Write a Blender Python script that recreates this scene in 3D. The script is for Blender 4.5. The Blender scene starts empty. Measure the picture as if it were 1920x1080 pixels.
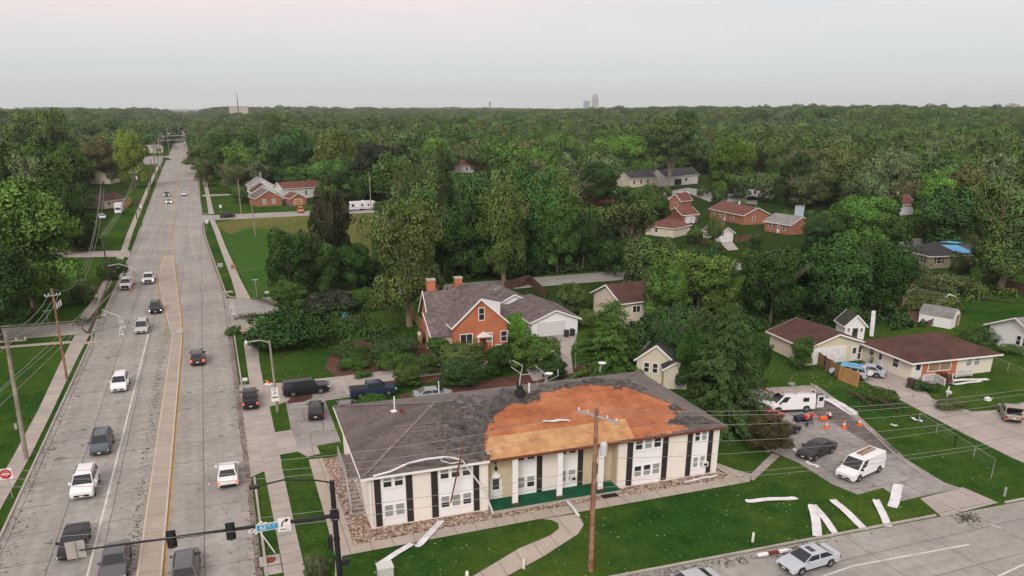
import bpy, bmesh, math, random
import numpy as np
from mathutils import Vector, Matrix
random.seed(7); rng=np.random.default_rng(7)
SC=bpy.context.scene; COL=SC.collection
R=math.radians
# ---------------- camera (crop of a taller frame, hence the lens shift) ----------------
F,CX,CY,HY,H=1480.,960.,740.,203.,33.
P=math.atan((CY-HY)/F); YAW=math.atan((CX-375)/math.hypot(F,CY-HY))
cd=bpy.data.cameras.new('camera'); cam=bpy.data.objects.new('camera',cd); COL.objects.link(cam)
cd.sensor_width=36; cd.lens=36*F/1920; cd.shift_y=(CY-540)/1920; cd.clip_start=.5; cd.clip_end=60000
cam.location=(0,0,H); cam.rotation_euler=(math.pi/2-P,0,-YAW); SC.camera=cam
# ---------------- world: overcast dusk sky ----------------
W=bpy.data.worlds.new('World'); SC.world=W; W.use_nodes=True
n=W.node_tree.nodes; l=W.node_tree.links; n.clear()
SUN_EL,SUN_AZ=R(34),R(212)
out=n.new('ShaderNodeOutputWorld'); bg=n.new('ShaderNodeBackground'); bg.inputs[1].default_value=.1
sky=n.new('ShaderNodeTexSky'); sky.sky_type='NISHITA'; sky.sun_disc=False; sky.sun_elevation=SUN_EL; sky.sun_rotation=SUN_AZ
tc=n.new('ShaderNodeTexCoord'); sep=n.new('ShaderNodeSeparateXYZ'); l.new(tc.outputs['Generated'],sep.inputs[0])
ramp=n.new('ShaderNodeValToRGB'); l.new(sep.outputs[2],ramp.inputs[0])
cr=ramp.color_ramp; cr.elements[0].position=0; cr.elements[0].color=(.60,.66,.67,1)
cr.elements[1].position=1; cr.elements[1].color=(1.0,1.0,1.02,1)
for p_,c_ in ((.05,(.63,.672,.685,1)),(.12,(.70,.70,.72,1)),(.22,(.74,.73,.76,1)),(.5,(1.0,.98,1.0,1))):
    e=cr.elements.new(p_); e.color=c_
mp=n.new('ShaderNodeMapping'); mp.inputs['Scale'].default_value=(1.3,1.3,9); l.new(tc.outputs['Generated'],mp.inputs[0])
nz=n.new('ShaderNodeTexNoise'); nz.inputs['Scale'].default_value=1.6; nz.inputs['Detail'].default_value=5; l.new(mp.outputs[0],nz.inputs[0])
pr=n.new('ShaderNodeMapRange'); pr.inputs[1].default_value=.28; pr.inputs[2].default_value=.56; l.new(nz.outputs[0],pr.inputs[0])
pe=n.new('ShaderNodeMapRange'); pe.inputs[1].default_value=.045; pe.inputs[2].default_value=.12; l.new(sep.outputs[2],pe.inputs[0])
mu=n.new('ShaderNodeMath'); mu.operation='MULTIPLY'; l.new(pr.outputs[0],mu.inputs[0]); l.new(pe.outputs[0],mu.inputs[1])
pk=n.new('ShaderNodeMix'); pk.data_type='RGBA'; l.new(mu.outputs[0],pk.inputs[0]); l.new(ramp.outputs[0],pk.inputs[6]); pk.inputs[7].default_value=(.93,.74,.735,1)
sc_=n.new('ShaderNodeMix'); sc_.data_type='RGBA'; sc_.blend_type='MULTIPLY'; sc_.inputs[0].default_value=1; l.new(pk.outputs[2],sc_.inputs[6]); sc_.inputs[7].default_value=(8.25,8.4,8.3,1)
ad=n.new('ShaderNodeMix'); ad.data_type='RGBA'; ad.blend_type='ADD'; ad.inputs[0].default_value=.12; ad.clamp_result=False
l.new(sc_.outputs[2],ad.inputs[6]); l.new(sky.outputs[0],ad.inputs[7]); l.new(ad.outputs[2],bg.inputs[0]); l.new(bg.outputs[0],out.inputs[0])
sd=bpy.data.lights.new('sun','SUN'); sd.energy=1.7; sd.angle=R(22); sd.color=(1,.96,.90)
so=bpy.data.objects.new('sun',sd); COL.objects.link(so)
dv=Vector((math.sin(SUN_AZ)*math.cos(SUN_EL),math.cos(SUN_AZ)*math.cos(SUN_EL),math.sin(SUN_EL)))
so.rotation_euler=dv.to_track_quat('Z','Y').to_euler()
vs=SC.view_settings; vs.view_transform='Standard'; vs.look='None'; vs.exposure=.25; vs.gamma=1
SC.cycles.max_bounces=6; SC.cycles.volume_bounces=0; SC.cycles.transparent_max_bounces=6
# ---------------- measuring helpers: photo point -> place on the ground / on a wall plane ----------------
def ray(px,py):
    x=(px-CX)/F;y=-(py-CY)/F
    f=math.cos(P)+y*math.sin(P); u=-math.sin(P)+y*math.cos(P)
    return (x*math.cos(YAW)+f*math.sin(YAW), -x*math.sin(YAW)+f*math.cos(YAW), u)
def G(px,py,z=0):
    r=ray(px,py);t=(z-H)/r[2]; return (r[0]*t,r[1]*t)
def GP(pts,z=0): return [G(a,b,z) for a,b in pts]
def Zat(px,py,X,Y):
    r=ray(px,py); t=math.hypot(X,Y)/math.hypot(r[0],r[1]); return H+r[2]*t
def XZ(px,py,Y):
    r=ray(px,py);t=Y/r[1];return (r[0]*t,H+r[2]*t)
def proj(x,y,z):
    f=x*math.sin(YAW)+y*math.cos(YAW); r=x*math.cos(YAW)-y*math.sin(YAW); u=z-H
    cf=f*math.cos(P)-u*math.sin(P); cu=f*math.sin(P)+u*math.cos(P)
    return (CX+F*r/cf, CY-F*cu/cf)
# ---------------- materials ----------------
MT={}
def mat(name,col=(.5,.5,.5),rough=.8,metal=0,spec=.3,noise=None,bump=0,emit=None,coat=0,objcol=False,island=0):
    if name in MT: return MT[name]
    m=bpy.data.materials.new(name); MT[name]=m; m.use_nodes=True
    t=m.node_tree; b=t.nodes['Principled BSDF']; b.inputs['Roughness'].default_value=rough; b.inputs['Metallic'].default_value=metal
    b.inputs['Specular IOR Level'].default_value=spec; b.inputs['Coat Weight'].default_value=coat
    b.inputs['Base Color'].default_value=(*col,1); src=None
    if objcol:
        oi=t.nodes.new('ShaderNodeObjectInfo'); src=oi.outputs['Color']
    if noise:
        # noise = list of (scale, detail, low colour mult, high colour mult)
        tc=t.nodes.new('ShaderNodeTexCoord')
        for (s,d,lo,hi) in noise:
            nz=t.nodes.new('ShaderNodeTexNoise'); nz.inputs['Scale'].default_value=s; nz.inputs['Detail'].default_value=d
            t.links.new(tc.outputs['Object'],nz.inputs[0])
            mr=t.nodes.new('ShaderNodeMapRange'); mr.inputs[1].default_value=.3; mr.inputs[2].default_value=.7; mr.inputs[3].default_value=0; mr.inputs[4].default_value=1
            t.links.new(nz.outputs[0],mr.inputs[0])
            mc=t.nodes.new('ShaderNodeMix'); mc.data_type='RGBA'; t.links.new(mr.outputs[0],mc.inputs[0])
            lo=lo if isinstance(lo,tuple) else (lo,)*3; hi=hi if isinstance(hi,tuple) else (hi,)*3
            mc.inputs[6].default_value=(*lo,1); mc.inputs[7].default_value=(*hi,1)
            mm=t.nodes.new('ShaderNodeMix'); mm.data_type='RGBA'; mm.blend_type='MULTIPLY'; mm.inputs[0].default_value=1
            if src is None: mm.inputs[6].default_value=(*col,1)
            else: t.links.new(src,mm.inputs[6])
            t.links.new(mc.outputs[2],mm.inputs[7]); src=mm.outputs[2]
        if bump:
            bp=t.nodes.new('ShaderNodeBump'); bp.inputs['Strength'].default_value=bump; bp.inputs['Distance'].default_value=.05
            t.links.new(nz.outputs[0],bp.inputs['Height']); t.links.new(bp.outputs[0],b.inputs['Normal'])
    if island:
        ge=t.nodes.new('ShaderNodeNewGeometry'); mr=t.nodes.new('ShaderNodeMapRange'); mr.inputs[3].default_value=1-island; mr.inputs[4].default_value=1+island
        t.links.new(ge.outputs['Random Per Island'],mr.inputs[0])
        vm=t.nodes.new('ShaderNodeVectorMath'); vm.operation='SCALE'
        if src is None: vm.inputs[0].default_value=col
        else: t.links.new(src,vm.inputs[0])
        t.links.new(mr.outputs[0],vm.inputs['Scale']); src=vm.outputs[0]
    if src is not None: t.links.new(src,b.inputs['Base Color'])
    if emit: b.inputs['Emission Color'].default_value=(*emit[0],1); b.inputs['Emission Strength'].default_value=emit[1]
    return m
def bricky(name,c1,c2,mortar,w,h,ms=.01,vec='xz',off=.5,warp=0,rough=.85,stain=None,bias=0,streak=None):
    """brick texture: rows, joints and slabs; vec picks the object axes that carry (along, across)"""
    m=mat(name,c1,rough); t=m.node_tree; b=t.nodes['Principled BSDF']
    tc=t.nodes.new('ShaderNodeTexCoord'); sp=t.nodes.new('ShaderNodeSeparateXYZ'); cb=t.nodes.new('ShaderNodeCombineXYZ')
    src=tc.outputs['Object']
    if warp:
        nz=t.nodes.new('ShaderNodeTexNoise'); nz.inputs['Scale'].default_value=.45; nz.inputs['Detail'].default_value=6; t.links.new(src,nz.inputs[0])
        vm=t.nodes.new('ShaderNodeVectorMath'); vm.operation='MULTIPLY_ADD'; t.links.new(nz.outputs['Color'],vm.inputs[0]); vm.inputs[1].default_value=(warp,)*3; t.links.new(src,vm.inputs[2]); src=vm.outputs[0]
    t.links.new(src,sp.inputs[0])
    if vec=='xy': t.links.new(sp.outputs[0],cb.inputs[0]); t.links.new(sp.outputs[1],cb.inputs[1])
    elif vec=='yx': t.links.new(sp.outputs[1],cb.inputs[0]); t.links.new(sp.outputs[0],cb.inputs[1])
    else:
        a=t.nodes.new('ShaderNodeMath'); a.operation='ADD'; t.links.new(sp.outputs[0],a.inputs[0]); t.links.new(sp.outputs[1],a.inputs[1])
        t.links.new(a.outputs[0],cb.inputs[0]); t.links.new(sp.outputs[2],cb.inputs[1])
    br=t.nodes.new('ShaderNodeTexBrick'); t.links.new(cb.outputs[0],br.inputs[0]); br.offset=off
    br.inputs['Color1'].default_value=(*c1,1); br.inputs['Color2'].default_value=(*c2,1); br.inputs['Mortar'].default_value=(*mortar,1)
    br.inputs['Scale'].default_value=1; br.inputs['Mortar Size'].default_value=ms; br.inputs['Mortar Smooth'].default_value=.1
    br.inputs['Brick Width'].default_value=w; br.inputs['Row Height'].default_value=h; br.inputs['Bias'].default_value=bias
    s=br.outputs[0]
    for (sc,det,lo,hi) in (stain or []):
        nz=t.nodes.new('ShaderNodeTexNoise'); nz.inputs['Scale'].default_value=sc; nz.inputs['Detail'].default_value=det; t.links.new(tc.outputs['Object'],nz.inputs[0])
        if streak and det==4.5:
            mpn=t.nodes.new('ShaderNodeMapping'); mpn.inputs['Scale'].default_value=streak; t.links.new(tc.outputs['Object'],mpn.inputs[0]); t.links.new(mpn.outputs[0],nz.inputs[0])
        mr=t.nodes.new('ShaderNodeMapRange'); mr.inputs[1].default_value=.3; mr.inputs[2].default_value=.7; t.links.new(nz.outputs[0],mr.inputs[0])
        mc=t.nodes.new('ShaderNodeMix'); mc.data_type='RGBA'; t.links.new(mr.outputs[0],mc.inputs[0])
        lo=lo if isinstance(lo,tuple) else (lo,)*3; hi=hi if isinstance(hi,tuple) else (hi,)*3
        mc.inputs[6].default_value=(*lo,1); mc.inputs[7].default_value=(*hi,1)
        mm=t.nodes.new('ShaderNodeMix'); mm.data_type='RGBA'; mm.blend_type='MULTIPLY'; mm.inputs[0].default_value=1
        t.links.new(s,mm.inputs[6]); t.links.new(mc.outputs[2],mm.inputs[7]); s=mm.outputs[2]
    t.links.new(s,b.inputs['Base Color']); return m
# ---------------- mesh builder ----------------
class MB:
    def __init__(s): s.v=[];s.f=[];s.m=[];s.cur=0
    def add(s,vs,fs):
        o=len(s.v); s.v+= [tuple(p) for p in vs]; s.f+=[tuple(i+o for i in f) for f in fs]; s.m+=[s.cur]*len(fs)
    def box(s,x0,x1,y0,y1,z0,z1):
        s.add([(x0,y0,z0),(x1,y0,z0),(x1,y1,z0),(x0,y1,z0),(x0,y0,z1),(x1,y0,z1),(x1,y1,z1),(x0,y1,z1)],
              [(3,2,1,0),(4,5,6,7),(0,1,5,4),(1,2,6,5),(2,3,7,6),(3,0,4,7)]); return s
    def bar(s,a,b,w,h=None,up=(0,0,1)):
        h=h or w; a=Vector(a);b=Vector(b);d=(b-a).normalized(); u=Vector(up)
        if abs(d.dot(u))>.95: u=Vector((1,0,0))
        r=d.cross(u).normalized()*w/2; q=r.cross(d).normalized()*h/2
        s.add([a-r-q,a+r-q,a+r+q,a-r+q,b-r-q,b+r-q,b+r+q,b-r+q],[(0,1,2,3),(7,6,5,4),(0,4,5,1),(1,5,6,2),(2,6,7,3),(3,7,4,0)]); return s
    def tube(s,pts,rad,n=6,cap=True):
        pts=[Vector(p) for p in pts]; rs=rad if isinstance(rad,(list,tuple)) else [rad]*len(pts)
        o=[];prev=None
        for i,p in enumerate(pts):
            d=(pts[min(i+1,len(pts)-1)]-pts[max(i-1,0)]).normalized()
            u=Vector((0,0,1)) if abs(d.z)<.9 else Vector((1,0,0))
            r=d.cross(u).normalized(); q=d.cross(r).normalized()
            o+=[p+(r*math.cos(k*2*math.pi/n)+q*math.sin(k*2*math.pi/n))*rs[i] for k in range(n)]
        fs=[(i*n+k,i*n+(k+1)%n,(i+1)*n+(k+1)%n,(i+1)*n+k) for i in range(len(pts)-1) for k in range(n)]
        if cap: fs+=[tuple(range(n-1,-1,-1)),tuple((len(pts)-1)*n+k for k in range(n))]
        s.add(o,fs); return s
    def poly(s,pts,z0,z1=None):
        """flat polygon at z0, or prism z0..z1"""
        k=len(pts)
        ar=sum(pts[i][0]*pts[(i+1)%k][1]-pts[(i+1)%k][0]*pts[i][1] for i in range(k))
        if ar<0: pts=pts[::-1]
        if z1 is None: s.add([(a,b,z0) for a,b in pts],[tuple(range(k))]); return s
        s.add([(a,b,z0) for a,b in pts]+[(a,b,z1) for a,b in pts],[tuple(range(k-1,-1,-1)),tuple(range(k,2*k))]+[(i,(i+1)%k,k+(i+1)%k,k+i) for i in range(k)]); return s
    def lathe(s,prof,n=12,c=(0,0,0),axis='z'):
        o=[]
        for r,z in prof:
            for k in range(n):
                a=k*2*math.pi/n; x,y=r*math.cos(a),r*math.sin(a)
                o.append((c[0]+x,c[1]+y,c[2]+z) if axis=='z' else (c[0]+x,c[1]+z,c[2]+y))
        fs=[(i*n+k,i*n+(k+1)%n,(i+1)*n+(k+1)%n,(i+1)*n+k) for i in range(len(prof)-1) for k in range(n)]
        fs+=[tuple(range(n-1,-1,-1)),tuple((len(prof)-1)*n+k for k in range(n))]
        s.add(o,fs); return s
    def mesh(s,name,mats):
        me=bpy.data.meshes.new(name); me.from_pydata(s.v,[],s.f)
        for m in (mats if isinstance(mats,(list,tuple)) else [mats]): me.materials.append(m)
        me.polygons.foreach_set('material_index',s.m); me.validate(); me.update(); return me
    def build(s,name,mats,parent=None,**kw): return link(name,s.mesh(name,mats),parent,**kw)
def link(name,data,parent=None,loc=None,rz=None,bevel=0,smooth=False):
    o=bpy.data.objects.new(name,data); COL.objects.link(o)
    if parent: o.parent=parent
    if loc is not None: o.location=loc
    if rz is not None: o.rotation_euler[2]=rz
    if bevel:
        b=o.modifiers.new('bevel','BEVEL'); b.width=bevel; b.segments=2; b.limit_method='ANGLE'
    if smooth:
        for p in data.polygons: p.use_smooth=True
    return o
def tag(o,label=None,cat=None,group=None,kind=None):
    if label: o['label']=label
    if cat: o['category']=cat
    if group: o['group']=group
    if kind: o['kind']=kind
    return o
def thing(name,label,cat,loc=(0,0,0),rz=0,group=None):
    o=bpy.data.objects.new(name,None); COL.objects.link(o); o.location=(loc[0],loc[1],loc[2] if len(loc)>2 else 0); o.rotation_euler[2]=rz
    o.empty_display_size=.3
    return tag(o,label,cat,group)
def copy_tree(o,parent=None):
    c=o.copy(); COL.objects.link(c)
    if parent: c.parent=parent
    for ch in list(o.children): copy_tree(ch,c)
    return c
def text_mesh(s,size,mat_,name='lettering',thick=.004,align='CENTER'):
    cu=bpy.data.curves.new(name,'FONT'); cu.body=s; cu.size=size; cu.align_x=align; cu.align_y='CENTER'; cu.extrude=thick; cu.resolution_u=2; cu.offset=size*.015
    t=bpy.data.objects.new('tmp',cu); COL.objects.link(t); bpy.context.view_layer.update()
    me=bpy.data.meshes.new_from_object(t.evaluated_get(bpy.context.evaluated_depsgraph_get())); bpy.data.objects.remove(t); me.name=name
    me.materials.clear(); me.materials.append(mat_); return me
# ---------------- shared materials ----------------
grass=mat('grass',(.029,.084,.015),.95,spec=.0,noise=[(.07,5,(.62,.78,.85),(1.7,1.2,1.1)),(.02,3,(.8,.9,.9),(1.3,1.1,1.1)),(.45,7,(.7,.78,.8),(1.45,1.2,1.1)),(2.2,5,.8,1.2),(9,4,.55,1.45)],bump=.4)
field=mat('dry_grass',(.13,.135,.045),.95,spec=.0,noise=[(.05,4,(.62,.95,.65),(1.35,1.0,1.25)),(.7,6,.75,1.2),(5,3,.75,1.25)])
wood_floor=mat('undergrowth',(.024,.045,.013),.98,spec=.0,noise=[(.1,5,(.8,1,.9),(1.4,1.2,1)),(1.5,6,.6,1.5)])
road_m=bricky('concrete_road',(.355,.342,.308),(.325,.312,.28),(.12,.10,.09),5.2,3.75,.035,'yx',off=.0,warp=.16,streak=(1,.03,1),stain=[(.9,4.5,.87,1.06),(.12,5,.84,1.08),(1.3,8,.82,1.12),(14,3,.92,1.06)])
road_m2=bricky('concrete_street',(.35,.337,.305),(.33,.317,.285),(.14,.12,.11),6.5,4.1,.03,'xy',off=.0,warp=.2,streak=(.03,1,1),stain=[(.9,4.5,.88,1.06),(.12,5,.86,1.1),(1.3,8,.84,1.1),(14,3,.92,1.06)])
walk_m=bricky('concrete_walk',(.40,.36,.315),(.37,.335,.295),(.17,.15,.13),1.5,30,.03,'yx',off=0,warp=.05,stain=[(.4,6,.85,1.1),(9,4,.9,1.08)])
walk_m2=bricky('concrete_walk_across',(.44,.385,.325),(.41,.36,.30),(.18,.155,.13),1.75,30,.03,'xy',off=0,warp=.05,stain=[(.4,6,.88,1.08),(9,4,.9,1.08)])
drive_m=bricky('concrete_drive',(.40,.36,.32),(.37,.335,.30),(.14,.12,.11),3.4,3.4,.03,'xy',off=0,warp=.25,stain=[(.3,6,.85,1.08),(5,5,.88,1.1)])
lot_m=bricky('cracked_lot',(.34,.32,.295),(.31,.29,.27),(.10,.085,.075),4.6,3.9,.035,'xy',off=.35,warp=1.3,stain=[(.25,6,.72,1.1),(1.5,8,.82,1.12),(9,5,.88,1.1)])
asph_m=mat('patched_asphalt',(.13,.115,.105),.9,noise=[(.4,6,.7,1.3),(5,5,.75,1.25)])
kerb_m=mat('kerb_concrete',(.42,.385,.34),.9,noise=[(.5,5,.75,1.1),(6,4,.85,1.1)])
gutter_m=mat('gutter_strip',(.22,.175,.155),.9,noise=[(.35,6,.75,1.3),(4,5,.75,1.2)])
median_m=bricky('median_concrete',(.40,.345,.285),(.37,.32,.265),(.20,.14,.10),3.2,30,.03,'yx',off=0,stain=[(.3,6,.86,1.08),(6,4,.88,1.08)])
yellow_m=mat('yellow_paint',(.52,.30,.05),.8,noise=[(.9,6,.65,1.15),(7,4,.75,1.2)])
white_paint=mat('road_white_paint',(.68,.66,.62),.8,noise=[(1.0,6,.75,1.1),(8,4,.8,1.1)])
mulch_m=mat('red_mulch',(.095,.042,.027),.95,noise=[(.6,6,.55,1.4),(9,4,.55,1.5)],bump=.6)
def gravel():
    m=mat('river_gravel',(.3,.22,.17),.85); t=m.node_tree; b=t.nodes['Principled BSDF']; tc=t.nodes.new('ShaderNodeTexCoord')
    v=t.nodes.new('ShaderNodeTexVoronoi'); v.inputs['Scale'].default_value=6.5; t.links.new(tc.outputs['Object'],v.inputs[0])
    s=t.nodes.new('ShaderNodeSeparateColor'); t.links.new(v.outputs['Color'],s.inputs[0])
    r=t.nodes.new('ShaderNodeValToRGB'); c=r.color_ramp; c.elements[0].color=(.06,.04,.03,1); c.elements[1].color=(.62,.50,.41,1); e=c.elements.new(.5); e.color=(.30,.20,.145,1)
    t.links.new(s.outputs[0],r.inputs[0]); t.links.new(r.outputs[0],b.inputs['Base Color']); 
    bp=t.nodes.new('ShaderNodeBump'); bp.inputs['Strength'].default_value=1; bp.inputs['Distance'].default_value=.06; bp.invert=True; t.links.new(v.outputs['Distance'],bp.inputs['Height']); t.links.new(bp.outputs[0],b.inputs['Normal']); return m
gravel_m=gravel()
def flat(name,pts,z,m,label=None,kind='structure'):
    o=MB().poly(pts,z).build(name,m); o['kind']=kind; return o
# ---------------- ground and paving ----------------
gm=MB(); gm.poly([(-26000,-3000),(30000,-3000),(30000,30000),(-26000,30000)],0); tag(gm.build('ground',grass),kind='structure')
wl=lambda y: np.interp(y,[20,207,243,460,675,1500,4500],[-19.3,-19.6,-20.2,-23.6,-26.2,-36,-82])
wr=lambda y: np.interp(y,[20,90,152,215,237,404,675,1500,4500],[0,.5,.5,-2.2,-3.0,-5.0,-8.5,-19,-66])
ys=[18,50,90,120,152,180,207,215,237,243,300,350,404,460,550,675,900,1500,2500,4500]
rb=MB(); rb.add([(wl(y),y,.02) for y in ys]+[(wr(y),y,.02) for y in ys],[(i,len(ys)+i,len(ys)+i+1,i+1) for i in range(len(ys)-1)]); tag(rb.build('main_road',road_m),kind='structure')
flat('cross_street',[(-60,8),(160,4),(160,39.7),(62.3,43.3),(24.5,44.9),(4,45.6),(2,46.5),(.6,49),(-.1,52),(-19.5,52),(-60,50)],.012,road_m2)
flat('side_street_left',[(-19.1,133.5),(-22,135),(-130,137),(-130,144),(-24,142.5),(-19.2,144.5)],.008,road_m2)
flat('side_street_middle',[(.4,131),(3,133),(7,135.5),(14,139.5),(25,141.6),(140,142.5),(140,150),(29,149),(6,150),(.2,152.5)],.008,road_m2)
flat('side_street_far',[(-3.6,266),(0,268.5),(75,270),(75,283),(0,281.5),(-3.6,284)],.008,road_m2)
flat('back_street',GP([(1625,482),(1700,448),(1925,436),(1960,452),(1960,474),(1800,478),(1730,470),(1690,480)]),.008,road_m2)
flat('back_lane',GP([(1180,372),(1290,352),(1420,371),(1420,383),(1330,378),(1290,362),(1235,384)]),.008,road_m2)
tag(MB().poly(GP([(404,590),(428,610),(452,700),(478,860),(500,1080),(482,1085),(458,860),(440,700)]),.0).build('gutter_guard',gutter_m),kind='structure') if 0 else None
# kerbs: real steps
def strip(m,pts,w,z0,z1):
    for a,b in zip(pts[:-1],pts[1:]):
        a=Vector((*a,0));b=Vector((*b,0)); d=(b-a).normalized(); nn=Vector((-d.y,d.x,0))*w/2; e=d*.0
        m.poly([(a-nn)[:2],(b-nn+e)[:2],(b+nn+e)[:2],(a+nn)[:2]],z0,z1)
def xs(f,y0,y1,off=0,n=8): return [(float(f(y))+off,y) for y in np.linspace(y0,y1,n)]
kb=MB()
strip(kb,xs(wl,30,131,-.1,4)+[(-19.9,133.3),(-22,134.6),(-60,135.6)],.2,0,.14)
strip(kb,[(-60,144.4),(-24,143.3),(-20.5,144.6)]+xs(wl,147,260,-.1,8),.2,0,.14); strip(kb,xs(wl,270,640,-.1,10),.2,0,.14)
strip(kb,[(4.5,45.9),(2.4,46.9),(1.0,49.2),(.35,52.5)]+xs(wr,54,72,.3,3),.2,0,.14)
strip(kb,xs(wr,99,128,.3,4)+[(1.6,131),(4,132.8)],.2,0,.14); strip(kb,[(3,151.6),(1,153.4)]+xs(wr,156,262,.15,9)+[(-2.4,266)],.2,0,.14); strip(kb,[(-1.5,284.5)]+xs(wr,288,640,.15,10),.2,0,.14)
strip(kb,[(4.6,45.85),(24.5,45.05),(55.2,43.85)],.2,0,.14); strip(kb,[(62.9,43.5),(120,41.4)],.2,0,.14)
strip(kb,[(7.5,135.2),(14,139.2),(25,141.2),(58,141.9)],.2,0,.13); strip(kb,[(6.5,150.3),(29,149.3),(110,150.2)],.2,0,.13)
strip(kb,GP([(1520,720),(1600,780),(1680,855),(1740,898)])[::1],.15,0,.12)
tag(kb.build('kerb',kerb_m),kind='structure')
gt=MB(); strip(gt,xs(wr,54,128,-.25,8),.46,.0,.026); strip(gt,xs(wr,156,262,-.2,8),.3,.0,.026); tag(gt.build('gutter_strip',gutter_m),kind='structure')
# median
md=[(-8.6,40),(-8.55,57),(-8.1,128),(-9.3,140),(-11.9,172),(-12.2,190),(-11.9,204),(-10.1,204),(-8.7,172),(-7.1,138),(-6.75,125),(-6.9,57),(-6.95,40)]
tag(MB().poly(md,0,.15).build('median',median_m),kind='structure')
mk=MB(); strip(mk,md[:7],.16,.10,.17); strip(mk,md[7:],.16,.10,.17); tag(mk.build('median_kerb',mat('median_kerb',(.52,.44,.34),.9,noise=[(1,4,.85,1.1)])),kind='structure')
yl=MB(); strip(yl,[(-6.72,40),(-6.68,57),(-6.5,125),(-6.85,138),(-8.4,172),(-9.85,205),(-11.0,228)],.13,.02,.026)
strip(yl,[(-8.95,125),(-9.6,139),(-12.2,172),(-12.5,190),(-12.0,206),(-11.4,228)],.12,.02,.026)
strip(yl,[(-11.05,228),(-11.9,260),(-13.2,350),(-14.2,460),(-17,675)],.12,.02,.026); strip(yl,[(-11.4,228),(-12.3,260),(-13.55,350),(-14.6,460),(-17.4,675)],.12,.02,.026)
tag(yl.build('yellow_marking',yellow_m),kind='structure')
wm=MB(); strip(wm,[(-12.1,40),(-12.1,59),(-11.7,131)],.16,.02,.026)
for y in range(150,420,12):
    strip(wm,[(wr(y)-3.6,y),(wr(y+3)-3.6,y+3)],.1,.02,.026); 
for y in (58,72,86,100,114): strip(wm,[(-3.4,y),(-3.4,y+.4)],.1,.02,.024)
strip(wm,GP([(1480,1102),(1600,1061),(1818,1021)]),.14,.012,.02); strip(wm,GP([(1830,1100),(1925,1056)]),.14,.012,.02); strip(wm,GP([(1856,983),(1877,991)]),.12,.012,.02)
tag(wm.build('white_marking',white_paint),kind='structure')
# walks
flat('sidewalk_right',[(1.75,46.5),(3.35,46.5),(3.3,60),(3.35,75),(3.3,92),(3.55,110),(4.3,126),(4.6,134),(2.0,132.2),(2.0,126),(1.85,110),(1.6,92),(1.65,75),(1.75,60)],.05,walk_m)
flat('sidewalk_field',[(2.2,151.5),(4.6,150.2),(3.6,170),(1.9,215),(1.0,246),(.1,268),(-1.3,268),(-.5,246),(.45,215),(1.9,170)],.05,walk_m)
flat('sidewalk_far',[(-1.5,284),(.3,284),(-.3,330),(-1.0,404),(-4.5,640),(-6.2,640),(-2.6,404),(-1.8,330)],.05,walk_m)
flat('sidewalk_left',[(-20.9,60),(-20.2,85),(-20.2,100),(-20.3,118),(-20.2,133.5),(-22.3,134),(-22.2,118),(-21.8,100),(-21.8,85),(-22.4,60)],.05,walk_m)
flat('sidewalk_left_far',[(-21.4,145),(-20.9,160),(-20.9,215),(-22.0,250),(-25,400),(-28,600),(-29.4,600),(-26.4,400),(-23.4,250),(-22.4,215),(-22.6,160),(-23.1,145)],.05,walk_m)
flat('side_walk_left',[(-22.3,129.2),(-60,131),(-60,132.3),(-22.3,130.6)],.04,walk_m2)
flat('driveway_left',[(-19.6,205),(-20.4,216),(-48,222),(-48,214),(-21.5,207)],.03,drive_m)
flat('driveway_north',[(-3.2,345),(-3.3,351),(28,353),(28,348)],.03,drive_m)
flat('building_walk',[(4.9,50),(6.3,55.05),(22.4,55.15),(44.2,54.9),(45.4,56.2),(44.5,57.6),(43.6,59.9),(42.9,59.4),(43.2,57.0),(42.2,56.3),(22.4,56.55),(7.4,56.4),(7.5,62),(7.35,74.3),(6.0,74.4),(5.9,62),(5.75,55)],.055,walk_m2)
flat('curved_walk',[(23.2,55.1),(26.2,54.9),(26.35,54.0),(26.1,52.9),(25.0,51.7),(21.2,49.6),(17.4,47.9),(12,45.9),(10,45.9),(15.2,48.9),(19.7,51.3),(22.8,52.3),(23.9,53.1),(24.2,53.9),(23.9,54.6)],.055,walk_m2)
flat('gravel_bed',[(7.45,56.45),(22.4,56.6),(42.2,56.35),(43.1,57.1),(42.8,58.6),(9.3,59.6),(9.4,74.2),(7.4,74.2)],.03,gravel_m)
flat('driveway_apron',[(.35,72.2),(3.5,74.6),(7.2,75.4),(9.6,77.2),(9.7,91),(13,91.2),(18,95.5),(27,95.8),(44,97.3),(44,101.5),(27,100.2),(13.7,99.6),(5.7,99.6),(.5,100.6)],.045,drive_m)
flat('parking_pad',[(5.3,77.6),(9.7,77.6),(9.9,91.2),(12.9,91.4),(12.6,94.2),(6.2,93.7),(5.0,91),(5.2,84)],.05,lot_m)
flat('lawn_patch',[(3.45,82.9),(5.15,83.0),(5.4,92.1),(3.5,91.2)],.06,grass); flat('lawn_patch',[(7.35,74.8),(9.6,74.9),(9.6,77.9),(7.2,77.6)],.06,grass)
flat('lawn_patch',[(3.4,62),(3.4,76.6),(5.2,76.8),(5.85,75.4),(6.0,74.4),(5.85,62),(5.6,50),(4.8,47),(3.4,48)],.052,grass)
flat('mulch_patch',[(5.4,91.6),(6.3,93.7),(8.8,93.8),(8.4,92.2),(7.4,91.4)],.065,mulch_m)
flat('parking_lot',GP([(1405,815),(1378,760),(1390,735),(1420,728),(1530,722),(1605,775),(1700,862),(1770,905),(1800,915),(1690,940),(1655,915),(1608,928),(1560,908),(1497,868),(1435,842)]),.03,lot_m)
flat('asphalt_patch',GP([(1540,738),(1600,785),(1690,850),(1660,852),(1560,790),(1500,765),(1505,735)]),.036,asph_m)
flat('lot_apron',[G(1725,935),G(1805,914),G(1872,943),G(1766,970)],.034,drive_m)
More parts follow.
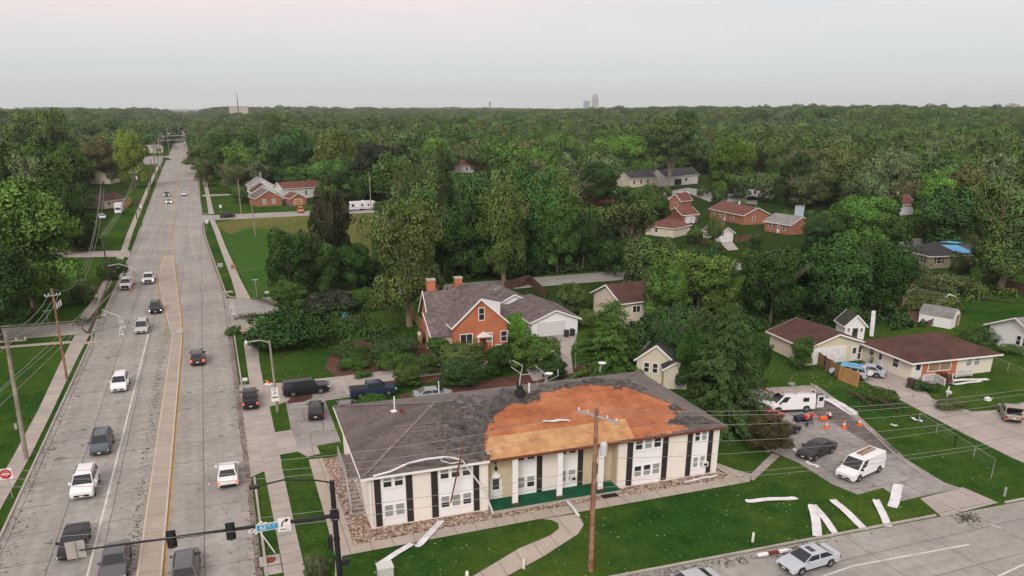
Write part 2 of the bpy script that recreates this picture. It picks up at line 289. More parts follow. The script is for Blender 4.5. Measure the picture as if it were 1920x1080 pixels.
flat('ranch_driveway',GP([(1560,688),(1660,690),(1720,718),(1748,748),(1822,772),(1860,770),(1960,745),(1960,885),(1900,860),(1810,815),(1700,757),(1622,716)]),.03,drive_m)
flat('tudor_driveway',GP([(1000,628),(1083,625),(1070,660),(1075,700),(1000,715),(985,690),(1010,655)]),.03,drive_m)
flat('garage_drive',GP([(1350,455),(1373,453),(1385,468),(1365,470)]),.03,drive_m)
fw=flat('broken_walk',GP([(1400,897),(1413,902),(1462,856),(1448,850)]),.05,drive_m)
flat('mulch_bed',GP([(608,690),(622,662),(660,640),(740,630),(800,640),(830,690),(850,712),(760,722),(690,716),(640,712)]),.02,mulch_m)
flat('mulch_edge',GP([(745,742),(770,735),(860,722),(1180,668),(1190,690),(900,735),(760,752)]),.02,mulch_m)
flat('dry_field',GP([(408,428),(440,418),(600,408),(760,400),(760,520),(690,540),(560,552),(466,562)]),.006,field) if 0 else None
flat('dry_field',GP([(404,420),(440,410),(585,405),(800,396),(800,500),(640,490),(575,462),(520,432),(470,428),(430,440)]),.006,field)
field2=mat('field_grass',(.046,.11,.022),.95,spec=.0,noise=[(.05,4,(.8,.9,.8),(1.25,1.05,1.1)),(.7,6,.8,1.2),(5,3,.7,1.3)])
flat('field_grass',[(4.8,151),(24,152),(40,190),(40,266),(.6,266),(1.4,246),(2.3,215),(4.0,170)],.003,field2)
flat('far_cross_street',[(-200,636),(-29,638),(120,640),(120,656),(-29,656),(-200,654)],.008,road_m2)
flat('parking_apron',[(-75,560),(-27,560),(-29,636),(-75,636)],.006,lot_m)
flat('dirt_patch',GP([(640,640),(700,650),(780,690),(690,700),(640,690)]),.024,mulch_m)
flat('woodland_floor',[(6,152),(14,158),(30,180),(30,262),(80,262),(80,300),(30,300),(34,420),(12,420),(6,2500),(900,2500),(900,300),(220,180),(150,150),(100,136),(76,104),(70,100),(62,104),(50,130),(40,140),(110,152)],.004,wood_floor)
flat('woodland_floor',[(-34,150),(-60,146),(-60,220),(-30,225),(-36,600),(-100,2500),(-900,2500),(-500,150),(-130,120),(-60,112),(-33,131)],.004,wood_floor)
# ---------------- apartment building ----------------
cream=mat('cream_wall',(.81,.75,.665),.9,noise=[(.5,5,.94,1.03),(3,5,.97,1.02)])
tanw=mat('tan_stucco',(.60,.49,.34),.9,noise=[(2,5,.9,1.06)])
whitep=mat('white_panel',(.84,.83,.82),.6,noise=[(.7,4,.96,1.02)])
whitem=mat('white_metal',(.80,.80,.82),.4,noise=[(1.3,4,(.78,.76,.73),1.03),(4,6,.88,1.04)])
whitet=mat('white_trim',(.82,.80,.77),.6)
shut_m=bricky('dark_shutter',(.028,.024,.022),(.04,.034,.03),(.012,.01,.01),3,.12,.012,'xz')
shin_m=bricky('brown_shingle',(.145,.12,.108),(.115,.095,.085),(.06,.05,.046),.32,.075,.006,'xz',stain=[(.5,6,.75,1.3),(3,5,.85,1.15)])
shin_light=bricky('grey_shingle',(.20,.175,.16),(.16,.14,.13),(.09,.08,.07),.32,.09,.008,'xz',stain=[(.6,6,.8,1.2),(4,5,.85,1.15)])
felt_m=mat('torn_felt',(.068,.063,.06),.9,noise=[(1.5,6,.55,1.7),(8,4,.75,1.3)])
ply_m=bricky('weathered_plywood',(.43,.165,.072),(.35,.125,.055),(.18,.06,.028),2.44,1.17,.018,'xy',off=.5,stain=[(.3,5,(.86,.74,.68),(1.12,1.25,1.35)),(1.1,7,(.85,.78,.74),1.1),(4.2,6,.88,1.1),(16,4,.85,1.1)],bias=-.1)
osb_m=bricky('fresh_plywood',(.54,.33,.165),(.48,.28,.13),(.33,.16,.07),2.44,1.2,.016,'xy',off=.5,stain=[(1.0,6,(.8,.65,.55),(1.1,1.12,1.1)),(14,4,.9,1.08)])
glass_m=mat('window_glass',(.03,.035,.04),.08,spec=.8); blind_m=mat('blind_glass',(.27,.30,.29),.3,spec=.6)
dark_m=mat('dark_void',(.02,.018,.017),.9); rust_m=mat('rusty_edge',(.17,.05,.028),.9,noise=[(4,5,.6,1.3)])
turf_m=mat('green_carpet',(.005,.085,.038),.95,noise=[(1.2,5,.75,1.2)])
galv=mat('galvanised',(.42,.42,.42),.5,metal=.3); wood_grey=mat('grey_wood',(.2,.17,.145),.9,noise=[(2,5,.7,1.2)])
AR=R(-1.2); AO=(9.25,58.5)
apt=thing('apartment_building','long cream two storey apartment block with half its roof torn to bare orange plywood','building',(AO[0],AO[1],0),AR)
ca,sa=math.cos(AR),math.sin(AR)
def toL(x,y): x-=AO[0];y-=AO[1]; return (x*ca+y*sa,-x*sa+y*ca)
def toW(x,y): return (AO[0]+x*ca-y*sa,AO[1]+x*sa+y*ca)
EZ,SL,EY=4.97,.278,-.55
def rp(px,py,dz=0):
    """photo point on the front roof slope, in the building's frame"""
    r=ray(px,py); ox,oy=toL(0,0); dx=r[0]*ca+r[1]*sa; dy=-r[0]*sa+r[1]*ca
    t=(EZ+SL*(oy-EY)-H)/(r[2]-SL*dy); return Vector((ox+dx*t,oy+dy*t,H+r[2]*t+dz))
def fp(px,py,Y=-.1):
    r=ray(px,py); ox,oy=toL(0,0); dx=r[0]*ca+r[1]*sa; dy=-r[0]*sa+r[1]*ca
    t=(Y-oy)/dy; return Vector((ox+dx*t,Y,H+r[2]*t))
WX,DY=33.2,16.4
m=MB(); m.box(0,10.2,0,DY,0,4.75); m.box(10.2,22.65,1.3,DY,0,4.75); m.box(22.65,WX,0,DY,0,4.75); m.build('wall',cream,apt)
MB().box(10.205,10.3,.1,1.3,.1,4.7).box(10.3,13.0,1.27,1.3,.3,4.7).build('porch_wall',tanw,apt); MB().box(22.55,22.645,.1,1.3,.1,4.7).box(19.75,22.55,1.27,1.3,.3,4.7).build('porch_wall',tanw,apt)
x0,x1,y0,y1=-.65,WX+.35,EY,16.9; rz=EZ+SL*8.72; rx0,rx1=x0+8.3,x1-7.0; ym=(y0+y1)/2
V=[(x0,y0,EZ),(x1,y0,EZ),(x1,y1,EZ),(x0,y1,EZ),(rx0,ym,rz),(rx1,ym,rz)]
m=MB(); m.add(V+[(a,b,c-.16) for a,b,c in V[:4]],[(0,1,5,4),(1,2,5),(2,3,4,5),(3,0,4),(0,6,7,1),(1,7,8,2),(2,8,9,3),(3,9,6,0),(9,8,7,6)])
roof=m.build('roof',shin_m,apt)
mat('ridge_shingle',(.17,.145,.125),.9,noise=[(2,5,.7,1.3)])
m=MB()
for a,b in ((0,4),(3,4),(1,5),(2,5),(4,5)):
    A=Vector(V[a]);B=Vector(V[b]); k=int((B-A).length/.3)
    m=MB()
    for i in range(k):
        if (a,b)==(4,5) and 3<A.lerp(B,i/k).x-rx0<18:
            if m.v: m.build('ridge_cap',mat('ridge_shingle'),roof); m=MB()
            continue
        p=A.lerp(B,i/k);q=A.lerp(B,(i+1.15)/k); m.bar(p+Vector((0,0,.03)),q+Vector((0,0,.045)),.30,.03)
    m.build('ridge_cap',mat('ridge_shingle'),roof)
# back slope and right hip: lighter, greyer shingles than the front
m=MB(); e=.02; m.add([(x1-.05,y1-.05,EZ+.03),(x0+.05,y1-.05,EZ+.03),(rx0,ym+.05,rz+.02),(rx1,ym+.05,rz+.02)],[(0,1,2,3)]); m.build('back_slope',shin_light,roof)
m=MB(); m.add([(x1-.03,y0+.1,EZ+.05),(x1-.03,y1-.1,EZ+.05),(rx1+.05,ym,rz+.025)],[(0,1,2)]); m.build('hip_slope',shin_light,roof)
for a_,b_ in (((x0,y0-.03,EZ-.1),(10.2,y0-.03,EZ-.1)),((x0-.03,y0,EZ-.1),(x0-.03,y1,EZ-.1)),((x1+.03,y0,EZ-.1),(x1+.03,y1,EZ-.1))): MB().bar(a_,b_,.05,.2).build('fascia',whitet,apt)
m=MB(); m.bar((10.25,y0-.04,EZ-.09),(x1,y0-.04,EZ-.09),.06,.2); m.build('stripped_fascia',rust_m,apt)
def jag(pts,amp,step):
    o=[]
    for i in range(len(pts)):
        a=pts[i];b=pts[(i+1)%len(pts)]; k=max(1,int((b-a).length/step)); 
        for j in range(k):
            p=a.lerp(b,j/k); 
            if j or amp>.2: p=p+Vector((random.uniform(-amp,amp),random.uniform(-amp,amp)*.7,0))
            p.z=EZ+SL*(p.y-EY); o.append(p)
    return o
def sheet(pxs,dz,m_,name,amp,step,parent=roof):
    p=jag([rp(*q) for q in pxs],amp,step); mb=MB(); k=len(p)
    top=[(a.x,max(a.y,EY),EZ+SL*(max(a.y,EY)-EY)+dz) for a in p]; mb.add(top,[tuple(range(k))])
    return mb.build(name,m_,parent)
sheet([(905,868),(914,846),(905,822),(909,803),(925,780),(938,766),(958,757),(985,757),(1000,742),(1030,733),(1075,724),(1105,719),(1130,723),(1165,722),(1225,744),(1282,768),(1268,783),(1253,790),(1256,797),(1283,799),(1290,806),(1186,824),(1040,846)],.022,ply_m,'exposed_plywood',.22,.3)
sheet([(905,868),(912,838),(917,820),(1000,809),(1172,785),(1190,822),(1040,846)],.04,osb_m,'new_plywood_strip',.0,9)
# torn felt and lifted shingles along the edge of the hole
def crumple(pxs,nx,ny,amp,lift,m_,name,parent=roof):
    a,b,c,d=[rp(*q) for q in pxs]; mb=MB(); g=[]
    for j in range(ny+1):
        for i in range(nx+1):
            p=a.lerp(b,i/nx).lerp(d.lerp(c,i/nx),j/ny); edge=(i in(0,nx) or j in(0,ny))
            jx=random.uniform(-1,1)*(.32 if edge else .1); jy=random.uniform(-1,1)*(.3 if edge else .1)
            y=p.y+jy; x=p.x+jx; z=EZ+SL*(max(y,EY)-EY)+lift+random.random()**2*amp
            g.append((x,max(y,EY-.05),z if not edge else EZ+SL*(max(y,EY)-EY)+.03+random.random()*.1))
    mb.add(g,[(j*(nx+1)+i,j*(nx+1)+i+1,(j+1)*(nx+1)+i+1,(j+1)*(nx+1)+i) for j in range(ny) for i in range(nx)])
    return mb.build(name,m_,parent)
grey_felt=mat('grey_felt',(.10,.095,.09),.9,noise=[(1.5,6,.5,1.6)])
for q,nx,ny,am,mm in (
  ([(868,848),(908,852),(912,802),(880,790)],7,9,.22,felt_m),([(880,800),(910,812),(935,770),(895,765)],7,8,.25,felt_m),
  ([(905,790),(935,772),(962,752),(925,745)],8,6,.22,felt_m),([(925,752),(985,757),(1000,738),(940,728)],10,5,.3,felt_m),
  ([(840,792),(872,812),(882,795),(850,782)],6,6,.4,felt_m),([(835,815),(850,812),(870,840),(862,846)],4,7,.3,grey_felt),
  ([(856,757),(905,765),(900,742),(850,744)],9,5,.18,grey_felt),([(985,757),(1010,752),(1012,738),(990,738)],6,5,.35,felt_m),
  ([(1000,735),(1050,732),(1060,718),(1010,724)],8,4,.3,grey_felt),([(1060,729),(1105,722),(1110,713),(1060,717)],9,4,.2,felt_m),
  ([(1105,722),(1170,724),(1190,713),(1110,712)],10,5,.35,felt_m),([(1160,722),(1205,735),(1215,728),(1170,714)],8,4,.3,grey_felt),
  ([(1252,796),(1345,797),(1300,780),(1268,776)],10,5,.1,felt_m),([(1250,765),(1275,772),(1272,763),(1252,760)],4,3,.12,felt_m),
  ([(880,858),(925,862),(908,838),(885,835)],6,4,.2,felt_m),([(1150,731),(1170,733),(1168,726),(1152,726)],4,3,.1,felt_m)):
    crumple(q,nx,ny,am,.05,mm,'torn_felt')
mb=MB()
for _ in range(420):
    px=random.triangular(790,930,860); py=random.uniform(736,850); p=rp(px,py)
    if p.y<EY+.3 or p.y>ym-.2 or p.x<rx0-2: continue
    a=random.uniform(0,3.1); L=random.uniform(.15,.6); w=random.uniform(.05,.18); dx,dy=math.cos(a)*L/2,math.sin(a)*L/2
    mb.bar((p.x-dx,p.y-dy,p.z+.03-dy*SL),(p.x+dx,p.y+dy,p.z+.04+dy*SL+random.random()*.05),w,.015)
mb.build('loose_shingle',grey_felt,roof)['kind']='stuff'
mb=MB()
for (a,b,c,d) in ((745,800,860,790),(760,805,850,797),(755,812,830,806),(890,768,905,764),(870,765,885,760)):
    A=rp(a,b,.03);B=rp(c,d,.03)
    for i in range(14):
        p=A.lerp(B,random.random()); mb.bar(p-Vector((.3,0,0)),p+Vector((random.uniform(.2,.6),0,0)),random.uniform(.06,.13),.012)
mb.build('scuffed_shingle',mat('scuff',(.24,.21,.185),.9,noise=[(3,5,.6,1.2)]),roof)['kind']='stuff'
# roof fittings
def pipe(px,py,h,r,m_,name,tilt=(0,0)):
    p=rp(px,py); MB().tube([p,p+Vector((tilt[0],tilt[1],h))],r,8).build(name,m_,roof)
pipe(992,737,1.0,.1,whitem,'vent_pipe'); pipe(1046,702,.5,.06,galv,'vent_pipe'); pipe(823,737,1.2,.05,whitem,'vent_pipe'); pipe(948,722,.5,.09,rust_m,'vent_pipe'); pipe(957,724,.45,.09,rust_m,'vent_pipe')
p=rp(975,742); MB().lathe([(.5,0),(.62,.12),(.5,.5),(.28,.7),(.3,.95),(.1,1.05)],12,tuple(p)).build('turbine_vent',dark_m,roof)
p=rp(740,770); mb=MB(); mb.tube([p,p+Vector((.1,.6,.55)),p+Vector((.2,1.0,1.0))],.05,6); mb.lathe([(.05,0),(.32,.05),(.3,.09)],12,(p.x-.15,p.y-.35,p.z+.05)); mb.build('satellite_dish',whitem,roof)
for i,(px,py) in enumerate(((752,774),(757,776),(970,726),(1110,700),(975,700))):
    p=rp(px,py); MB().tube([p,p+Vector((0,0,.35))],.09,8).tube([p+Vector((0,0,.35)),p+Vector((0,0,.42))],.13,8).build('roof_vent',rust_m if i<2 else dark_m,roof)
for (px,py,s) in ((1125,697,1),(1025,716,.9)):
    p=rp(px,py); mb=MB(); mb.tube([p,p+Vector((0,0,.5*s)),p+Vector((.3,.1,.8*s))],.035,6); mb.lathe([(.05,0),(.3,.08),(.42,.2)],12,(p.x+.25,p.y+.1,p.z+.7*s)); mb.build('satellite_dish',whitem,roof)
p=rp(974,725); mb=MB(); q=p+Vector((.15,.2,1.0)); mb.tube([p,q,q+Vector((.25,0,1.0)),q+Vector((-.8,0,1.7))],.03,6); mb.tube([q+Vector((.1,0,.2)),q+Vector((-.8,.4,.9))],.022,5); mb.tube([q+Vector((.1,0,.1)),q+Vector((1.1,.2,.05))],.03,5); mb.build('bent_antenna_mast',whitem,roof)
p=rp(1022,722); mb=MB(); mb.tube([p,p+Vector((0,0,1.1)),p+Vector((-.9,.4,2.0))],.04,5); mb.tube([p+Vector((-.8,0,.1)),p+Vector((-.8,.3,1.9)),p+Vector((.1,.1,.9))],.03,5); mb.tube([p+Vector((0,0,.3)),p+Vector((1.6,.4,.7))],.03,5); mb.build('bent_antenna_mast',galv,roof)
# loose white metal pieces on the roof are things of their own
def lying_strip(name,label,a,b,w,zz,m_=None,group=None,thick=.03,twist=.0,bend=0):
    A=Vector(a);B=Vector(b); d=(B-A); L=d.length; o=thing(name,label,'metal strip',(A.x,A.y,A.z),math.atan2(d.y,d.x),group)
    return o,L,d
def metal_strip(label,a,b,w=.55,za=.03,zb=.03,kind=0,name='metal_strip'):
    A=Vector((*a,za));B=Vector((*b,zb)); d=B-A; L=Vector(d[:2]).length; n_=9; w=w*.88; mb=MB(); g=[]
    for i in range(n_+1):
        t=i/n_; z=d.z*t+.02+(.05*math.sin(t*7+L)+.04*random.random() if 0<i<n_ else 0); off=(.06*math.sin(t*5+L*2))*(1 if kind else .4)
        ww=w*(1 if 0<i<n_ else (.8+.2*random.random()))
        for s,zz in ((-.5,.07),(-.44,0),(.0,.015),(.44,0),(.5,.05)): g.append((L*t+random.uniform(-.02,.02)*(i in (0,n_))*6,off+s*ww,z+zz))
    mb.add(g,[(i*5+k,(i+1)*5+k,(i+1)*5+k+1,i*5+k+1) for i in range(n_) for k in range(4)])
    me=mb.mesh(name,whitem); o=link(name,me,None,(A.x,A.y,A.z),math.atan2(d.y,d.x)); s=o.modifiers.new('solid','SOLIDIFY'); s.thickness=.012
    return tag(o,label,'metal strip')
A=rp(1018,792,.05);B=rp(1068,791,.05)
o=metal_strip('white flattened tube of metal lying on the bare orange plywood roof',toW(A.x,A.y),toW(B.x,B.y),.34,A.z+.04,B.z+.04)
# windows
def sash(mb_f,x,z,w,h,y,open_=False,blind=None,parent=None,frame_m=None):
    f=MB(); t=.08
    f.box(x,x+w,y-.05,y,z,z+t); f.box(x,x+w,y-.05,y,z+h-t,z+h); f.box(x,x+t,y-.05,y,z+t,z+h-t); f.box(x+w-t,x+w,y-.05,y,z+t,z+h-t); f.box(x+t,x+w-t,y-.06,y,z+h/2-.03,z+h/2+.03)
    fo=f.build('window',frame_m or whitet,parent)
    for k in (0,1):
        zz=z+t+(h/2-t+.03)*k
        mt=blind_m if (blind>>k)&1 else glass_m
        MB().box(x+t,x+w-t,y-.035,y-.002,zz,zz+h/2-t-.03).build('pane',mt,fo)
    return fo
def bay(x0,x1,n_,y,blU,blL):
    MB().box(x0,x1,y-.035,y,.18,4.72).build('panel',whitep,apt)
    w=(x1-x0-.16)/n_
    for k in range(n_):
        for z,bl in ((3.62,blU[k]),(.92,blL[k])):
            sash(None,x0+.08+k*w+.06,z,w-.12,1.16,y-.037,blind=bl,parent=apt)
    m=MB(); m.box(x0+.02,x1-.02,y-.12,y-.036,3.5,3.6); m.box(x0+.02,x1-.02,y-.12,y-.036,.8,.9); m.box(x0,x0+.07,y-.07,y-.036,.2,4.7); m.box(x1-.07,x1,y-.07,y-.036,.2,4.7); m.build('sill',whitet,apt)
def shutter(x,w,y):
    MB().box(x,x+w,y-.06,y,.15,2.18).build('shutter',shut_m,apt); MB().box(x,x+w,y-.06,y,2.2,4.72).build('shutter',shut_m,apt)
Y0=-.003
shutter(.42,.52,Y0); bay(.98,3.02,2,Y0,(2,2),(3,3)); shutter(3.06,.54,Y0); shutter(5.2,.56,Y0); bay(5.8,8.85,3,Y0,(2,2,2),(2,3,2)); shutter(8.9,.5,Y0)
shutter(23.5,.56,Y0); bay(24.1,27.1,3,Y0,(0,3,0),(1,1,3)); shutter(27.15,.56,Y0); shutter(29.75,.5,Y0); bay(30.3,31.95,2,Y0,(0,3),(3,3)); shutter(32.0,.48,Y0)
YR=1.297
bay(13.1,15.15,2,YR,(0,0),(3,2)); shutter(15.2,.5,YR); bay(17.15,19.15,2,YR,(0,0),(3,3)); shutter(19.2,.5,YR)
acm=mat('ac_unit',(.7,.69,.66),.6)
for x,y in ((18.4,YR-.04),(31.45,Y0-.04)):
    f=MB().box(x,x+.6,y-.3,y,1.0,1.42).build('air_conditioner',acm,apt); MB().box(x+.12,x+.48,y-.31,y-.303,1.08,1.34).build('grille',dark_m,f)
for dx in (10.85,20.85):
    f=MB().box(dx-.12,dx+1.02,YR-.08,YR-.03,.32,2.55).build('door',whitet,apt)
    MB().box(dx,dx+.9,YR-.1,YR-.082,.34,2.4).build('door_leaf',whitem,f); MB().box(dx+.15,dx+.75,YR-.115,YR-.102,1.25,2.25).build('pane',glass_m,f)
    MB().lathe([(.0,0),(.5,0),(.52,.1),(.3,.28),(0,.42)],12,(dx+.45,YR-.1,2.55)).build('door_head',whitet,apt)
    MB().lathe([(.05,0),(.14,.1),(.12,.35),(.03,.5)],8,(dx+.45,YR-.16,3.1)).build('wall_lamp',dark_m,apt)
    MB().add([(0,0,0)],[]) if 0 else None
    mb=MB(); c=(dx+.45,YR-.05,4.0); mb.add([(c[0],c[1],c[2]+.38),(c[0]-.27,c[1],c[2]),(c[0],c[1],c[2]-.38),(c[0]+.27,c[1],c[2])],[(0,1,2,3)]); mb.build('ornament',shut_m,apt)
m=MB(); m.box(10.2,22.65,-.85,1.29,.0,.27); m.build('porch_slab',kerb_m,apt); MB().box(10.22,22.63,-.83,1.27,.27,.29).build('porch_carpet',turf_m,apt)
for cx in (12.35,16.55,20.55):
    m=MB(); m.box(cx,cx+.2,-.3,-.12,.29,4.8); m.box(cx+.3,cx+.5,-.3,-.12,.29,4.8); m.box(cx+.2,cx+.3,-.24,-.2,.29,4.8); c=m.build('porch_column',whitet,apt)
    MB().box(cx-.08,cx+.58,-.4,-.02,.285,.42).build('column_base',rust_m,c)
m=MB(); m.tube([(.12,-.12,4.7),(.12,-.12,.3),(.25,-.3,.1)],.06,6); m.tube([(WX-.25,-.12,4.7),(WX-.25,-.12,.3)],.05,6); m.tube([(WX-.6,-.1,4.7),(WX-.6,-.1,.3)],.04,6); m.build('downspout',whitet,apt)
# west end: steel stair and landing
m=MB()
for k in range(9): m.box(-1.15,-.08,3.0+k*.27,3.27+k*.27,.28*k,.28*k+.05)
m.build('stair_tread',galv,apt)
MB().box(-1.2,-.08,5.4,10.4,2.35,2.45).build('landing',wood_grey,apt)
m=MB()
for y in (5.4,7.9,10.4): m.bar((-1.2,y,0),(-1.2,y,3.4),.07)
m.bar((-1.2,5.4,3.4),(-1.2,10.4,3.4),.05); m.bar((-1.2,5.4,2.9),(-1.2,10.4,2.9),.03); m.bar((-1.2,3.0,1.0),(-1.2,5.4,3.4),.05); m.bar((-1.2,2.9,0),(-1.2,5.4,2.4),.06,.2); m.bar((-1.2,3.0,0),(-1.2,3.0,1.0),.05)
for k in range(24): m.bar((-1.2,5.45+k*.21,2.45),(-1.2,5.45+k*.21,3.4),.02)
m.build('stair_railing',galv,apt)
m=MB(); m.box(-.05,0,8.6,9.6,2.45,4.5); m.box(-.05,0,8.6,9.6,.1,2.1); m.build('side_door',whitep,apt)
m=MB(); 
for k in range(5): m.bar((-.5-random.random()*.6,2.2+k*.25,3.9+k*.1),(-.05,2.5+k*.3,4.2+k*.12),.12,.02)
m.build('loose_board',wood_grey,apt)
# broken gutter hanging off the front, and the brown downspout across the window: each its own thing
o=thing('hanging_gutter','bent white gutter hanging in an arc from the torn front eave','gutter',(AO[0],AO[1],0),AR)
pts=[fp(*q,-.75) for q in ((700,893),(732,884),(764,869),(797,861),(830,857),(848,858),(866,863))]
pts2=[fp(*q,-.8) for q in ((868,864),(876,876),(890,895),(905,915),(913,933))]; pts3=[fp(*q,-.95) for q in ((914,934),(919,948),(925,963))]
MB().tube(pts,.085,6).tube([fp(*q,-.7) for q in ((866,866),(845,869),(828,864),(826,858))],.05,6).build('gutter_run',whitem,o); MB().tube(pts2,.07,6).tube(pts3,.09,6).build('hanging_downspout',whitem,o)
q0=fp(870,828,-1.0);q1=fp(845,942,-1.0)
o=thing('fallen_downspout','dark red brown metal pole leaning across the front windows from the roof','pole',(*toW(q0.x,q0.y),q0.z),AR); MB().bar((0,0,0),q1-q0,.1,.1).build('shaft',rust_m,o)
crumple([(745,874),(875,868),(872,860),(790,862)],12,2,.05,-.05,felt_m,'sagging_felt')
# white strips on the lawn and gravel
for lab,(a,b),w in (('white metal strip lying on the front lawn, nearest the utility box',((712,1060),(774,1020)),.62),('white metal strip lying across the sidewalk from gravel to lawn',((782,1027),(829,978)),.66),
  ('bent white gutter length lying on the walk beside the tall wooden pole',((1060,938),(1087,970)),.3),('white metal strip lying alone crosswise, left of the other lawn strips',((1398,941),(1495,936)),.62),
  ('left leg of the V of white metal strips on the lawn',((1523,948),(1533,1007)),.85),('right leg of the V of white metal strips on the lawn',((1525,947),(1566,1003)),.7),
  ('white metal strip lying slantwise between the V and the narrow strip',((1561,938),(1620,994)),.8),('narrow white metal strip lying nearest the kerb of the lower lawn',((1643,938),(1664,989)),.75),
  ('crumpled white metal sheet on the lawn corner beside the parking lot',((1686,910),(1672,952)),.95),('folded short white sheet lying on the crumpled sheet by the lot',((1669,944),(1690,932)),.6),
  ('wide white siding sheet lying on the grass behind the open van',((1548,748),(1602,779)),1.25),('second white siding sheet, lying along the first behind the open van',((1556,747),(1605,775)),.6),
  ('white board under the nose of the black sedan in the lot',((1484,838),(1500,856)),.5),('white board on the lot edge below the black sedan',((1510,866),(1532,877)),.5),
  ('long white siding piece lying on the grass in front of the ranch porch',((1775,716),(1852,712)),.8),('thin white siding piece beside the ranch porch steps',((1790,722),(1840,716)),.5),
  ('pale board lying on the gravel at the right end of the apartment block',((1283,906),(1343,893)),.3),('small white scrap board on the grass strip of the right lot lawn',((1670,798),(1682,799)),.35),
  ('white shred of siding lying near the chain link fence',((1708,784),(1728,792)),.4)):
    metal_strip(lab,G(a[0],a[1]),G(b[0],b[1]),w,.05,.05,1)
a=G(1634,632); o=metal_strip('tall white metal sheet standing upright beside the playhouse shed',(a[0],a[1]),(a[0]+.1,a[1]+.5),.8,.1,4.0)
# ---------------- generic house ----------------
brick_o=bricky('orange_brick',(.52,.165,.075),(.42,.12,.055),(.40,.20,.12),.24,.085,.008,'xz',stain=[(.5,4,.85,1.12)])
brick_f=bricky('far_orange_brick',(.36,.135,.075),(.30,.11,.062),(.32,.2,.14),.24,.085,.008,'xz',stain=[(.5,4,.85,1.12)])
brick_r=bricky('red_brick',(.30,.105,.06),(.24,.08,.045),(.3,.18,.13),.24,.085,.008,'xz',stain=[(.5,4,.85,1.15)])
stone_c=bricky('cream_stone',(.55,.46,.33),(.48,.38,.26),(.35,.29,.22),.5,.2,.015,'xz')
siding_w=bricky('white_siding',(.68,.67,.65),(.66,.65,.63),(.45,.44,.42),30,.2,.014,'xz',stain=[(.4,4,.92,1.04)])
siding_c=bricky('cream_siding',(.66,.59,.46),(.64,.57,.44),(.42,.37,.29),30,.2,.012,'xz',stain=[(.4,4,.9,1.05)])
siding_g=bricky('garage_white_siding',(.80,.80,.80),(.78,.78,.78),(.6,.6,.6),30,.2,.01,'xz')
rf_brown=bricky('chocolate_shingle',(.105,.05,.036),(.075,.036,.027),(.04,.022,.018),.4,.1,.012,'xz',stain=[(.5,6,.75,1.3),(4,4,.85,1.15)])
rf_grey=bricky('mottled_grey_shingle',(.22,.175,.16),(.10,.085,.08),(.06,.05,.05),.4,.12,.012,'xz',stain=[(.8,6,.75,1.25)])
rf_dark=bricky('charcoal_shingle',(.05,.05,.052),(.04,.04,.043),(.02,.02,.02),.4,.12,.012,'xz',stain=[(.8,6,.75,1.25)])
rf_lg=bricky('light_grey_shingle',(.27,.265,.26),(.23,.225,.22),(.13,.13,.13),.4,.12,.012,'xz',stain=[(.8,6,.8,1.2)])
rf_red=bricky('rusty_red_shingle',(.19,.075,.055),(.14,.055,.04),(.07,.03,.025),.4,.12,.012,'xz',stain=[(.8,6,.75,1.25)])
fence_m=bricky('cedar_fence',(.36,.22,.12),(.27,.165,.09),(.08,.05,.03),.14,9,.012,'xz',stain=[(.7,5,.75,1.2)])
fence_o=bricky('new_cedar_fence',(.52,.29,.11),(.45,.24,.09),(.16,.08,.04),.14,9,.012,'xz',stain=[(.7,5,.85,1.15)])
fence_d=bricky('old_brown_fence',(.15,.085,.055),(.11,.062,.042),(.04,.025,.02),.14,9,.012,'xz',stain=[(.7,5,.7,1.25)])
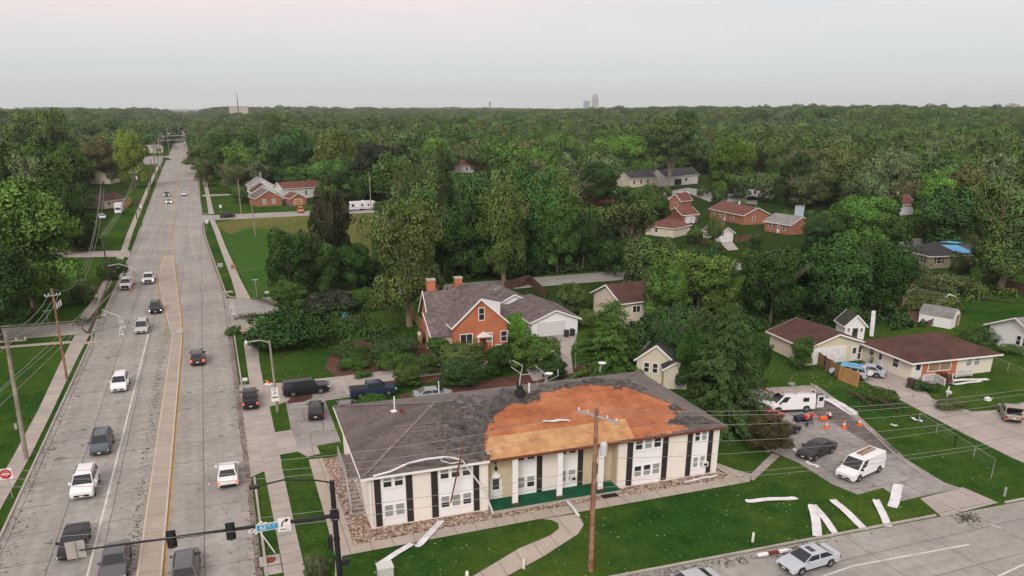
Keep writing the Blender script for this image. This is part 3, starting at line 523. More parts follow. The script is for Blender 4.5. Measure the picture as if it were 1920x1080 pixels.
def house(name,label,cat,o,rz,w,d,hw,roof,rise,wallm,roofm,wins=(),oh=.45,chim=(),trim=None,group=None,cut=None):
    """w along local x, d along local y; front face is y=0. roof: 'gx' ridge along x, 'gy' ridge along y, 'hip'
       wins: (face, u, z, w, h, kind[, opts]) kind: win / door / garage"""
    t=thing(name,label,cat,(o[0],o[1],0),rz,group); trim=trim or whitet
    m=MB(); e=oh; k=rise/((d/2) if roof=='gx' else (w/2) if roof=='gy' else d/2)
    if roof=='gx':
        m.add([(0,0,0),(w,0,0),(w,d,0),(0,d,0),(0,0,hw),(w,0,hw),(w,d,hw),(0,d,hw),(0,d/2,hw+rise),(w,d/2,hw+rise)],[(0,1,5,4),(2,3,7,6),(0,4,8,7,3),(1,2,6,9,5)])
        V=[(-e,-e,hw-k*e),(w+e,-e,hw-k*e),(w+e,d/2,hw+rise),(-e,d/2,hw+rise),(w+e,d+e,hw-k*e),(-e,d+e,hw-k*e)]; FC=[(0,1,2,3),(3,2,4,5)]
    elif roof=='gy':
        m.add([(0,0,0),(w,0,0),(w,d,0),(0,d,0),(0,0,hw),(w,0,hw),(w,d,hw),(0,d,hw),(w/2,0,hw+rise),(w/2,d,hw+rise)],[(0,1,5,8,4),(2,3,7,9,6),(0,4,7,3),(1,2,6,5)])
        V=[(-e,-e,hw-k*e),(w/2,-e,hw+rise),(w/2,d+e,hw+rise),(-e,d+e,hw-k*e),(w+e,-e,hw-k*e),(w+e,d+e,hw-k*e)]; FC=[(0,1,2,3),(1,4,5,2)]
    else:
        m.box(0,w,0,d,0,hw); a=min(w,d)/2
        if w>=d: r0,r1=(a,d/2,hw+rise),(w-a,d/2,hw+rise)
        else: r0,r1=(w/2,a,hw+rise),(w/2,d-a,hw+rise)
        z=hw-k*e; V=[(-e,-e,z),(w+e,-e,z),(w+e,d+e,z),(-e,d+e,z),r0,r1]
        FC=[(0,1,5,4),(1,2,5),(2,3,4,5),(3,0,4)] if w>=d else [(0,1,4),(1,2,5,4),(2,3,5),(3,0,4,5)]
    m.build('wall',wallm,t)
    n_=len(V); tk=.14; r=MB()
    r.add([(a,b,c+tk) for a,b,c in V]+list(V),FC+[tuple(i+n_ for i in f[::-1]) for f in FC])
    edges={}
    for f in FC:
        for i in range(len(f)):
            a,b=f[i],f[(i+1)%len(f)]; edges[(a,b)]=1
    for (a,b) in list(edges):
        if (b,a) not in edges: r.add([V[a],V[b],(V[b][0],V[b][1],V[b][2]+tk),(V[a][0],V[a][1],V[a][2]+tk)],[(0,1,2,3)])
    ro=r.build('roof',roofm,t)
    b=MB()
    for (a,c) in edges:
        if (c,a) not in edges: b.bar(Vector(V[a])+Vector((0,0,.03)),Vector(V[c])+Vector((0,0,.03)),.09,.2)
    b.build('trim_board',trim,t)
    for (cx,cy,cw,cl,ch,cm) in chim:
        c=MB().box(cx-cw/2,cx+cw/2,cy-cl/2,cy+cl/2,hw-.3,ch).build('chimney',cm,ro)
        MB().box(cx-cw/2-.07,cx+cw/2+.07,cy-cl/2-.07,cy+cl/2+.07,ch+.002,ch+.14).box(cx-.15,cx+.15,cy-.15,cy+.15,ch+.142,ch+.36).build('chimney_cap',kerb_m,c)
    def plc(face,u,z,du,dz,dep):
        if face=='S': return (u,u+du,-dep,0,z,z+dz)
        if face=='N': return (u,u+du,d,d+dep,z,z+dz)
        if face=='W': return (-dep,0,u,u+du,z,z+dz)
        return (w,w+dep,u,u+du,z,z+dz)
    for q in wins:
        face,u,z,ww,hh,kd=q[:6]; f=.09
        if kd=='win':
            m=MB()
            for (a,b_,c,e_) in ((u-f,z-f,ww+2*f,f),(u-f,z+hh,ww+2*f,f),(u-f,z,f,hh),(u+ww,z,f,hh),(u+ww/2-.03,z,.06,hh)) if ww>1.3 else ((u-f,z-f,ww+2*f,f),(u-f,z+hh,ww+2*f,f),(u-f,z,f,hh),(u+ww,z,f,hh),(u,z+hh/2-.03,ww,.06)):
                m.box(*plc(face,a,b_,c,e_,.07))
            wo=m.build('window',trim,t); MB().box(*plc(face,u,z,ww,hh,.035)).build('pane',q[6] if len(q)>6 else glass_m,wo)
            if len(q)>7:
                for s in (u-f-.42,u+ww+f+.02): MB().box(*plc(face,s,z-.05,.4,hh+.1,.04)).build('shutter',q[7],t)
        elif kd=='door':
            wo=MB().box(*plc(face,u,z,ww,hh,.05)).build('door',q[6] if len(q)>6 else whitem,t); MB().box(*plc(face,u+ww*.2,z+hh*.5,ww*.6,hh*.38,.06)).build('pane',glass_m,wo)
        elif kd=='garage':
            m=MB(); k_=4
            for i in range(k_): m.box(*plc(face,u,z+i*hh/k_+.015,ww,hh/k_-.03,.05))
            wo=m.build('garage_door',q[6] if len(q)>6 else whitem,t)
            m=MB(); m.box(*plc(face,u-.12,z,.1,hh+.12,.07)); m.box(*plc(face,u+ww+.02,z,.1,hh+.12,.07)); m.box(*plc(face,u-.02,z+hh+.005,ww+.04,.11,.07)); m.build('door_frame',trim,wo)
    return t
def fence(label,pts,h,m_,lean=0,name='wooden_fence',post=2.4,gap=None):
    A=Vector((*pts[0],0)); t=thing(name,label,'fence',(A.x,A.y,0))
    pm=MB(); po=[]
    for a,b in zip(pts[:-1],pts[1:]):
        a=Vector((*a,0))-A;b=Vector((*b,0))-A; d=b-a; L=d.length; d.normalize(); nn=Vector((-d.y,d.x,0)); k=max(1,round(L/post))
        for i in range(k+1): po.append(a+d*L*i/k)
        tp=nn*lean+Vector((0,0,math.sqrt(max(.05,h*h-lean*lean))))
        if gap:
            nb=int(L/gap)
            for i in range(nb):
                p=a+d*(i+.5)*L/nb; pm.bar(p+Vector((0,0,.08)),p+tp*random.uniform(.93,1),.1,.02,up=nn)
            for zf in (.15,.55,.92): pm.bar(a+tp*zf,b+tp*zf,.05,.09)
        else:
            q=nn*.03; pm.add([a-q,b-q,b+q,a+q,a-q+tp,b-q+tp,b+q+tp,a+q+tp],[(0,1,5,4),(1,2,6,5),(2,3,7,6),(3,0,4,7),(4,5,6,7)])
    pm.build('fence_panel',m_,t)
    for p in po: MB().bar(p,p+tp*1.04,.11).build('post',m_,t)
    return t
# Tudor house (brick) and its garage
T=house('brick_house','orange brick house with steep mottled grey roofs and two brick chimneys','house',(29.6,103.2),R(-1.5),8.0,10.5,4.3,'gy',3.6,brick_o,rf_grey,
  [('S',1.0,1.5,1.7,1.5,'win'),('S',4.9,1.7,.75,1.2,'win',blind_m),('S',3.75,4.9,.75,1.7,'win'),('S',7.0,1.5,.85,1.5,'win'),('S',4.0,0,.95,2.1,'door',mat('red_door',(.3,.03,.025),.6)),('S',6.2,.0,1.0,1.0,'win')],oh=.35)
m=MB(); m.add([(-2.0,5.2,0),(0.02,5.2,0),(0.02,11.2,0),(-2.0,11.2,0),(-2.0,5.2,4.2),(.02,5.2,4.2),(.02,11.2,4.2),(-2,11.2,4.2),(-2,8.2,7.5),(4,8.2,7.5)],[(0,1,5,4),(2,3,7,6),(0,4,8,7,3)]); m.build('west_wing',brick_o,T)
r=MB(); r.add([(-2.4,4.85,3.8),(-2.4,8.2,7.72),(4.2,8.2,7.72),(.9,4.85,3.8),(.9,11.6,3.8),(-2.4,11.6,3.8)],[(0,3,2,1),(1,2,4,5)]); ro=r.build('west_roof',rf_grey,T)
MB().bar((-2.45,4.8,3.8),(-2.45,8.2,7.72),.09,.22).bar((-2.45,8.2,7.72),(-2.45,11.6,3.8),.09,.22).build('trim_board',whitet,T)
MB().box(-1.5,-.3,8.8,9.8,6,9.1).build('chimney',brick_o,ro); MB().box(-1.57,-.23,8.73,9.87,9.103,9.3).build('chimney_cap',kerb_m,ro)
ch_=MB().box(3.2,4.3,10.6,11.5,5,8.75).build('chimney',brick_o,T); MB().box(3.13,4.37,10.53,11.57,8.753,8.95).build('chimney_cap',kerb_m,ch_)
m=MB(); m.box(-2.8,-.0,.9,5.1,0,2.9); m.build('stone_annex',stone_c,T); MB().box(-2.84,-2.8,2.6,3.5,.1,2.2).build('annex_door',dark_m,T)
r=MB(); r.add([(-3.1,.6,2.85),(.9,.6,2.85),(.9,5.3,5.3),(-3.1,5.3,5.3),(-3.1,.6,2.7),(.9,.6,2.7)],[(0,1,2,3),(0,4,5,1)]); r.build('annex_roof',rf_grey,T)
MB().bar((-3.15,.6,2.8),(-3.15,5.3,5.25),.08,.2).build('trim_board',whitet,T)
m=MB(); m.box(5.6,8.0,3.4,9.5,4.3,6.5); m.add([(4,3.41,4.3),(8,3.41,4.3),(8,3.41,6.5),(4,3.41,7.65)],[(0,1,2,3)]); m.build('dormer_wall',siding_g,T); MB().add([(4.0,3.1,7.75),(8.4,3.1,6.4),(8.4,9.8,6.4),(4.0,9.8,7.75)],[(0,1,2,3)])
r=MB(); r.add([(3.9,3.1,7.75),(8.4,3.1,6.55),(8.4,9.8,6.55),(3.9,9.8,7.75),(8.4,3.1,6.45),(8.4,9.8,6.45)],[(0,1,2,3),(1,4,5,2)]); r.build('dormer_roof',rf_grey,T)
m=MB(); m.add([(4.0,10.5,0),(9.5,10.5,0),(9.5,15.5,0),(4,15.5,0),(4,10.5,4.2),(9.5,10.5,4.2),(9.5,15.5,4.2),(4,15.5,4.2)],[(0,1,5,4),(1,2,6,5),(2,3,7,6)]); m.build('rear_wing',siding_g,T)
r=MB(); r.add([(2.5,10.2,4.0),(9.8,10.2,4.0),(9.8,13,7.2),(2.5,13,7.2),(9.8,15.9,4.0),(2.5,15.9,4.0)],[(0,1,2,3),(3,2,4,5)]); r.build('rear_roof',rf_grey,T)
m=MB(); m.box(8.02,11.5,6.5,11,0,2.9); m.build('breezeway',siding_g,T); MB().add([(7.9,6.2,4.6),(11.8,6.2,2.9),(11.8,11.2,2.9),(7.9,11.2,4.6)],[(0,1,2,3)]).__class__
r=MB(); r.add([(7.9,6.2,3.0),(11.9,6.2,2.9),(11.9,9,4.6),(7.9,9,4.8),(11.9,11.4,2.9),(7.9,11.4,3.0)],[(0,1,2,3),(3,2,4,5)]); r.build('breezeway_roof',rf_grey,T)
ivy_m=mat('ivy',(.02,.045,.014),.9,noise=[(3,5,.5,1.6)])
m=MB(); m.add([(3.3,-.9,2.55),(4.4,-.9,3.2),(5.5,-.9,2.55),(3.3,-.02,2.55),(4.4,-.02,3.2),(5.5,-.02,2.55)],[(0,1,4,3),(1,2,5,4),(0,2,1)]); m.bar((3.4,-.85,0),(3.4,-.85,2.5),.1); m.bar((5.4,-.85,0),(5.4,-.85,2.5),.1); m.build('porch_hood',whitet,T)
house('white_garage','white two car garage with mottled brown roof beside the brick house','garage',(43.4,108.2),R(-1.5),7.6,11,2.5,'gy',1.5,siding_g,rf_grey,[('S',.9,.05,4.6,2.2,'garage',mat('door_recess_shade',(.62,.62,.63),.6))],oh=.45)  # door white darkened: the shade of its recess is put into the colour
house('rear_shed','low grey roofed outbuilding joined behind the white garage','shed',(41.5,119.6),R(-1.5),6.5,6,2.6,'gy',1.6,siding_g,rf_grey,oh=.4)
house('cream_cottage','cream gabled cottage with a brown roof half hidden behind a round tree','house',(58.5,117.8),R(-84),8.3,8,3.9,'gy',2.0,siding_c,rf_brown,[('S',5.4,1.1,.7,2.0,'win'),('E',2.2,2.0,1.4,1.0,'win')],oh=.5)
house('cream_shed_house','small cream house with black roof just behind the apartment roof','house',G(1192,714),R(-42),4.9,7.5,3.0,'gy',2.0,siding_c,rf_dark,[('S',1.0,1.4,.6,1.2,'win'),('S',2.1,1.4,.6,1.2,'win')],oh=.3)
house('cream_porch_wing','cream gabled addition with a grey door next to the black roofed house','building',G(1243,729),R(-24),2.9,4.2,2.6,'gy',.9,siding_c,rf_dark,[('S',1.5,.1,.85,2.0,'door',mat('grey_door',(.35,.38,.38),.6))],oh=.25)
# ranch house and garage at right
house('ranch_garage','cream garage with brown roof and white door behind the cedar fence','garage',(73.2,82.2),R(-4),9.1,8.6,2.6,'gy',1.5,siding_c,rf_brown,[('S',1.2,.05,4.9,2.15,'garage'),('S',7.2,.05,.9,2.1,'door'),('S',8.3,.2,.5,1.9,'win'),('W',1.5,1.2,.8,1.0,'win')],oh=.5)
house('ranch_house','cream ranch house with a large brown hip roof and orange brick around its picture window','house',(81.6,72.4),R(-4),13.0,9.4,2.75,'hip',1.75,mat('ranch_cream',(.70,.65,.55),.85,noise=[(.5,4,.94,1.04)]),rf_brown,
  [('W',2.3,1.0,1.0,1.3,'win'),('W',5.2,.1,.9,2.1,'door'),('W',6.9,1.2,.9,1.2,'win'),('S',2.6,1.0,3.5,1.45,'win',mat('tan_curtain',(.28,.19,.12),.7)),('S',8.6,1.2,.9,1.2,'win',blind_m),('S',9.9,1.2,.9,1.2,'win',blind_m),('S',.35,.3,1.2,2.1,'door')],oh=.75)
rh=[o for o in COL.objects if o.name.startswith('ranch_house')][0]
m=MB(); m.box(1.65,2.45,-.05,-.004,.1,2.65); m.box(6.25,7.1,-.05,-.004,.1,2.65); m.box(2.45,6.25,-.05,-.004,.1,.85); m.build('brick_facing',brick_o,rh)
m=MB(); m.box(1.4,4.8,-1.9,-.06,0,.42); m.box(2.6,4.6,-2.5,-1.92,0,.22); m.build('front_step',kerb_m,rh)
m=MB()
for (a,b) in (((.2,-1.9,.4),(1.9,-1.9,.4)),((1.9,-1.9,.4),(2.6,-3.0,.0)),((5.9,-1.4,.3),(8.4,-1.4,.3))):
    a=Vector(a);b=Vector(b); u=Vector((0,0,.95)); m.bar(a+u,b+u,.07); m.bar(a,a+u,.1); m.bar(b,b+u,.1); k=int((b-a).length/.16)
    for i in range(k): p=a.lerp(b,(i+.5)/k); m.bar(p+Vector((0,0,.08)),p+u,.09,.03)
for x in (3.9,4.5): m.bar((x,-2.2,.2),(x,-2.2,1.3),.13)
m.build('porch_railing',whitem,rh)
house('playhouse_shed','small white playhouse shed with dark green roof behind the ranch garage','shed',(87.3,90.6),R(-20),3.0,3.4,2.3,'gy',1.5,siding_g,mat('green_roof',(.055,.06,.045),.9,noise=[(2,5,.7,1.3)]),[('S',1.15,.1,.8,1.7,'door',mat('dark_door',(.05,.04,.035),.7)),('S',.35,1.3,.35,.5,'win'),('S',2.3,1.3,.35,.5,'win')],oh=.3)
t=thing('barn_shed','white barn shaped shed with grey roof and a loose wooden door','shed',(107.6,89.6),R(23))
pr=[(0,0),(3.6,0),(3.6,1.6),(2.9,2.5),(1.8,3.0),(.7,2.5),(0,1.6)]; m=MB(); m.add([(x,0,z) for x,z in pr]+[(x,5,z) for x,z in pr],[tuple(range(7)),tuple(range(13,6,-1)),(0,7,13,6),(1,2,9,8)]); m.build('wall',siding_g,t)
m=MB()
for i in (2,3,4,5): a,b=pr[i],pr[i+1]; m.add([(a[0],-.15,a[1]+.03),(b[0],-.15,b[1]+.03),(b[0],5.15,b[1]+.03),(a[0],5.15,a[1]+.03)],[(0,1,2,3)])
m.build('roof',rf_lg,t); MB().box(1.9,3.1,-.08,-.02,.1,1.9).build('door',fence_m,t)
house('grey_roof_house','white house with a light grey roof cut by the right edge of the view','house',(105.6,73.2),R(-6),15,9,2.8,'gx',2.0,siding_g,rf_lg,[('W',2.2,1.1,.7,1.3,'win'),('W',3.3,1.1,.7,1.3,'win'),('S',3,1.1,1.2,1.3,'win')],oh=.6)
bt=house('tarped_house','tan house with dark grey hip roof and blue tarps over the storm hole','house',(145.2,129.2),R(-8),11,10,2.9,'hip',1.9,bricky('tan_siding',(.40,.34,.24),(.38,.32,.22),(.25,.21,.15),30,.25,.014,'xz'),rf_dark,[('S',1.7,1.1,1.2,1.3,'win',glass_m,shut_m),('S',6.6,1.1,1.2,1.3,'win',glass_m,shut_m),('W',2,1.1,1.2,1.3,'win',glass_m,shut_m)],oh=.6)
blue=mat('blue_tarp',(.10,.36,.62),.5,noise=[(1,4,.85,1.1)])
def onroof(pts,name,m_,par):
    m=MB(); k=1.9/5
    m.add([(x,y,2.9+k*min(y,10-y)+.2) for x,y in pts],[tuple(range(len(pts)))]); m.build(name,m_,par)
onroof([(6.8,.3),(11.2,-.2),(9.2,3.2),(5.2,3.6)],'tarp',blue,bt); onroof([(9.4,3.9),(11.3,4.2),(8.3,5.2),(5.6,4.9)],'tarp',blue,bt)
tag(bt,None); 
t=thing('white_ladder','white extension ladder leaning on the tan house eave under the tarp','ladder',(152,127.2),R(-8)); m=MB(); m.bar((0,0,0),(-.7,1.2,3.6),.1); m.bar((.5,0,0),(-.2,1.2,3.6),.1)
for i in range(10): m.bar((-.07*i,.12*i,.3+.34*i),(.5-.07*i,.12*i,.3+.34*i),.05)
m.build('rails',whitem,t)
house('broken_garden_shed','weathered low shed with a brown door crushed under fallen branches','shed',G(1760,583),R(15),4.2,5.5,2.0,'gy',.7,siding_c,mat('mossy_roof',(.05,.06,.03),.95,noise=[(2,5,.5,1.5)]),[('S',2.0,.1,1.7,1.7,'door',fence_d)],oh=.3)
# middle distance houses
def far_house(label,pa,pb,d,hw,rise,roof,wm,rm,wins=(),ch=(),name='house',cat='house',oh=.4):
    a=Vector(G(*pa));b=Vector(G(*pb)); v=b-a; return house(name,label,cat,a,math.atan2(v.y,v.x),v.length,d,hw,roof,rise,wm,rm,wins,oh,ch)
W4=lambda u,z=1.1,w=.9,h=1.3,f='S',g=None: (f,u,z,w,h,'win',g or glass_m)
far_house('orange brick bungalow with tan roof by the avenue field','_' and (482,388),(529,385),9,3.0,2.6,'gy',brick_f,rf_grey,[W4(2.2,.9,1.1,1.5,g=blind_m),W4(5.6,.9,1.1,1.5,g=blind_m)],name='brick_bungalow')
far_house('white house with brown roof directly behind the orange brick bungalow',(476,378),(520,376),9,3.4,2.6,'gy',siding_w,rf_brown,[W4(2,1.2)],name='white_house')
far_house('white house with pale grey roof, farthest of the three by the brick bungalow',(472,370),(516,368),10,4.2,2.8,'gy',siding_w,rf_lg,[W4(2,1.2)],[(5,5,.5,.5,8.6,galv)],name='white_house')
far_house('small brick garage with orange door behind the orange van','_' and (546,386),(575,384),7,2.6,1.6,'gy',brick_f,rf_red,[('S',1.3,.05,2.8,2.1,'garage',mat('tan_door',(.5,.24,.13),.7))],name='brick_garage',cat='garage')
far_house('long white house with rusty brown roof behind the small brick garage',(532,374),(612,368),8,4.0,2.0,'gx',siding_w,rf_red,[W4(2,1.4),W4(9,1.4)],name='long_white_house')
far_house('long orange brick house with brown roof among the right hand trees',(1330,408),(1393,422),9,2.9,2.0,'gx',brick_f,rf_red,[W4(2),W4(5.5),('S',8,.1,.9,2.1,'door'),W4(12,1.1,1.2),W4(3.2,1.1,.9,1.2,'E')],[(9,4.5,.35,.35,5.8,whitet)],name='brick_house')
far_house('orange brick house with grey roof and tall pale blue chimney','_' and (1433,433),(1480,441),8.5,2.8,1.9,'gx',brick_f,rf_lg,[W4(1.6),('S',4.6,.1,.9,2.1,'door'),W4(6.6)],[(6.8,5.6,2.2,1.2,7.2,mat('pale_blue_flue',(.42,.55,.60),.6))],name='brick_house')
far_house('red brick garage with rusty roof and white bins beside the woods',(1252,415),(1278,420),6,2.7,1.8,'gy',brick_r,rf_red,[('E',1.5,.05,2.6,2.0,'garage')],name='brick_garage',cat='garage')
far_house('brick house end with white window peeping behind the red brick garage',(1254,392),(1275,394),7,3.2,2.2,'gy',brick_f,rf_red,[W4(2.2)],name='brick_house')
far_house('small white garage with white door near the brown fence','_' and (1349,455),(1374,453),7,2.4,1.3,'gy',siding_w,rf_brown,[('S',.6,.05,3.0,2.0,'garage')],name='white_garage',cat='garage')
far_house('brown roofed cream house mostly hidden under the bare tree',(1210,440),(1262,446),9,2.6,1.9,'hip',siding_c,rf_red,[W4(3)],name='house')
far_house('white house with black roof beside parked cars in the right woods',(1400,372),(1448,370),9,4.2,3.0,'gx',siding_w,rf_dark,[W4(3,1.6,1.2,1.6),W4(9,1.6,1.2,1.6),W4(2,1.6,1,1.6,'W'),W4(6,1.6,1,1.6,'W')],name='white_house')
far_house('long pale house with dark roof left of the tall bare limbed tree',(1180,352),(1240,348),9,4.0,2.6,'gx',siding_c,rf_dark,[W4(2,1.5,1.2,1.5),W4(6,1.5,1.2,1.5),W4(10,1.5,1.2,1.5)],name='long_pale_house')
far_house('white house with dark roof and porch right of the tall bare limbed tree',(1246,350),(1308,344),9,4.2,2.8,'gx',siding_w,rf_dark,[W4(2,1.6,1.2,1.5),('S',7,.2,5,2.6,'door',dark_m),W4(14.5,1.6,1.8,1.5)],name='white_house')  # the wide dark door panel paints the shade inside the porch
far_house('small white house with a bright rusty red roof in the central woods',(850,325),(890,323),8,3.8,2.6,'gx',siding_w,rf_red,[W4(8,1.2,1.2,1.6)],name='white_house')
far_house('brick house with grey roof behind the brown bare tree',(1110,385),(1152,380),9,3.8,2.2,'gy',brick_r,rf_lg,[W4(1.4,1.2),W4(5,1.2)],name='brick_house')
far_house('white house with dark red roof beside a columnar evergreen',(1676,405),(1712,402),7,3.6,2.4,'gx',siding_w,rf_red,[],[(4,3,.4,.4,7,whitet)],name='white_house')
far_house('white house gable rising between trees right of centre',(1296,305),(1322,303),9,6,3.5,'gy',siding_w,rf_lg,[W4(3,3.5)],name='white_house')
far_house('white building with long flat roof behind the bright green centre tree',(1000,318),(1088,312),12,5,1,'gx',siding_w,rf_lg,[W4(4,2),W4(12,2),W4(20,2)],name='white_building',cat='building')
far_house('brown roofed house under the trees left of the avenue','_' and (196,392),(236,386),9,2.6,1.8,'gx',siding_c,rf_brown,[W4(2)],name='house')
far_house('low house with pale roof deep under the left trees',(208,345),(226,341),9,3.8,2.2,'gx',siding_c,rf_brown,[],name='house')
far_house('brown roofed house beside the trees below the dark shade tree',(785,365),(830,362),9,3.2,2.0,'gx',siding_c,rf_grey,[],name='house')
far_house('white gabled house with grey roof half hidden in right woods',(1402,305),(1430,303),8,5,3,'gx',siding_w,rf_lg,[],name='white_house')
far_house('house with rusty roof behind the big split trunk at right',(1830,470),(1885,474),8,2.6,1.6,'gx',brick_r,rf_red,[],name='house')
for i,(px,py,lab) in enumerate(((285,287,'small flat roofed shop on the left side of the far avenue'),(322,268,'pale two storey shop behind the power poles of the far avenue'),(292,262,'white shop with a raised facade beyond the far left poles'),(262,284,'low cream shop farthest left before the far junction'),(330,255,'small pale building nearest the far vanishing road'))):
    far_house(lab,(px,py),(px+22-i*4,py-1),14,5+i,.8,'gx',[siding_c,siding_w,siding_w][i%3],rf_lg,[W4(4,1,4,2.2)],name='shop_building',cat='shop')
for lab,pts,h,m_,ln,gp in (('new cedar fence panel at the end of the ranch driveway',[G(1572,712),G(1607,726)],1.9,fence_o,0,None),('cedar fence seen from its railed side along the ranch driveway',[G(1516,672),G(1545,693),G(1572,711)],1.9,fence_m,0,.13),
  ('tan wooden fence running beside the brick house west wall',[G(768,590),G(797,628)],1.8,fence_m,0,None),('brown wooden fence behind the brick house garage',[G(945,547),G(992,533),G(1022,560)],1.9,fence_d,0,None),
  ('short low brown gate in front of the brick house corner',[G(783,632),G(790,645)],1.3,fence_m,.2,None),('storm tilted brown fence beside the barn shed',[G(1664,590),G(1700,600),G(1742,612)],1.7,fence_d,.9,None),
  ('old brown fence below the crushed garden shed',[G(1742,576),G(1795,578)],1.6,fence_d,0,None),('dark brown fence cut by the right edge of the view',[G(1880,541),G(1935,556)],1.8,fence_d,0,None),
  ('brown fence behind the small white garage',[G(1378,455),G(1425,450)],1.7,fence_d,0,None),('dark wooden fence under the left hand trees',[G(128,470),G(165,472)],1.8,fence_d,0,None),('brown fence left of the small white garage',[G(1302,455),G(1340,462)],1.8,fence_d,0,None),
  ('orange wooden fence beside the white box truck',[G(236,392),G(247,380)],1.9,fence_o,0,None)):
    fence(lab,pts,h,m_,ln,gap=gp)
# chain link
def chain(label,pts,h=1.2):
    A=Vector((*pts[0],0)); t=thing('chain_link_fence',label,'fence',A)
    m=MB(); 
    for a,b in zip(pts[:-1],pts[1:]):
        a=Vector((*a,0))-A;b=Vector((*b,0))-A; L=(b-a).length; k=max(1,round(L/3)); u=Vector((0,0,h))
        m.bar(a+u,b+u,.025); 
        for i in range(k+1): p=a.lerp(b,i/k); MB().bar(p,p+u,.05).build('post',galv,t)
        nn=int(L/.35)
        for i in range(nn): p=a.lerp(b,i/nn);q=a.lerp(b,(i+1)/nn); m.bar(p,q+u,.004); m.bar(q,p+u,.004)
    m.build('mesh_wire',galv,t)
chain('chain link fence along the lawn beside the parking lot drive',[G(1722,793),G(1790,836),G(1862,882),G(1858,898)])
chain('chain link fence between the ranch house and the grey roofed house',[G(1822,668),G(1925,712)])
# ---------------- vehicles ----------------
paint=mat('car_paint',(.5,.5,.5),.34,spec=.35,coat=.18,objcol=True)
trimb=mat('black_plastic',(.018,.018,.019),.6); tyre_m=mat('tyre',(.02,.02,.021),.9); rim_m=mat('alloy_rim',(.42,.42,.43),.35,metal=.6)
cg=mat('car_glass',(.02,.026,.03),.09,spec=.55); lens_m=mat('lamp_lens',(.6,.62,.63),.15,spec=.7); red_off=mat('tail_lens',(.28,.012,.01),.25)
lit_w=mat('lit_headlamp',(1,1,.95),.3,emit=((1,.93,.75),14)); lit_r=mat('lit_tail_lamp',(.8,.05,.02),.3,emit=((1,.07,.03),3)); plate_m=mat('plate',(.7,.7,.7),.5)
# kind: half length, half width, wheels(x,x,r), lower outline (front->rear), cabin base x0,x1, roof x0,x1, belt z, roof z, side panes
VK=dict(
 sedan=dict(L=2.42,W=.92,wh=(1.45,-1.40,.34),top=[(2.42,.42),(2.40,.60),(2.22,.72),(1.9,.80),(1.15,.95),(-1.75,1.03),(-2.30,1.02),(-2.42,.88),(-2.42,.40)],base=(1.25,-1.95),roof=(.38,-1.0),belt=.96,rz=1.45,panes=((.02,.46),(.50,.93))),
 suv=dict(L=2.35,W=.93,wh=(1.42,-1.38,.37),top=[(2.35,.48),(2.34,.78),(2.15,.92),(1.2,1.08),(-2.2,1.10),(-2.33,1.0),(-2.35,.48)],base=(1.3,-2.25),roof=(.5,-1.95),belt=1.05,rz=1.72,panes=((.02,.36),(.39,.68),(.71,.95)),rails=1),
 minivan=dict(L=2.55,W=.98,wh=(1.55,-1.5,.36),top=[(2.55,.45),(2.54,.70),(2.35,.86),(1.5,1.05),(-2.4,1.10),(-2.53,1.0),(-2.55,.48)],base=(1.7,-2.45),roof=(.6,-2.15),belt=1.03,rz=1.75,panes=((.02,.30),(.33,.64),(.67,.96)),rails=1),
 oldsuv=dict(L=2.75,W=1.0,wh=(1.65,-1.65,.42),top=[(2.75,.55),(2.75,1.02),(2.6,1.10),(1.35,1.17),(-2.7,1.17),(-2.75,1.1),(-2.75,.55)],base=(1.4,-2.72),roof=(.85,-2.6),belt=1.15,rz=1.88,panes=((.02,.28),(.31,.52),(.54,.97)),rails=1),
 pickup=dict(L=2.95,W=1.02,wh=(1.85,-1.75,.42),top=[(2.95,.55),(2.95,1.0),(2.8,1.12),(1.65,1.2),(-.9,1.22),(-2.92,1.22),(-2.95,1.15),(-2.95,.55)],base=(1.7,-1.0),roof=(.95,-.75),belt=1.18,rz=1.9,panes=((.04,.48),(.52,.93)),bed=(-1.02,-2.88)),
 van=dict(L=2.85,W=1.0,wh=(1.75,-1.7,.38),top=[(2.85,.45),(2.85,.85),(2.7,.98),(1.9,1.22),(-2.82,1.24),(-2.85,1.1),(-2.85,.42)],base=(2.0,-2.83),roof=(1.15,-2.72),belt=1.2,rz=2.08,panes=((.06,.24),)),
)
VM={}
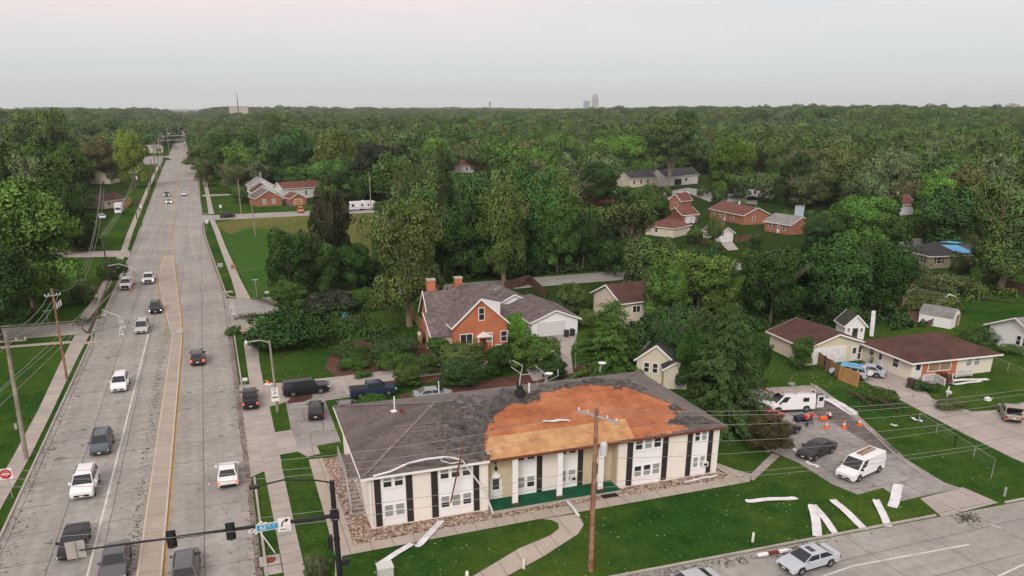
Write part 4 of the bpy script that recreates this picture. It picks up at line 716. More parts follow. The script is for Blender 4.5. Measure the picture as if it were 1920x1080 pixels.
def vmesh(kind):
    if kind in VM: return VM[kind]
    k=VK[kind]; D={}; L,Wd=k['L'],k['W']; xf,xr,r=k['wh']; R_=r*1.16
    bot=[]; zb=.26
    def arch(xc): return [(xc-R_*math.cos(a),zb+.02+max(0,(r-zb)+R_*math.sin(a))) for a in np.linspace(0,math.pi,9)]
    # outline: top list front->rear, then bottom rear->front
    bot=[(-L+.12,zb)]+arch(xr)+arch(xf)+[(L-.12,zb)]
    out=k['top']+bot; n_=len(out); m=MB()
    cols=[(-1,1),(-.93,0),(-.55,-1),(.55,-1),(.93,0),(1,1)]
    V=[]
    for (c,fl) in cols:
        for (x,z) in out:
            xx=x; zz=z
            if abs(c)==1:
                if abs(x)>L-.45: xx=x*(1-.055*(abs(x)-(L-.45))/.45)
                if z>.75: zz=z-.05
            elif fl==-1 and z>.7: zz=z+.025
            yy=c*Wd*(1-.05*max(0,zz-.75)/.4 if abs(c)==1 else 1)
            if abs(c)>.9 and abs(x)>L-.3: yy*=.97
            V.append((xx,yy,zz))
    F_=[]
    nt=len(k['top'])
    for ci in range(len(cols)-1):
        for i in range(n_):
            a=ci*n_+i;b=ci*n_+(i+1)%n_; 
            if i>=nt and ci not in (0,4): 
                if i<n_-1 : 
                    pass
            F_.append((a,b,b+n_,a+n_))
    F_.append(tuple(range(n_-1,-1,-1))); F_.append(tuple((len(cols)-1)*n_+i for i in range(n_)))
    m.add(V,F_)
    b0,b1=k['base'];r0,r1=k['roof'];bz,rz=k['belt'],k['rz']; wb=Wd*.94; wr_=Wd*.76 if kind!='van' else Wd*.86
    yb=[-wb,wb]; 
    cv=[(b0,-wb,bz),(b0,wb,bz),(b1,wb,bz),(b1,-wb,bz),(r0,-wr_,rz-.03),(r0,wr_,rz-.03),(r1,wr_,rz-.03),(r1,-wr_,rz-.03),(r0-.15,-wr_*.6,rz+.01),(r0-.15,wr_*.6,rz+.01),(r1+.15,wr_*.6,rz+.01),(r1+.15,-wr_*.6,rz+.01)]
    m.add(cv,[(0,1,5,4),(1,2,6,5),(2,3,7,6),(3,0,4,7),(4,5,9,8),(5,6,10,9),(6,7,11,10),(7,4,8,11),(8,9,10,11)])
    D['body']=m.mesh(kind+'_body',paint); [setattr(p_,'use_smooth',True) for p_ in D['body'].polygons]
    # glass quads proud of the cabin
    def quad(p,ins,off):
        p=[Vector(q) for q in p]; c=sum(p,Vector())/4; nn=(p[1]-p[0]).cross(p[3]-p[0]).normalized()
        if nn.dot(c-Vector((0,0,bz)))<0: nn=-nn
        q=[v.lerp(c,ins)+nn*off for v in p]; g=MB(); g.add(q+[v-nn*off*.9 for v in q],[(0,1,2,3),(0,4,5,1),(1,5,6,2),(2,6,7,3),(3,7,4,0)]); return g
    c_=[Vector(v) for v in cv]
    D['windscreen']=quad((c_[0],c_[1],c_[5],c_[4]),.09,.012).mesh('windscreen',cg)
    D['rear_window']=quad((c_[2],c_[3],c_[7],c_[6]),.14,.012).mesh('rear_window',cg)
    sw=[]
    for s,(A,B,C_,E_) in (('r',(c_[0],c_[3],c_[7],c_[4])),('l',(c_[1],c_[2],c_[6],c_[5]))):
        for (u,v) in k['panes']:
            lo,hi=.10,.86
            pa=A.lerp(B,u);pb=A.lerp(B,v);pc=E_.lerp(C_,v);pd=E_.lerp(C_,u)
            q=[pa.lerp(pd,lo),pb.lerp(pc,lo),pb.lerp(pc,hi),pa.lerp(pd,hi)]
            sw.append(quad(q,.02,.012).mesh('side_window',cg))
    D['side_window']=sw
    m=MB(); y=Wd*.62; m.box(L-.06,L+.012,-y,y,.40,.58 if kind!='pickup' else .9); D['grille']=m.mesh('grille',trimb); D['bumper']=MB().box(-L-.01,-L+.1,-Wd*.8,Wd*.8,.32,.5).mesh('bumper',trimb)
    hz=k['top'][1][1]-.02; ht=.15 if kind not in('pickup','oldsuv','van') else .2
    def lamp(x0,x1,y0,y1,z0,z1,nm): return MB().box(x0,x1,y0,y1,z0,z1).mesh(nm,lens_m)
    D['headlight']=[lamp(L-.24,L-.02,s*Wd*.78-.17,s*Wd*.78+.17,hz-ht,hz+.02,'headlight') for s in(-1,1)]
    tz=(k['top'][-2][1]); tw=.14 if kind in('pickup','van','oldsuv') else .2
    D['taillight']=[lamp(-L-.015,-L+.22,s*Wd*.84-tw/2,s*Wd*.84+tw/2,tz-.32,tz-.05,'taillight') for s in(-1,1)]
    D['licence_plate']=[MB().box(-L-.025,-L-.005,-.16,.16,.56,.68).mesh('licence_plate',plate_m),MB().box(L+.005,L+.025,-.16,.16,.42,.52).mesh('licence_plate',plate_m)]
    D['mirror']=[MB().box(b0-.45,b0-.3,s*(Wd+.02)-.1+.06*s,s*(Wd+.02)+.1+.06*s,bz-.02,bz+.17).mesh('mirror',paint if kind!='van' else trimb) for s in(-1,1)]
    D['wheel']=MB().lathe([(r*.6,-.11),(r*.96,-.11),(r,-.07),(r,.07),(r*.96,.11),(r*.6,.11)],18,axis='y').mesh('tyre',tyre_m)
    g=MB(); g.lathe([(r*.56,-.08),(r*.66,-.1),(r*.66,.1),(r*.56,.08)],14,axis='y')
    for i in range(5):
        a=i*2*math.pi/5
        for s in(-1,1): g.bar((0,s*.115,0),(math.cos(a)*r*.62,s*.115,math.sin(a)*r*.62),.07,.02,up=(0,1,0))
    D['rim']=g.mesh('rim',rim_m)
    if k.get('rails'):
        g=MB()
        for s in(-1,1): g.bar((r0-.2,s*wr_*.93,rz+.02),(r1+.25,s*wr_*.93,rz+.02),.04,.04)
        D['roof_rail']=g.mesh('roof_rail',trimb)
    if k.get('bed'):
        a,b=k['bed']; g=MB(); g.box(b,a,-Wd*.84,Wd*.84,1.19,1.262); D['bed_shadow']=g.mesh('bed_shadow',trimb)  # dark slab stands in for the shade inside the open, recessed bed
    g=MB(); 
    for x in (xf,xr):
        for s in (-1,1): g.lathe([(R_*.98,-.01),(R_*.98,.01)],14,(x,s*(Wd-.03),r),axis='y') if 0 else None
    g.box(-L+.3,L-.3,-Wd*.9,Wd*.9,.18,.34); D['underbody']=g.mesh('underbody',trimb)
    VM[kind]=D; return D
def vehicle(name,label,cat,pos,head,kind,col,group=None,lit='',scale=1,parts=True,trunk=False):
    D=vmesh(kind); k=VK[kind]; t=thing(name,label,cat,(pos[0],pos[1],.03),R(90-head),group)
    if scale!=1: t.scale=(scale,)*3
    b=link('body',D['body'],t,bevel=.07); b.modifiers[0].segments=3; b.modifiers[0].harden_normals=True; b.color=(*col,1)
    link('windscreen',D['windscreen'],t); link('rear_window',D['rear_window'],t)
    for m in D['side_window']: link('side_window',m,t)
    link('underbody',D['underbody'],t); link('bumper',D['bumper'],t); link('grille',D['grille'],t)
    for m in D['headlight']:
        o=link('headlight',m,t)
        if 'h' in lit: o.material_slots[0].link='OBJECT'; o.material_slots[0].material=lit_w
    for m in D['taillight']:
        o=link('taillight',m,t); o.material_slots[0].link='OBJECT'; o.material_slots[0].material=lit_r if 't' in lit else red_off
    for m in D['licence_plate']: link('licence_plate',m,t)
    for m in D['mirror']: link('mirror',m,t).color=(*col,1)
    if 'roof_rail' in D: link('roof_rail',D['roof_rail'],t)
    if 'bed_shadow' in D: link('bed_shadow',D['bed_shadow'],t)
    xf,xr,r=k['wh']
    for x in(xf,xr):
        for s in(-1,1):
            w=link('wheel',D['wheel'],t,(x,s*(k['W']-.1),r)); link('rim',D['rim'],w)
    return t
WHT=(.78,.78,.78);SIL=(.42,.44,.45);GRY=(.10,.105,.11);BLK=(.012,.013,.015);NAV=(.018,.03,.06);BLG=(.085,.11,.125);RED=(.42,.02,.02);GOLD=(.30,.26,.21)
def near(px,py,head,kind):
    """near-end contact point -> vehicle centre"""
    x,y=G(px,py); L=VK[kind]['L']; return (x+0,y+L)
def vn(name,label,cat,px,py,head,kind,col,**kw): return vehicle(name,label,cat,near(px,py,head,kind),head,kind,col,group='cars driving on the avenue',**kw)
vn('suv','white SUV in the middle lane, farther back than the grey blue one','SUV',224,738,181,'suv',WHT)
vn('suv','grey blue SUV in the queue toward the camera','SUV',188,858,181,'suv',BLG)
vn('suv','big white SUV just ahead of the black sedan','SUV',156,939,181,'suv',WHT,scale=1.05)
vn('sedan','black sedan behind the end of the traffic signal arm','car',134,1056,181,'sedan',BLK)
vn('sedan','dark grey sedan cut by the bottom edge left of the median','car',214,1096,181,'sedan',GRY)
vn('minivan','pale silver minivan near the white barricades','minivan',266,628,181,'minivan',SIL)
vn('suv','dark SUV with headlights on beside the widened median','SUV',292,590,180,'suv',BLK,lit='h')
vn('pickup_truck','white pickup with ladder rack and bright headlights on the left lanes','pickup truck',279,534,181,'pickup',WHT,lit='h')
u=vehicle('utility_truck','white utility pickup with loaded rack parked by cones at the left kerb','pickup truck',near(236,545,181,'pickup'),181,'pickup',WHT)
m=MB()
for x in (-2.7,-1.1,.6):
    for s in (-.85,.85): m.bar((x,s,1.2),(x,s,2.3),.06)
    m.bar((x,-.9,2.3),(x,.9,2.3),.07)
for s in (-.8,.3,.7): m.bar((-2.9,s,2.38),(1.9,s,2.38),.12,.1)
m.build('ladder_rack',whitem,u); MB().box(-2.85,-1.1,-.95,.95,1.25,1.75).build('tool_body',whitem,u)
vn('suv','grey SUV with headlights, farther of the pair on the mid avenue','SUV',313,369,181,'suv',GRY,lit='h')
vn('sedan','silver sedan with headlights, nearer of the pair on the mid avenue','car',317,382,181,'sedan',SIL,lit='h')
vn('sedan','small white car driving away on the mid avenue','car',345,368,1,'sedan',WHT)
vn('suv','dark SUV with red tail lamps driving away','SUV',372,688,1,'suv',(.05,.045,.042),lit='t')
vn('sedan','white sedan with red tail lamps driving away in the right lanes','car',430,918,1,'sedan',WHT,lit='t')
vn('suv','dark grey SUV entering at the bottom right of the median','SUV',350,1108,1,'suv',GRY)
vehicle('pickup_truck','black pickup with lit tail lamps pulling over at the driveway mouth','pickup truck',(1.5,93.2),2,'pickup',BLK,lit='t',scale=.9)
vehicle('old_suv','long black old SUV with chrome bull bar across the driveway','SUV',G(574,738),88,'oldsuv',BLK)
ob=[o for o in COL.objects if o.name.startswith('old_suv')][0]; m=MB(); m.tube([(2.7,-.8,.55),(2.95,-.8,.9),(2.95,-.7,1.15),(2.95,.7,1.15),(2.95,.8,.9),(2.7,.8,.55)],.05,6); m.tube([(2.92,-.8,.8),(2.92,.8,.8)],.05,6); m.build('bull_bar',rim_m,ob)
vehicle('pickup_truck','dark blue pickup parked behind the small bushes','pickup truck',G(700,741),92,'pickup',NAV,scale=.95)
vehicle('small_suv','black small SUV seen from behind on the parking pad','SUV',(8.3,86.6),8,'suv',BLK,scale=.93)
vehicle('sedan','grey car half hidden behind the roof corner','car',(11.6,86.2),14,'sedan',(.16,.15,.15))
vehicle('sedan','silver car nose showing behind the apartment roof','car',G(813,748),95,'sedan',(.3,.32,.34))
vehicle('suv','dark SUV leaving the field side street with tail lamps','SUV',G(427,408),80,'suv',(.02,.02,.022))
vehicle('orange_van','bright orange van parked by the small brick garage','van',G(564,398),185,'minivan',(.62,.17,.03))
vehicle('sedan','dark car crossing the far avenue','car',G(314,300),88,'sedan',BLK)
vn('suv','white car driving away below the red tail lights','car',364,301,0,'suv',WHT)
vn('red_truck','red vehicle with blazing tail lamps at the far junction','truck',352,290,0,'van',(.5,.02,.02),lit='t')
vehicle('red_truck','second red vehicle with tail lamps at the far right kerb','truck',G(369,283),60,'van',(.5,.03,.02),lit='t')
vehicle('suv','pale car with headlights at the far junction','car',G(339,280),178,'suv',SIL,lit='h')
for i,(px,py) in enumerate(((350,262),(356,258),(362,256),(352,252),(368,252),(360,248),(370,247),(374,240),(366,243),(340,262),(345,256),(372,236),(371,233),(331,252),(357,244),(363,236),(368,232),(349,268),(358,270),(366,268),(346,274),(360,240),(352,258),(374,238))):
    vehicle('far_car','tiny %s %s in far traffic beyond the junction'%(['white','silver','dark grey','red'][i%4],['car','sport utility','van'][i%3]),'car',(min(max(G(px,py)[0],float(wl(G(px,py)[1]))+3),float(wr(G(px,py)[1]))-3),G(px,py)[1]),180 if i%2 else 0,['sedan','suv','van'][i%3],[WHT,SIL,GRY,RED][i%4],group='far traffic beyond the junction',lit='t' if i%3==0 else 'h')
# right lot
vehicle('cargo_van','white cargo van parked nose to the lawn at the lot entrance','van',(G(1619,893)[0],G(1619,893)[1]+.5),270-16,'van',WHT,scale=.98)
cv_=[o for o in COL.objects if o.name.startswith('cargo_van')][0]; m=MB()
for s in (-.5,-.3,0): m.bar((-2.2,s,2.18),(.4,s+.1,2.18),.14,.05)
m.build('roof_lumber',fence_m,cv_)
vehicle('sedan','black sedan parked in the middle of the lot','car',(G(1537,857)[0],G(1537,857)[1]+.6),252,'sedan',(.02,.021,.024))
vehicle('sedan','dark blue black sedan half under the leaning tree','car',(G(1476,820)[0]-.2,G(1476,820)[1]+.8),75,'sedan',(.015,.02,.028))
vehicle('sedan','red sedan between the silver and dark sedans','car',(G(1443,795)[0],G(1443,795)[1]+.8),75,'sedan',(.42,.05,.05))
vehicle('sedan','silver grey sedan beside the white ladder van','car',(G(1420,778)[0],G(1420,778)[1]+.8),76,'sedan',(.35,.38,.38))
lv=vehicle('ladder_van','white work van with ladders on its roof and rear doors open','van',(G(1482,771)[0],G(1482,771)[1]+.4),282,'van',WHT,scale=1.0)
m=MB()
for x in (-2.2,-.3,1.2):
    for s in (-.8,.8): m.bar((x,s,2.0),(x,s,2.28),.06)
    m.bar((x,-.85,2.28),(x,.85,2.28),.06)
for (y,zz) in ((-.7,2.36),(-.35,2.36),(.1,2.4),(.45,2.4)): m.bar((-3.0,y,zz),(2.2,y+.05,zz),.06,.09)
for i in range(14): m.bar((-2.9+i*.37,-.7,2.36),(-2.9+i*.37,-.35,2.36),.04); m.bar((-2.9+i*.37,.1,2.4),(-2.9+i*.37,.45,2.4),.04)
m.bar((-3.1,-.1,2.45),(1.2,.7,2.5),.14,.08); m.build('ladder_rack',mat('weathered_ladder',(.42,.36,.31),.7,noise=[(2,4,.7,1.2)]),lv)
for s in (-1,1):
    m=MB(); m.box(-3.75,-2.9,s*1.02-.03,s*1.02+.03,.5,1.95); d=m.build('rear_door',whitem,lv); MB().box(-3.6,-3.05,s*1.02-.04,s*1.02+.04,1.3,1.8).build('pane',cg,d)
MB().box(-2.87,-2.84,-.85,.85,.5,1.9).build('cargo_opening',dark_m,lv); MB().box(-1.9,-1.2,-1.0,-.93,1.3,1.75).build('side_pane',cg,lv); MB().box(-1.9,-1.2,.93,1.0,1.3,1.75).build('side_pane',cg,lv)
t=thing('traffic_cone','orange cone stored on the roof rack nose of the ladder van','cone',(G(1437,733,2.3)[0],G(1437,733,2.3)[1],2.4)); 
MB().lathe([(.02,0),(.17,.02),(.03,.45)],8).build('cone_body',mat('cone_orange',(.8,.13,.03),.6),t)
a=G(1484,722); t=thing('discarded_wheel','dirty pale wheel tyre lying on the grass behind the ladder van','tyre',(a[0],a[1],.05)); MB().lathe([(.3,0),(.45,.0),(.5,.1),(.45,.22),(.3,.22)],16).build('tread',mat('dirty_tyre',(.26,.24,.21),.9),t)
vehicle('sedan','silver sedan parked against the ranch house wall','car',(G(1637,706)[0]-.3,G(1637,706)[1]+.9),325,'sedan',(.36,.39,.42))
bs=vehicle('small_suv','silver SUV covered in a blue tarp next to the silver sedan','SUV',(G(1608,712)[0]-.2,G(1608,712)[1]+1.4),325,'suv',(.42,.45,.47))
m=MB(); g=[]
for i in range(8):
    for j in range(6): g.append((-1.9+i*.42,-.85+j*.34,1.76+.03*math.sin(i*2+j)-(.25 if j in(0,5) else 0)-(.2 if i in (0,) else 0)))
m.add(g,[(i*6+j,(i+1)*6+j,(i+1)*6+j+1,i*6+j+1) for i in range(7) for j in range(5)]); m.build('tarp_cover',blue,bs)
m=MB(); m.lathe([(.05,-.1),(.36,-.1),(.38,0),(.36,.1)],16,(-2.5,0,.95),axis='y'); sp_=m.build('spare_wheel',whitem,bs); sp_.rotation_euler[2]=0
gs=vehicle('sedan','gold sedan with its boot open at the right edge','car',(G(1904,786)[0],G(1904,786)[1]+.8),42,'sedan',GOLD)
m=MB(); m.add([(-1.55,-.75,1.1),(-1.55,.75,1.1),(-2.3,.75,1.72),(-2.3,-.75,1.72),(-1.5,-.75,1.17),(-1.5,.75,1.17),(-2.28,.75,1.8),(-2.28,-.75,1.8)],[(3,2,1,0),(4,5,6,7),(0,1,5,4),(1,2,6,5),(2,3,7,6),(3,0,4,7)]); m.build('open_boot_lid',trimb,gs); MB().box(-2.3,-1.6,-.7,.7,1.03,1.075).build('boot_opening',dark_m,gs)
vehicle('sedan','silver sedan driving on the cross street at the bottom right','car',(G(1527,1073)[0]+.1,G(1527,1073)[1]+.9),266,'sedan',(.45,.49,.53))
sr=[o for o in COL.objects if o.get('label','').startswith('silver sedan driving on')][0]; MB().box(-.25,.2,-.4,.4,1.445,1.475).build('sunroof',cg,sr)
vehicle('sedan','grey car whose roof just shows at the bottom edge','car',(G(1292,1110)[0],G(1292,1110)[1]),266,'sedan',SIL)
vehicle('sedan','dark sedan parked on the back street behind the tarped house','car',G(1780,455),92,'sedan',BLK)
vehicle('suv','white SUV parked on the back lane before the dark roofed houses','SUV',G(1281,364),100,'suv',WHT)
vehicle('sedan','silver car nose beside the white SUV on the back lane','car',G(1262,368),150,'sedan',SIL)
vehicle('sedan','blue grey car left of the white house with black roof','car',G(1381,372),140,'sedan',BLG)
vehicle('sedan','dark car in front of the white house with black roof','car',G(1411,375),95,'sedan',BLK)
vehicle('sedan','pale car half under branches at the left trees','car',G(192,410),170,'sedan',(.6,.62,.63))
# box truck
D=VK['van']; bx=vehicle('box_truck','white box truck parked by the orange fence left of the avenue','truck',near(222,402,181,'van'),181,'van',WHT)
MB().box(-4.2,1.0,-1.15,1.15,.7,3.1).build('cargo_box',whitem,bx)
# camper trailer
ct=thing('camper_trailer','long white camper trailer parked past the dry field','trailer',(*G(655,396),0),math.atan2(G(706,393)[1]-G(655,396)[1],G(706,393)[0]-G(655,396)[0]))
Lc=math.dist(G(655,396),G(706,393)); m=MB(); pr=[(0,.5),(Lc,.5),(Lc,2.6),(Lc-.6,3.0),(.6,3.0),(0,1.9)]
m.add([(x,0,z) for x,z in pr]+[(x,2.4,z) for x,z in pr],[tuple(range(6)),tuple(range(11,5,-1))]+[(i,i+6,(i+1)%6+6,(i+1)%6) for i in range(6)]); m.build('body',whitem,ct,bevel=.08)
for a_,b_ in ((1.0,1.9),(4.4,5.0),(6.6,7.1)): MB().box(a_,b_,-.03,0,1.4,2.2).build('side_window',cg,ct)
MB().box(.2,Lc-.2,-.02,0,1.0,1.1).build('stripe',mat('camper_stripe',(.25,.3,.35),.5),ct); MB().box(Lc*.5,Lc*.5+.9,.8,1.6,3.0,3.25).build('roof_air_conditioner',whitem,ct)
for x in (Lc*.42,Lc*.5): w=MB().lathe([(.2,-.1),(.36,-.1),(.36,.1),(.2,.1)],12,axis='y').build('wheel',tyre_m,ct,loc=(x,.1,.36))
# ---------------- cones, barricades, bins, markers ----------------
cone_o=mat('cone_orange',(.8,.13,.03),.6)
def cone(label,px,py,h=.72):
    a=G(px,py); t=thing('traffic_cone',label,'cone',(a[0],a[1],.04),0,'orange traffic cones'); k=h/.72
    MB().box(-.2*k,.2*k,-.2*k,.2*k,0,.05).lathe([(.15*k,.05),(.105*k,.28*k)],10).lathe([(.07*k,.46*k),(.03*k,h)],10).build('cone_body',cone_o,t); MB().lathe([(.105*k,.28*k),(.07*k,.46*k)],10).build('white_band',whitem,t)
for lab,px,py,h in (('orange cone left of the red clad workers',1488,799,.7),('orange cone right of the workers, leftmost of three in a row',1549,803,.95),('orange cone in the middle of the row of three',1582,803,.95),('orange cone at the right end of the row of three',1611,798,.95),
   ('small orange cone between the red sedan and the van',1453,778,.7),('orange cone by the rear of the utility pickup',253,533,1.0),('orange cone by the front bumper of the utility pickup',246,547,.9)): cone(lab,px,py,h)
def barricade(label,px,py,rot,w=1.1,h=1.1,board=False):
    a=G(px,py); t=thing('barricade',label,'barricade',(a[0],a[1],.02),R(rot),'white A frame barricades')
    m=MB()
    for s in (-.42,.42): m.bar((s,0,0),(s*.12,0,h*1.3),.11,.06)
    m.bar((-.27,0,h*.45),(.27,0,h*.45),.06,.12); m.build('frame',whitem,t)
    if board:
        for z in (.5,.95): MB().bar((0,0,z),(board,0,z),.05,.2,up=(0,0,1)).build('board',whitem,t)
for lab,px,py,h in (('white A frame barricade at the corner of the left side street',196,597,1.2),('white A frame barricade standing in the lane, farthest of three',228,610,1.2),('white A frame barricade standing in the lane, middle of three',232,619,1.2),
    ('white A frame barricade standing in the lane, nearest of three',229,634,1.3),('white A frame barricade across the right side street, farther one',436,580,1.0),('white A frame barricade across the right side street, nearer one',440,594,1.1)): barricade(lab,px,py,0,h=h)
a=Vector((*G(197,597),1.35)); b=Vector((*G(228,609),1.35)); t=thing('barricade_rail','striped rail linking the corner barricade to the one in the lane','rail',a); MB().bar((0,0,0),b-a,.05,.14).build('board',whitem,t)
def marker(label,px,py,h,w,m_,name='utility_marker'):
    a=G(px,py); t=thing(name,label,'marker',(a[0],a[1],.0)); MB().tube([(0,0,0),(0,0,h*.85),(0,0,h)],[w,w,w*.4],8).build('post',m_,t); MB().tube([(0,0,0),(0,0,.06)],w*1.3,8).build('foot',kerb_m,t)
marker('pale utility marker post on the lawn below the left lawn strip',1411,1016,.9,.1,cream); marker('pale utility marker post on the lawn beside the curved walk',982,1066,.85,.1,cream); marker('cream utility pedestal peeking in at the bottom of the lawn',876,1090,.9,.13,cream)
marker('grey pedestal with a fallen cover on the right lawn',1883,930,.9,.1,galv)
a=G(725,1092); t=thing('utility_box','pale grey utility cabinet at the bottom of the lawn','utility box',(a[0]-.5,a[1]+.2,0)); MB().box(0,1.1,0,.9,0,1.0).build('cabinet',mat('cabinet_grey',(.5,.5,.48),.6),t); MB().box(-.05,1.15,-.05,.95,1.0,1.1).build('lid',mat('cabinet_lid',(.58,.58,.56),.6),t)
def bin_(label,px,py,col,s=1,rz=0):
    a=G(px,py); t=thing('wheeled_bin',label,'bin',(a[0],a[1],.03),R(rz)); t.scale=(s,)*3
    m=MB(); m.add([(-.24,-.28,.08),(.24,-.28,.08),(.24,.28,.08),(-.24,.28,.08),(-.31,-.36,1),(.31,-.36,1),(.31,.36,1),(-.31,.36,1)],[(3,2,1,0),(0,1,5,4),(1,2,6,5),(2,3,7,6),(3,0,4,7)]); m.build('bin_body',col,t)
    MB().box(-.33,.33,-.4,.42,1.0,1.07).build('lid',col,t)
    for s_ in(-.26,.26): MB().lathe([(.02,-.03),(.12,-.03),(.12,.03),(.02,.03)],10,axis='y').build('wheel',tyre_m,t,loc=(s_,.3,.12))
binm=mat('bin_dark',(.035,.033,.035),.6); bin_('dark brown wheeled bin beside the ranch driveway',1707,728,mat('bin_brown',(.06,.045,.04),.6),1.15); bin_('dark wheeled bin before the white garage, left of two',1062,632,binm); bin_('dark wheeled bin before the white garage, right of two',1073,630,binm)
bin_('blue wheeled bin beside the small brick garage','_' and 543,389,mat('bin_blue',(.05,.12,.25),.6))
bin_('white tote bin beside the red brick garage, left one',1285,419,whitem,1.8); bin_('white tote bin beside the red brick garage, right one',1298,419,whitem,1.8)
a=G(1791,1) if 0 else G(1775,748); t=thing('mailbox','white mailbox on a post beside the ranch steps','mailbox',(a[0],a[1],0)); MB().bar((0,0,0),(0,0,1.6),.1).build('post',whitet,t); MB().lathe([(.05,-.3),(.2,-.28),(.2,.28),(.05,.3)],10,(0.15,0,.85),axis='y').build('box',whitem,t)
a=G(1851,752); t=thing('white_bag','white bag and dark tools lying on the ranch lawn','bag',(a[0],a[1],.0)); MB().lathe([(.1,0),(.42,.12),(.38,.4),(.1,.55)],9).build('sack',whitem,t); MB().bar((.4,0,.1),(1.1,.2,.15),.25,.2).build('tool_bundle',wood_grey,t)
for lab,px,py,m_,s in (('orange and white box by the parked cars at the walk corner',504,721,whitet,1.0),('brown box wreck under the fallen street trees',560,645,wood_grey,1.4),('blue plastic lid on the grass of the brick house yard','_' and 646,594,blue,1.3),('wooden crate piece on the mulch before the old fence',1771,548,fence_m,1.0)):
    a=G(px,py); t=thing('storm_debris',lab,'debris',(a[0],a[1],.03),random.random()*3); MB().box(-.45*s,.45*s,-.3*s,.3*s,0,.12).build('panel',m_,t); MB().bar((-.3*s,.1,.12),(.4*s,.0,.5*s),.3*s,.04).build('loose_flap',cone_o if 'orange' in lab else m_,t)
a=G(1783,549); t=thing('fallen_swing_frame','collapsed pale wooden frame behind the crushed shed','frame',(a[0],a[1],.4),.3); m=MB()
for s in (0,1.2,2.4): m.bar((s,0,0),(s+.8,0,2.4),.12)
m.bar((0,0,0),(2.4,0,0),.12); m.bar((.8,0,2.4),(3.2,0,2.4),.12); m.build('timber',fence_m,t); MB().bar((.4,.05,1.2),(2.8,.05,1.2),.05,2.0,up=(0,0,1)).build('wood_panel',fence_m,t)
t=thing('door_mat','dark metal grate at the right end of the porch','grate',(*G(1142,930),.06),AR); MB().box(-.75,.75,-.4,.4,0,.04).build('grate_plate',dark_m,t)
for lab,px,py,s in (('manhole lid in the concrete pad by the corner',506,1052,.6),('round concrete utility cover on the corner grass',512,1070,.5)):
    a=G(px,py); t=thing('utility_cover',lab,'utility cover',(a[0],a[1],.06)); MB().box(-s*1.3,s*1.3,-s*1.2,s*1.2,-.02,.03).build('pad',kerb_m,t); MB().lathe([(s*.8,.03),(s*.8,.05)],16).build('lid',rust_m if s>.55 else kerb_m,t)
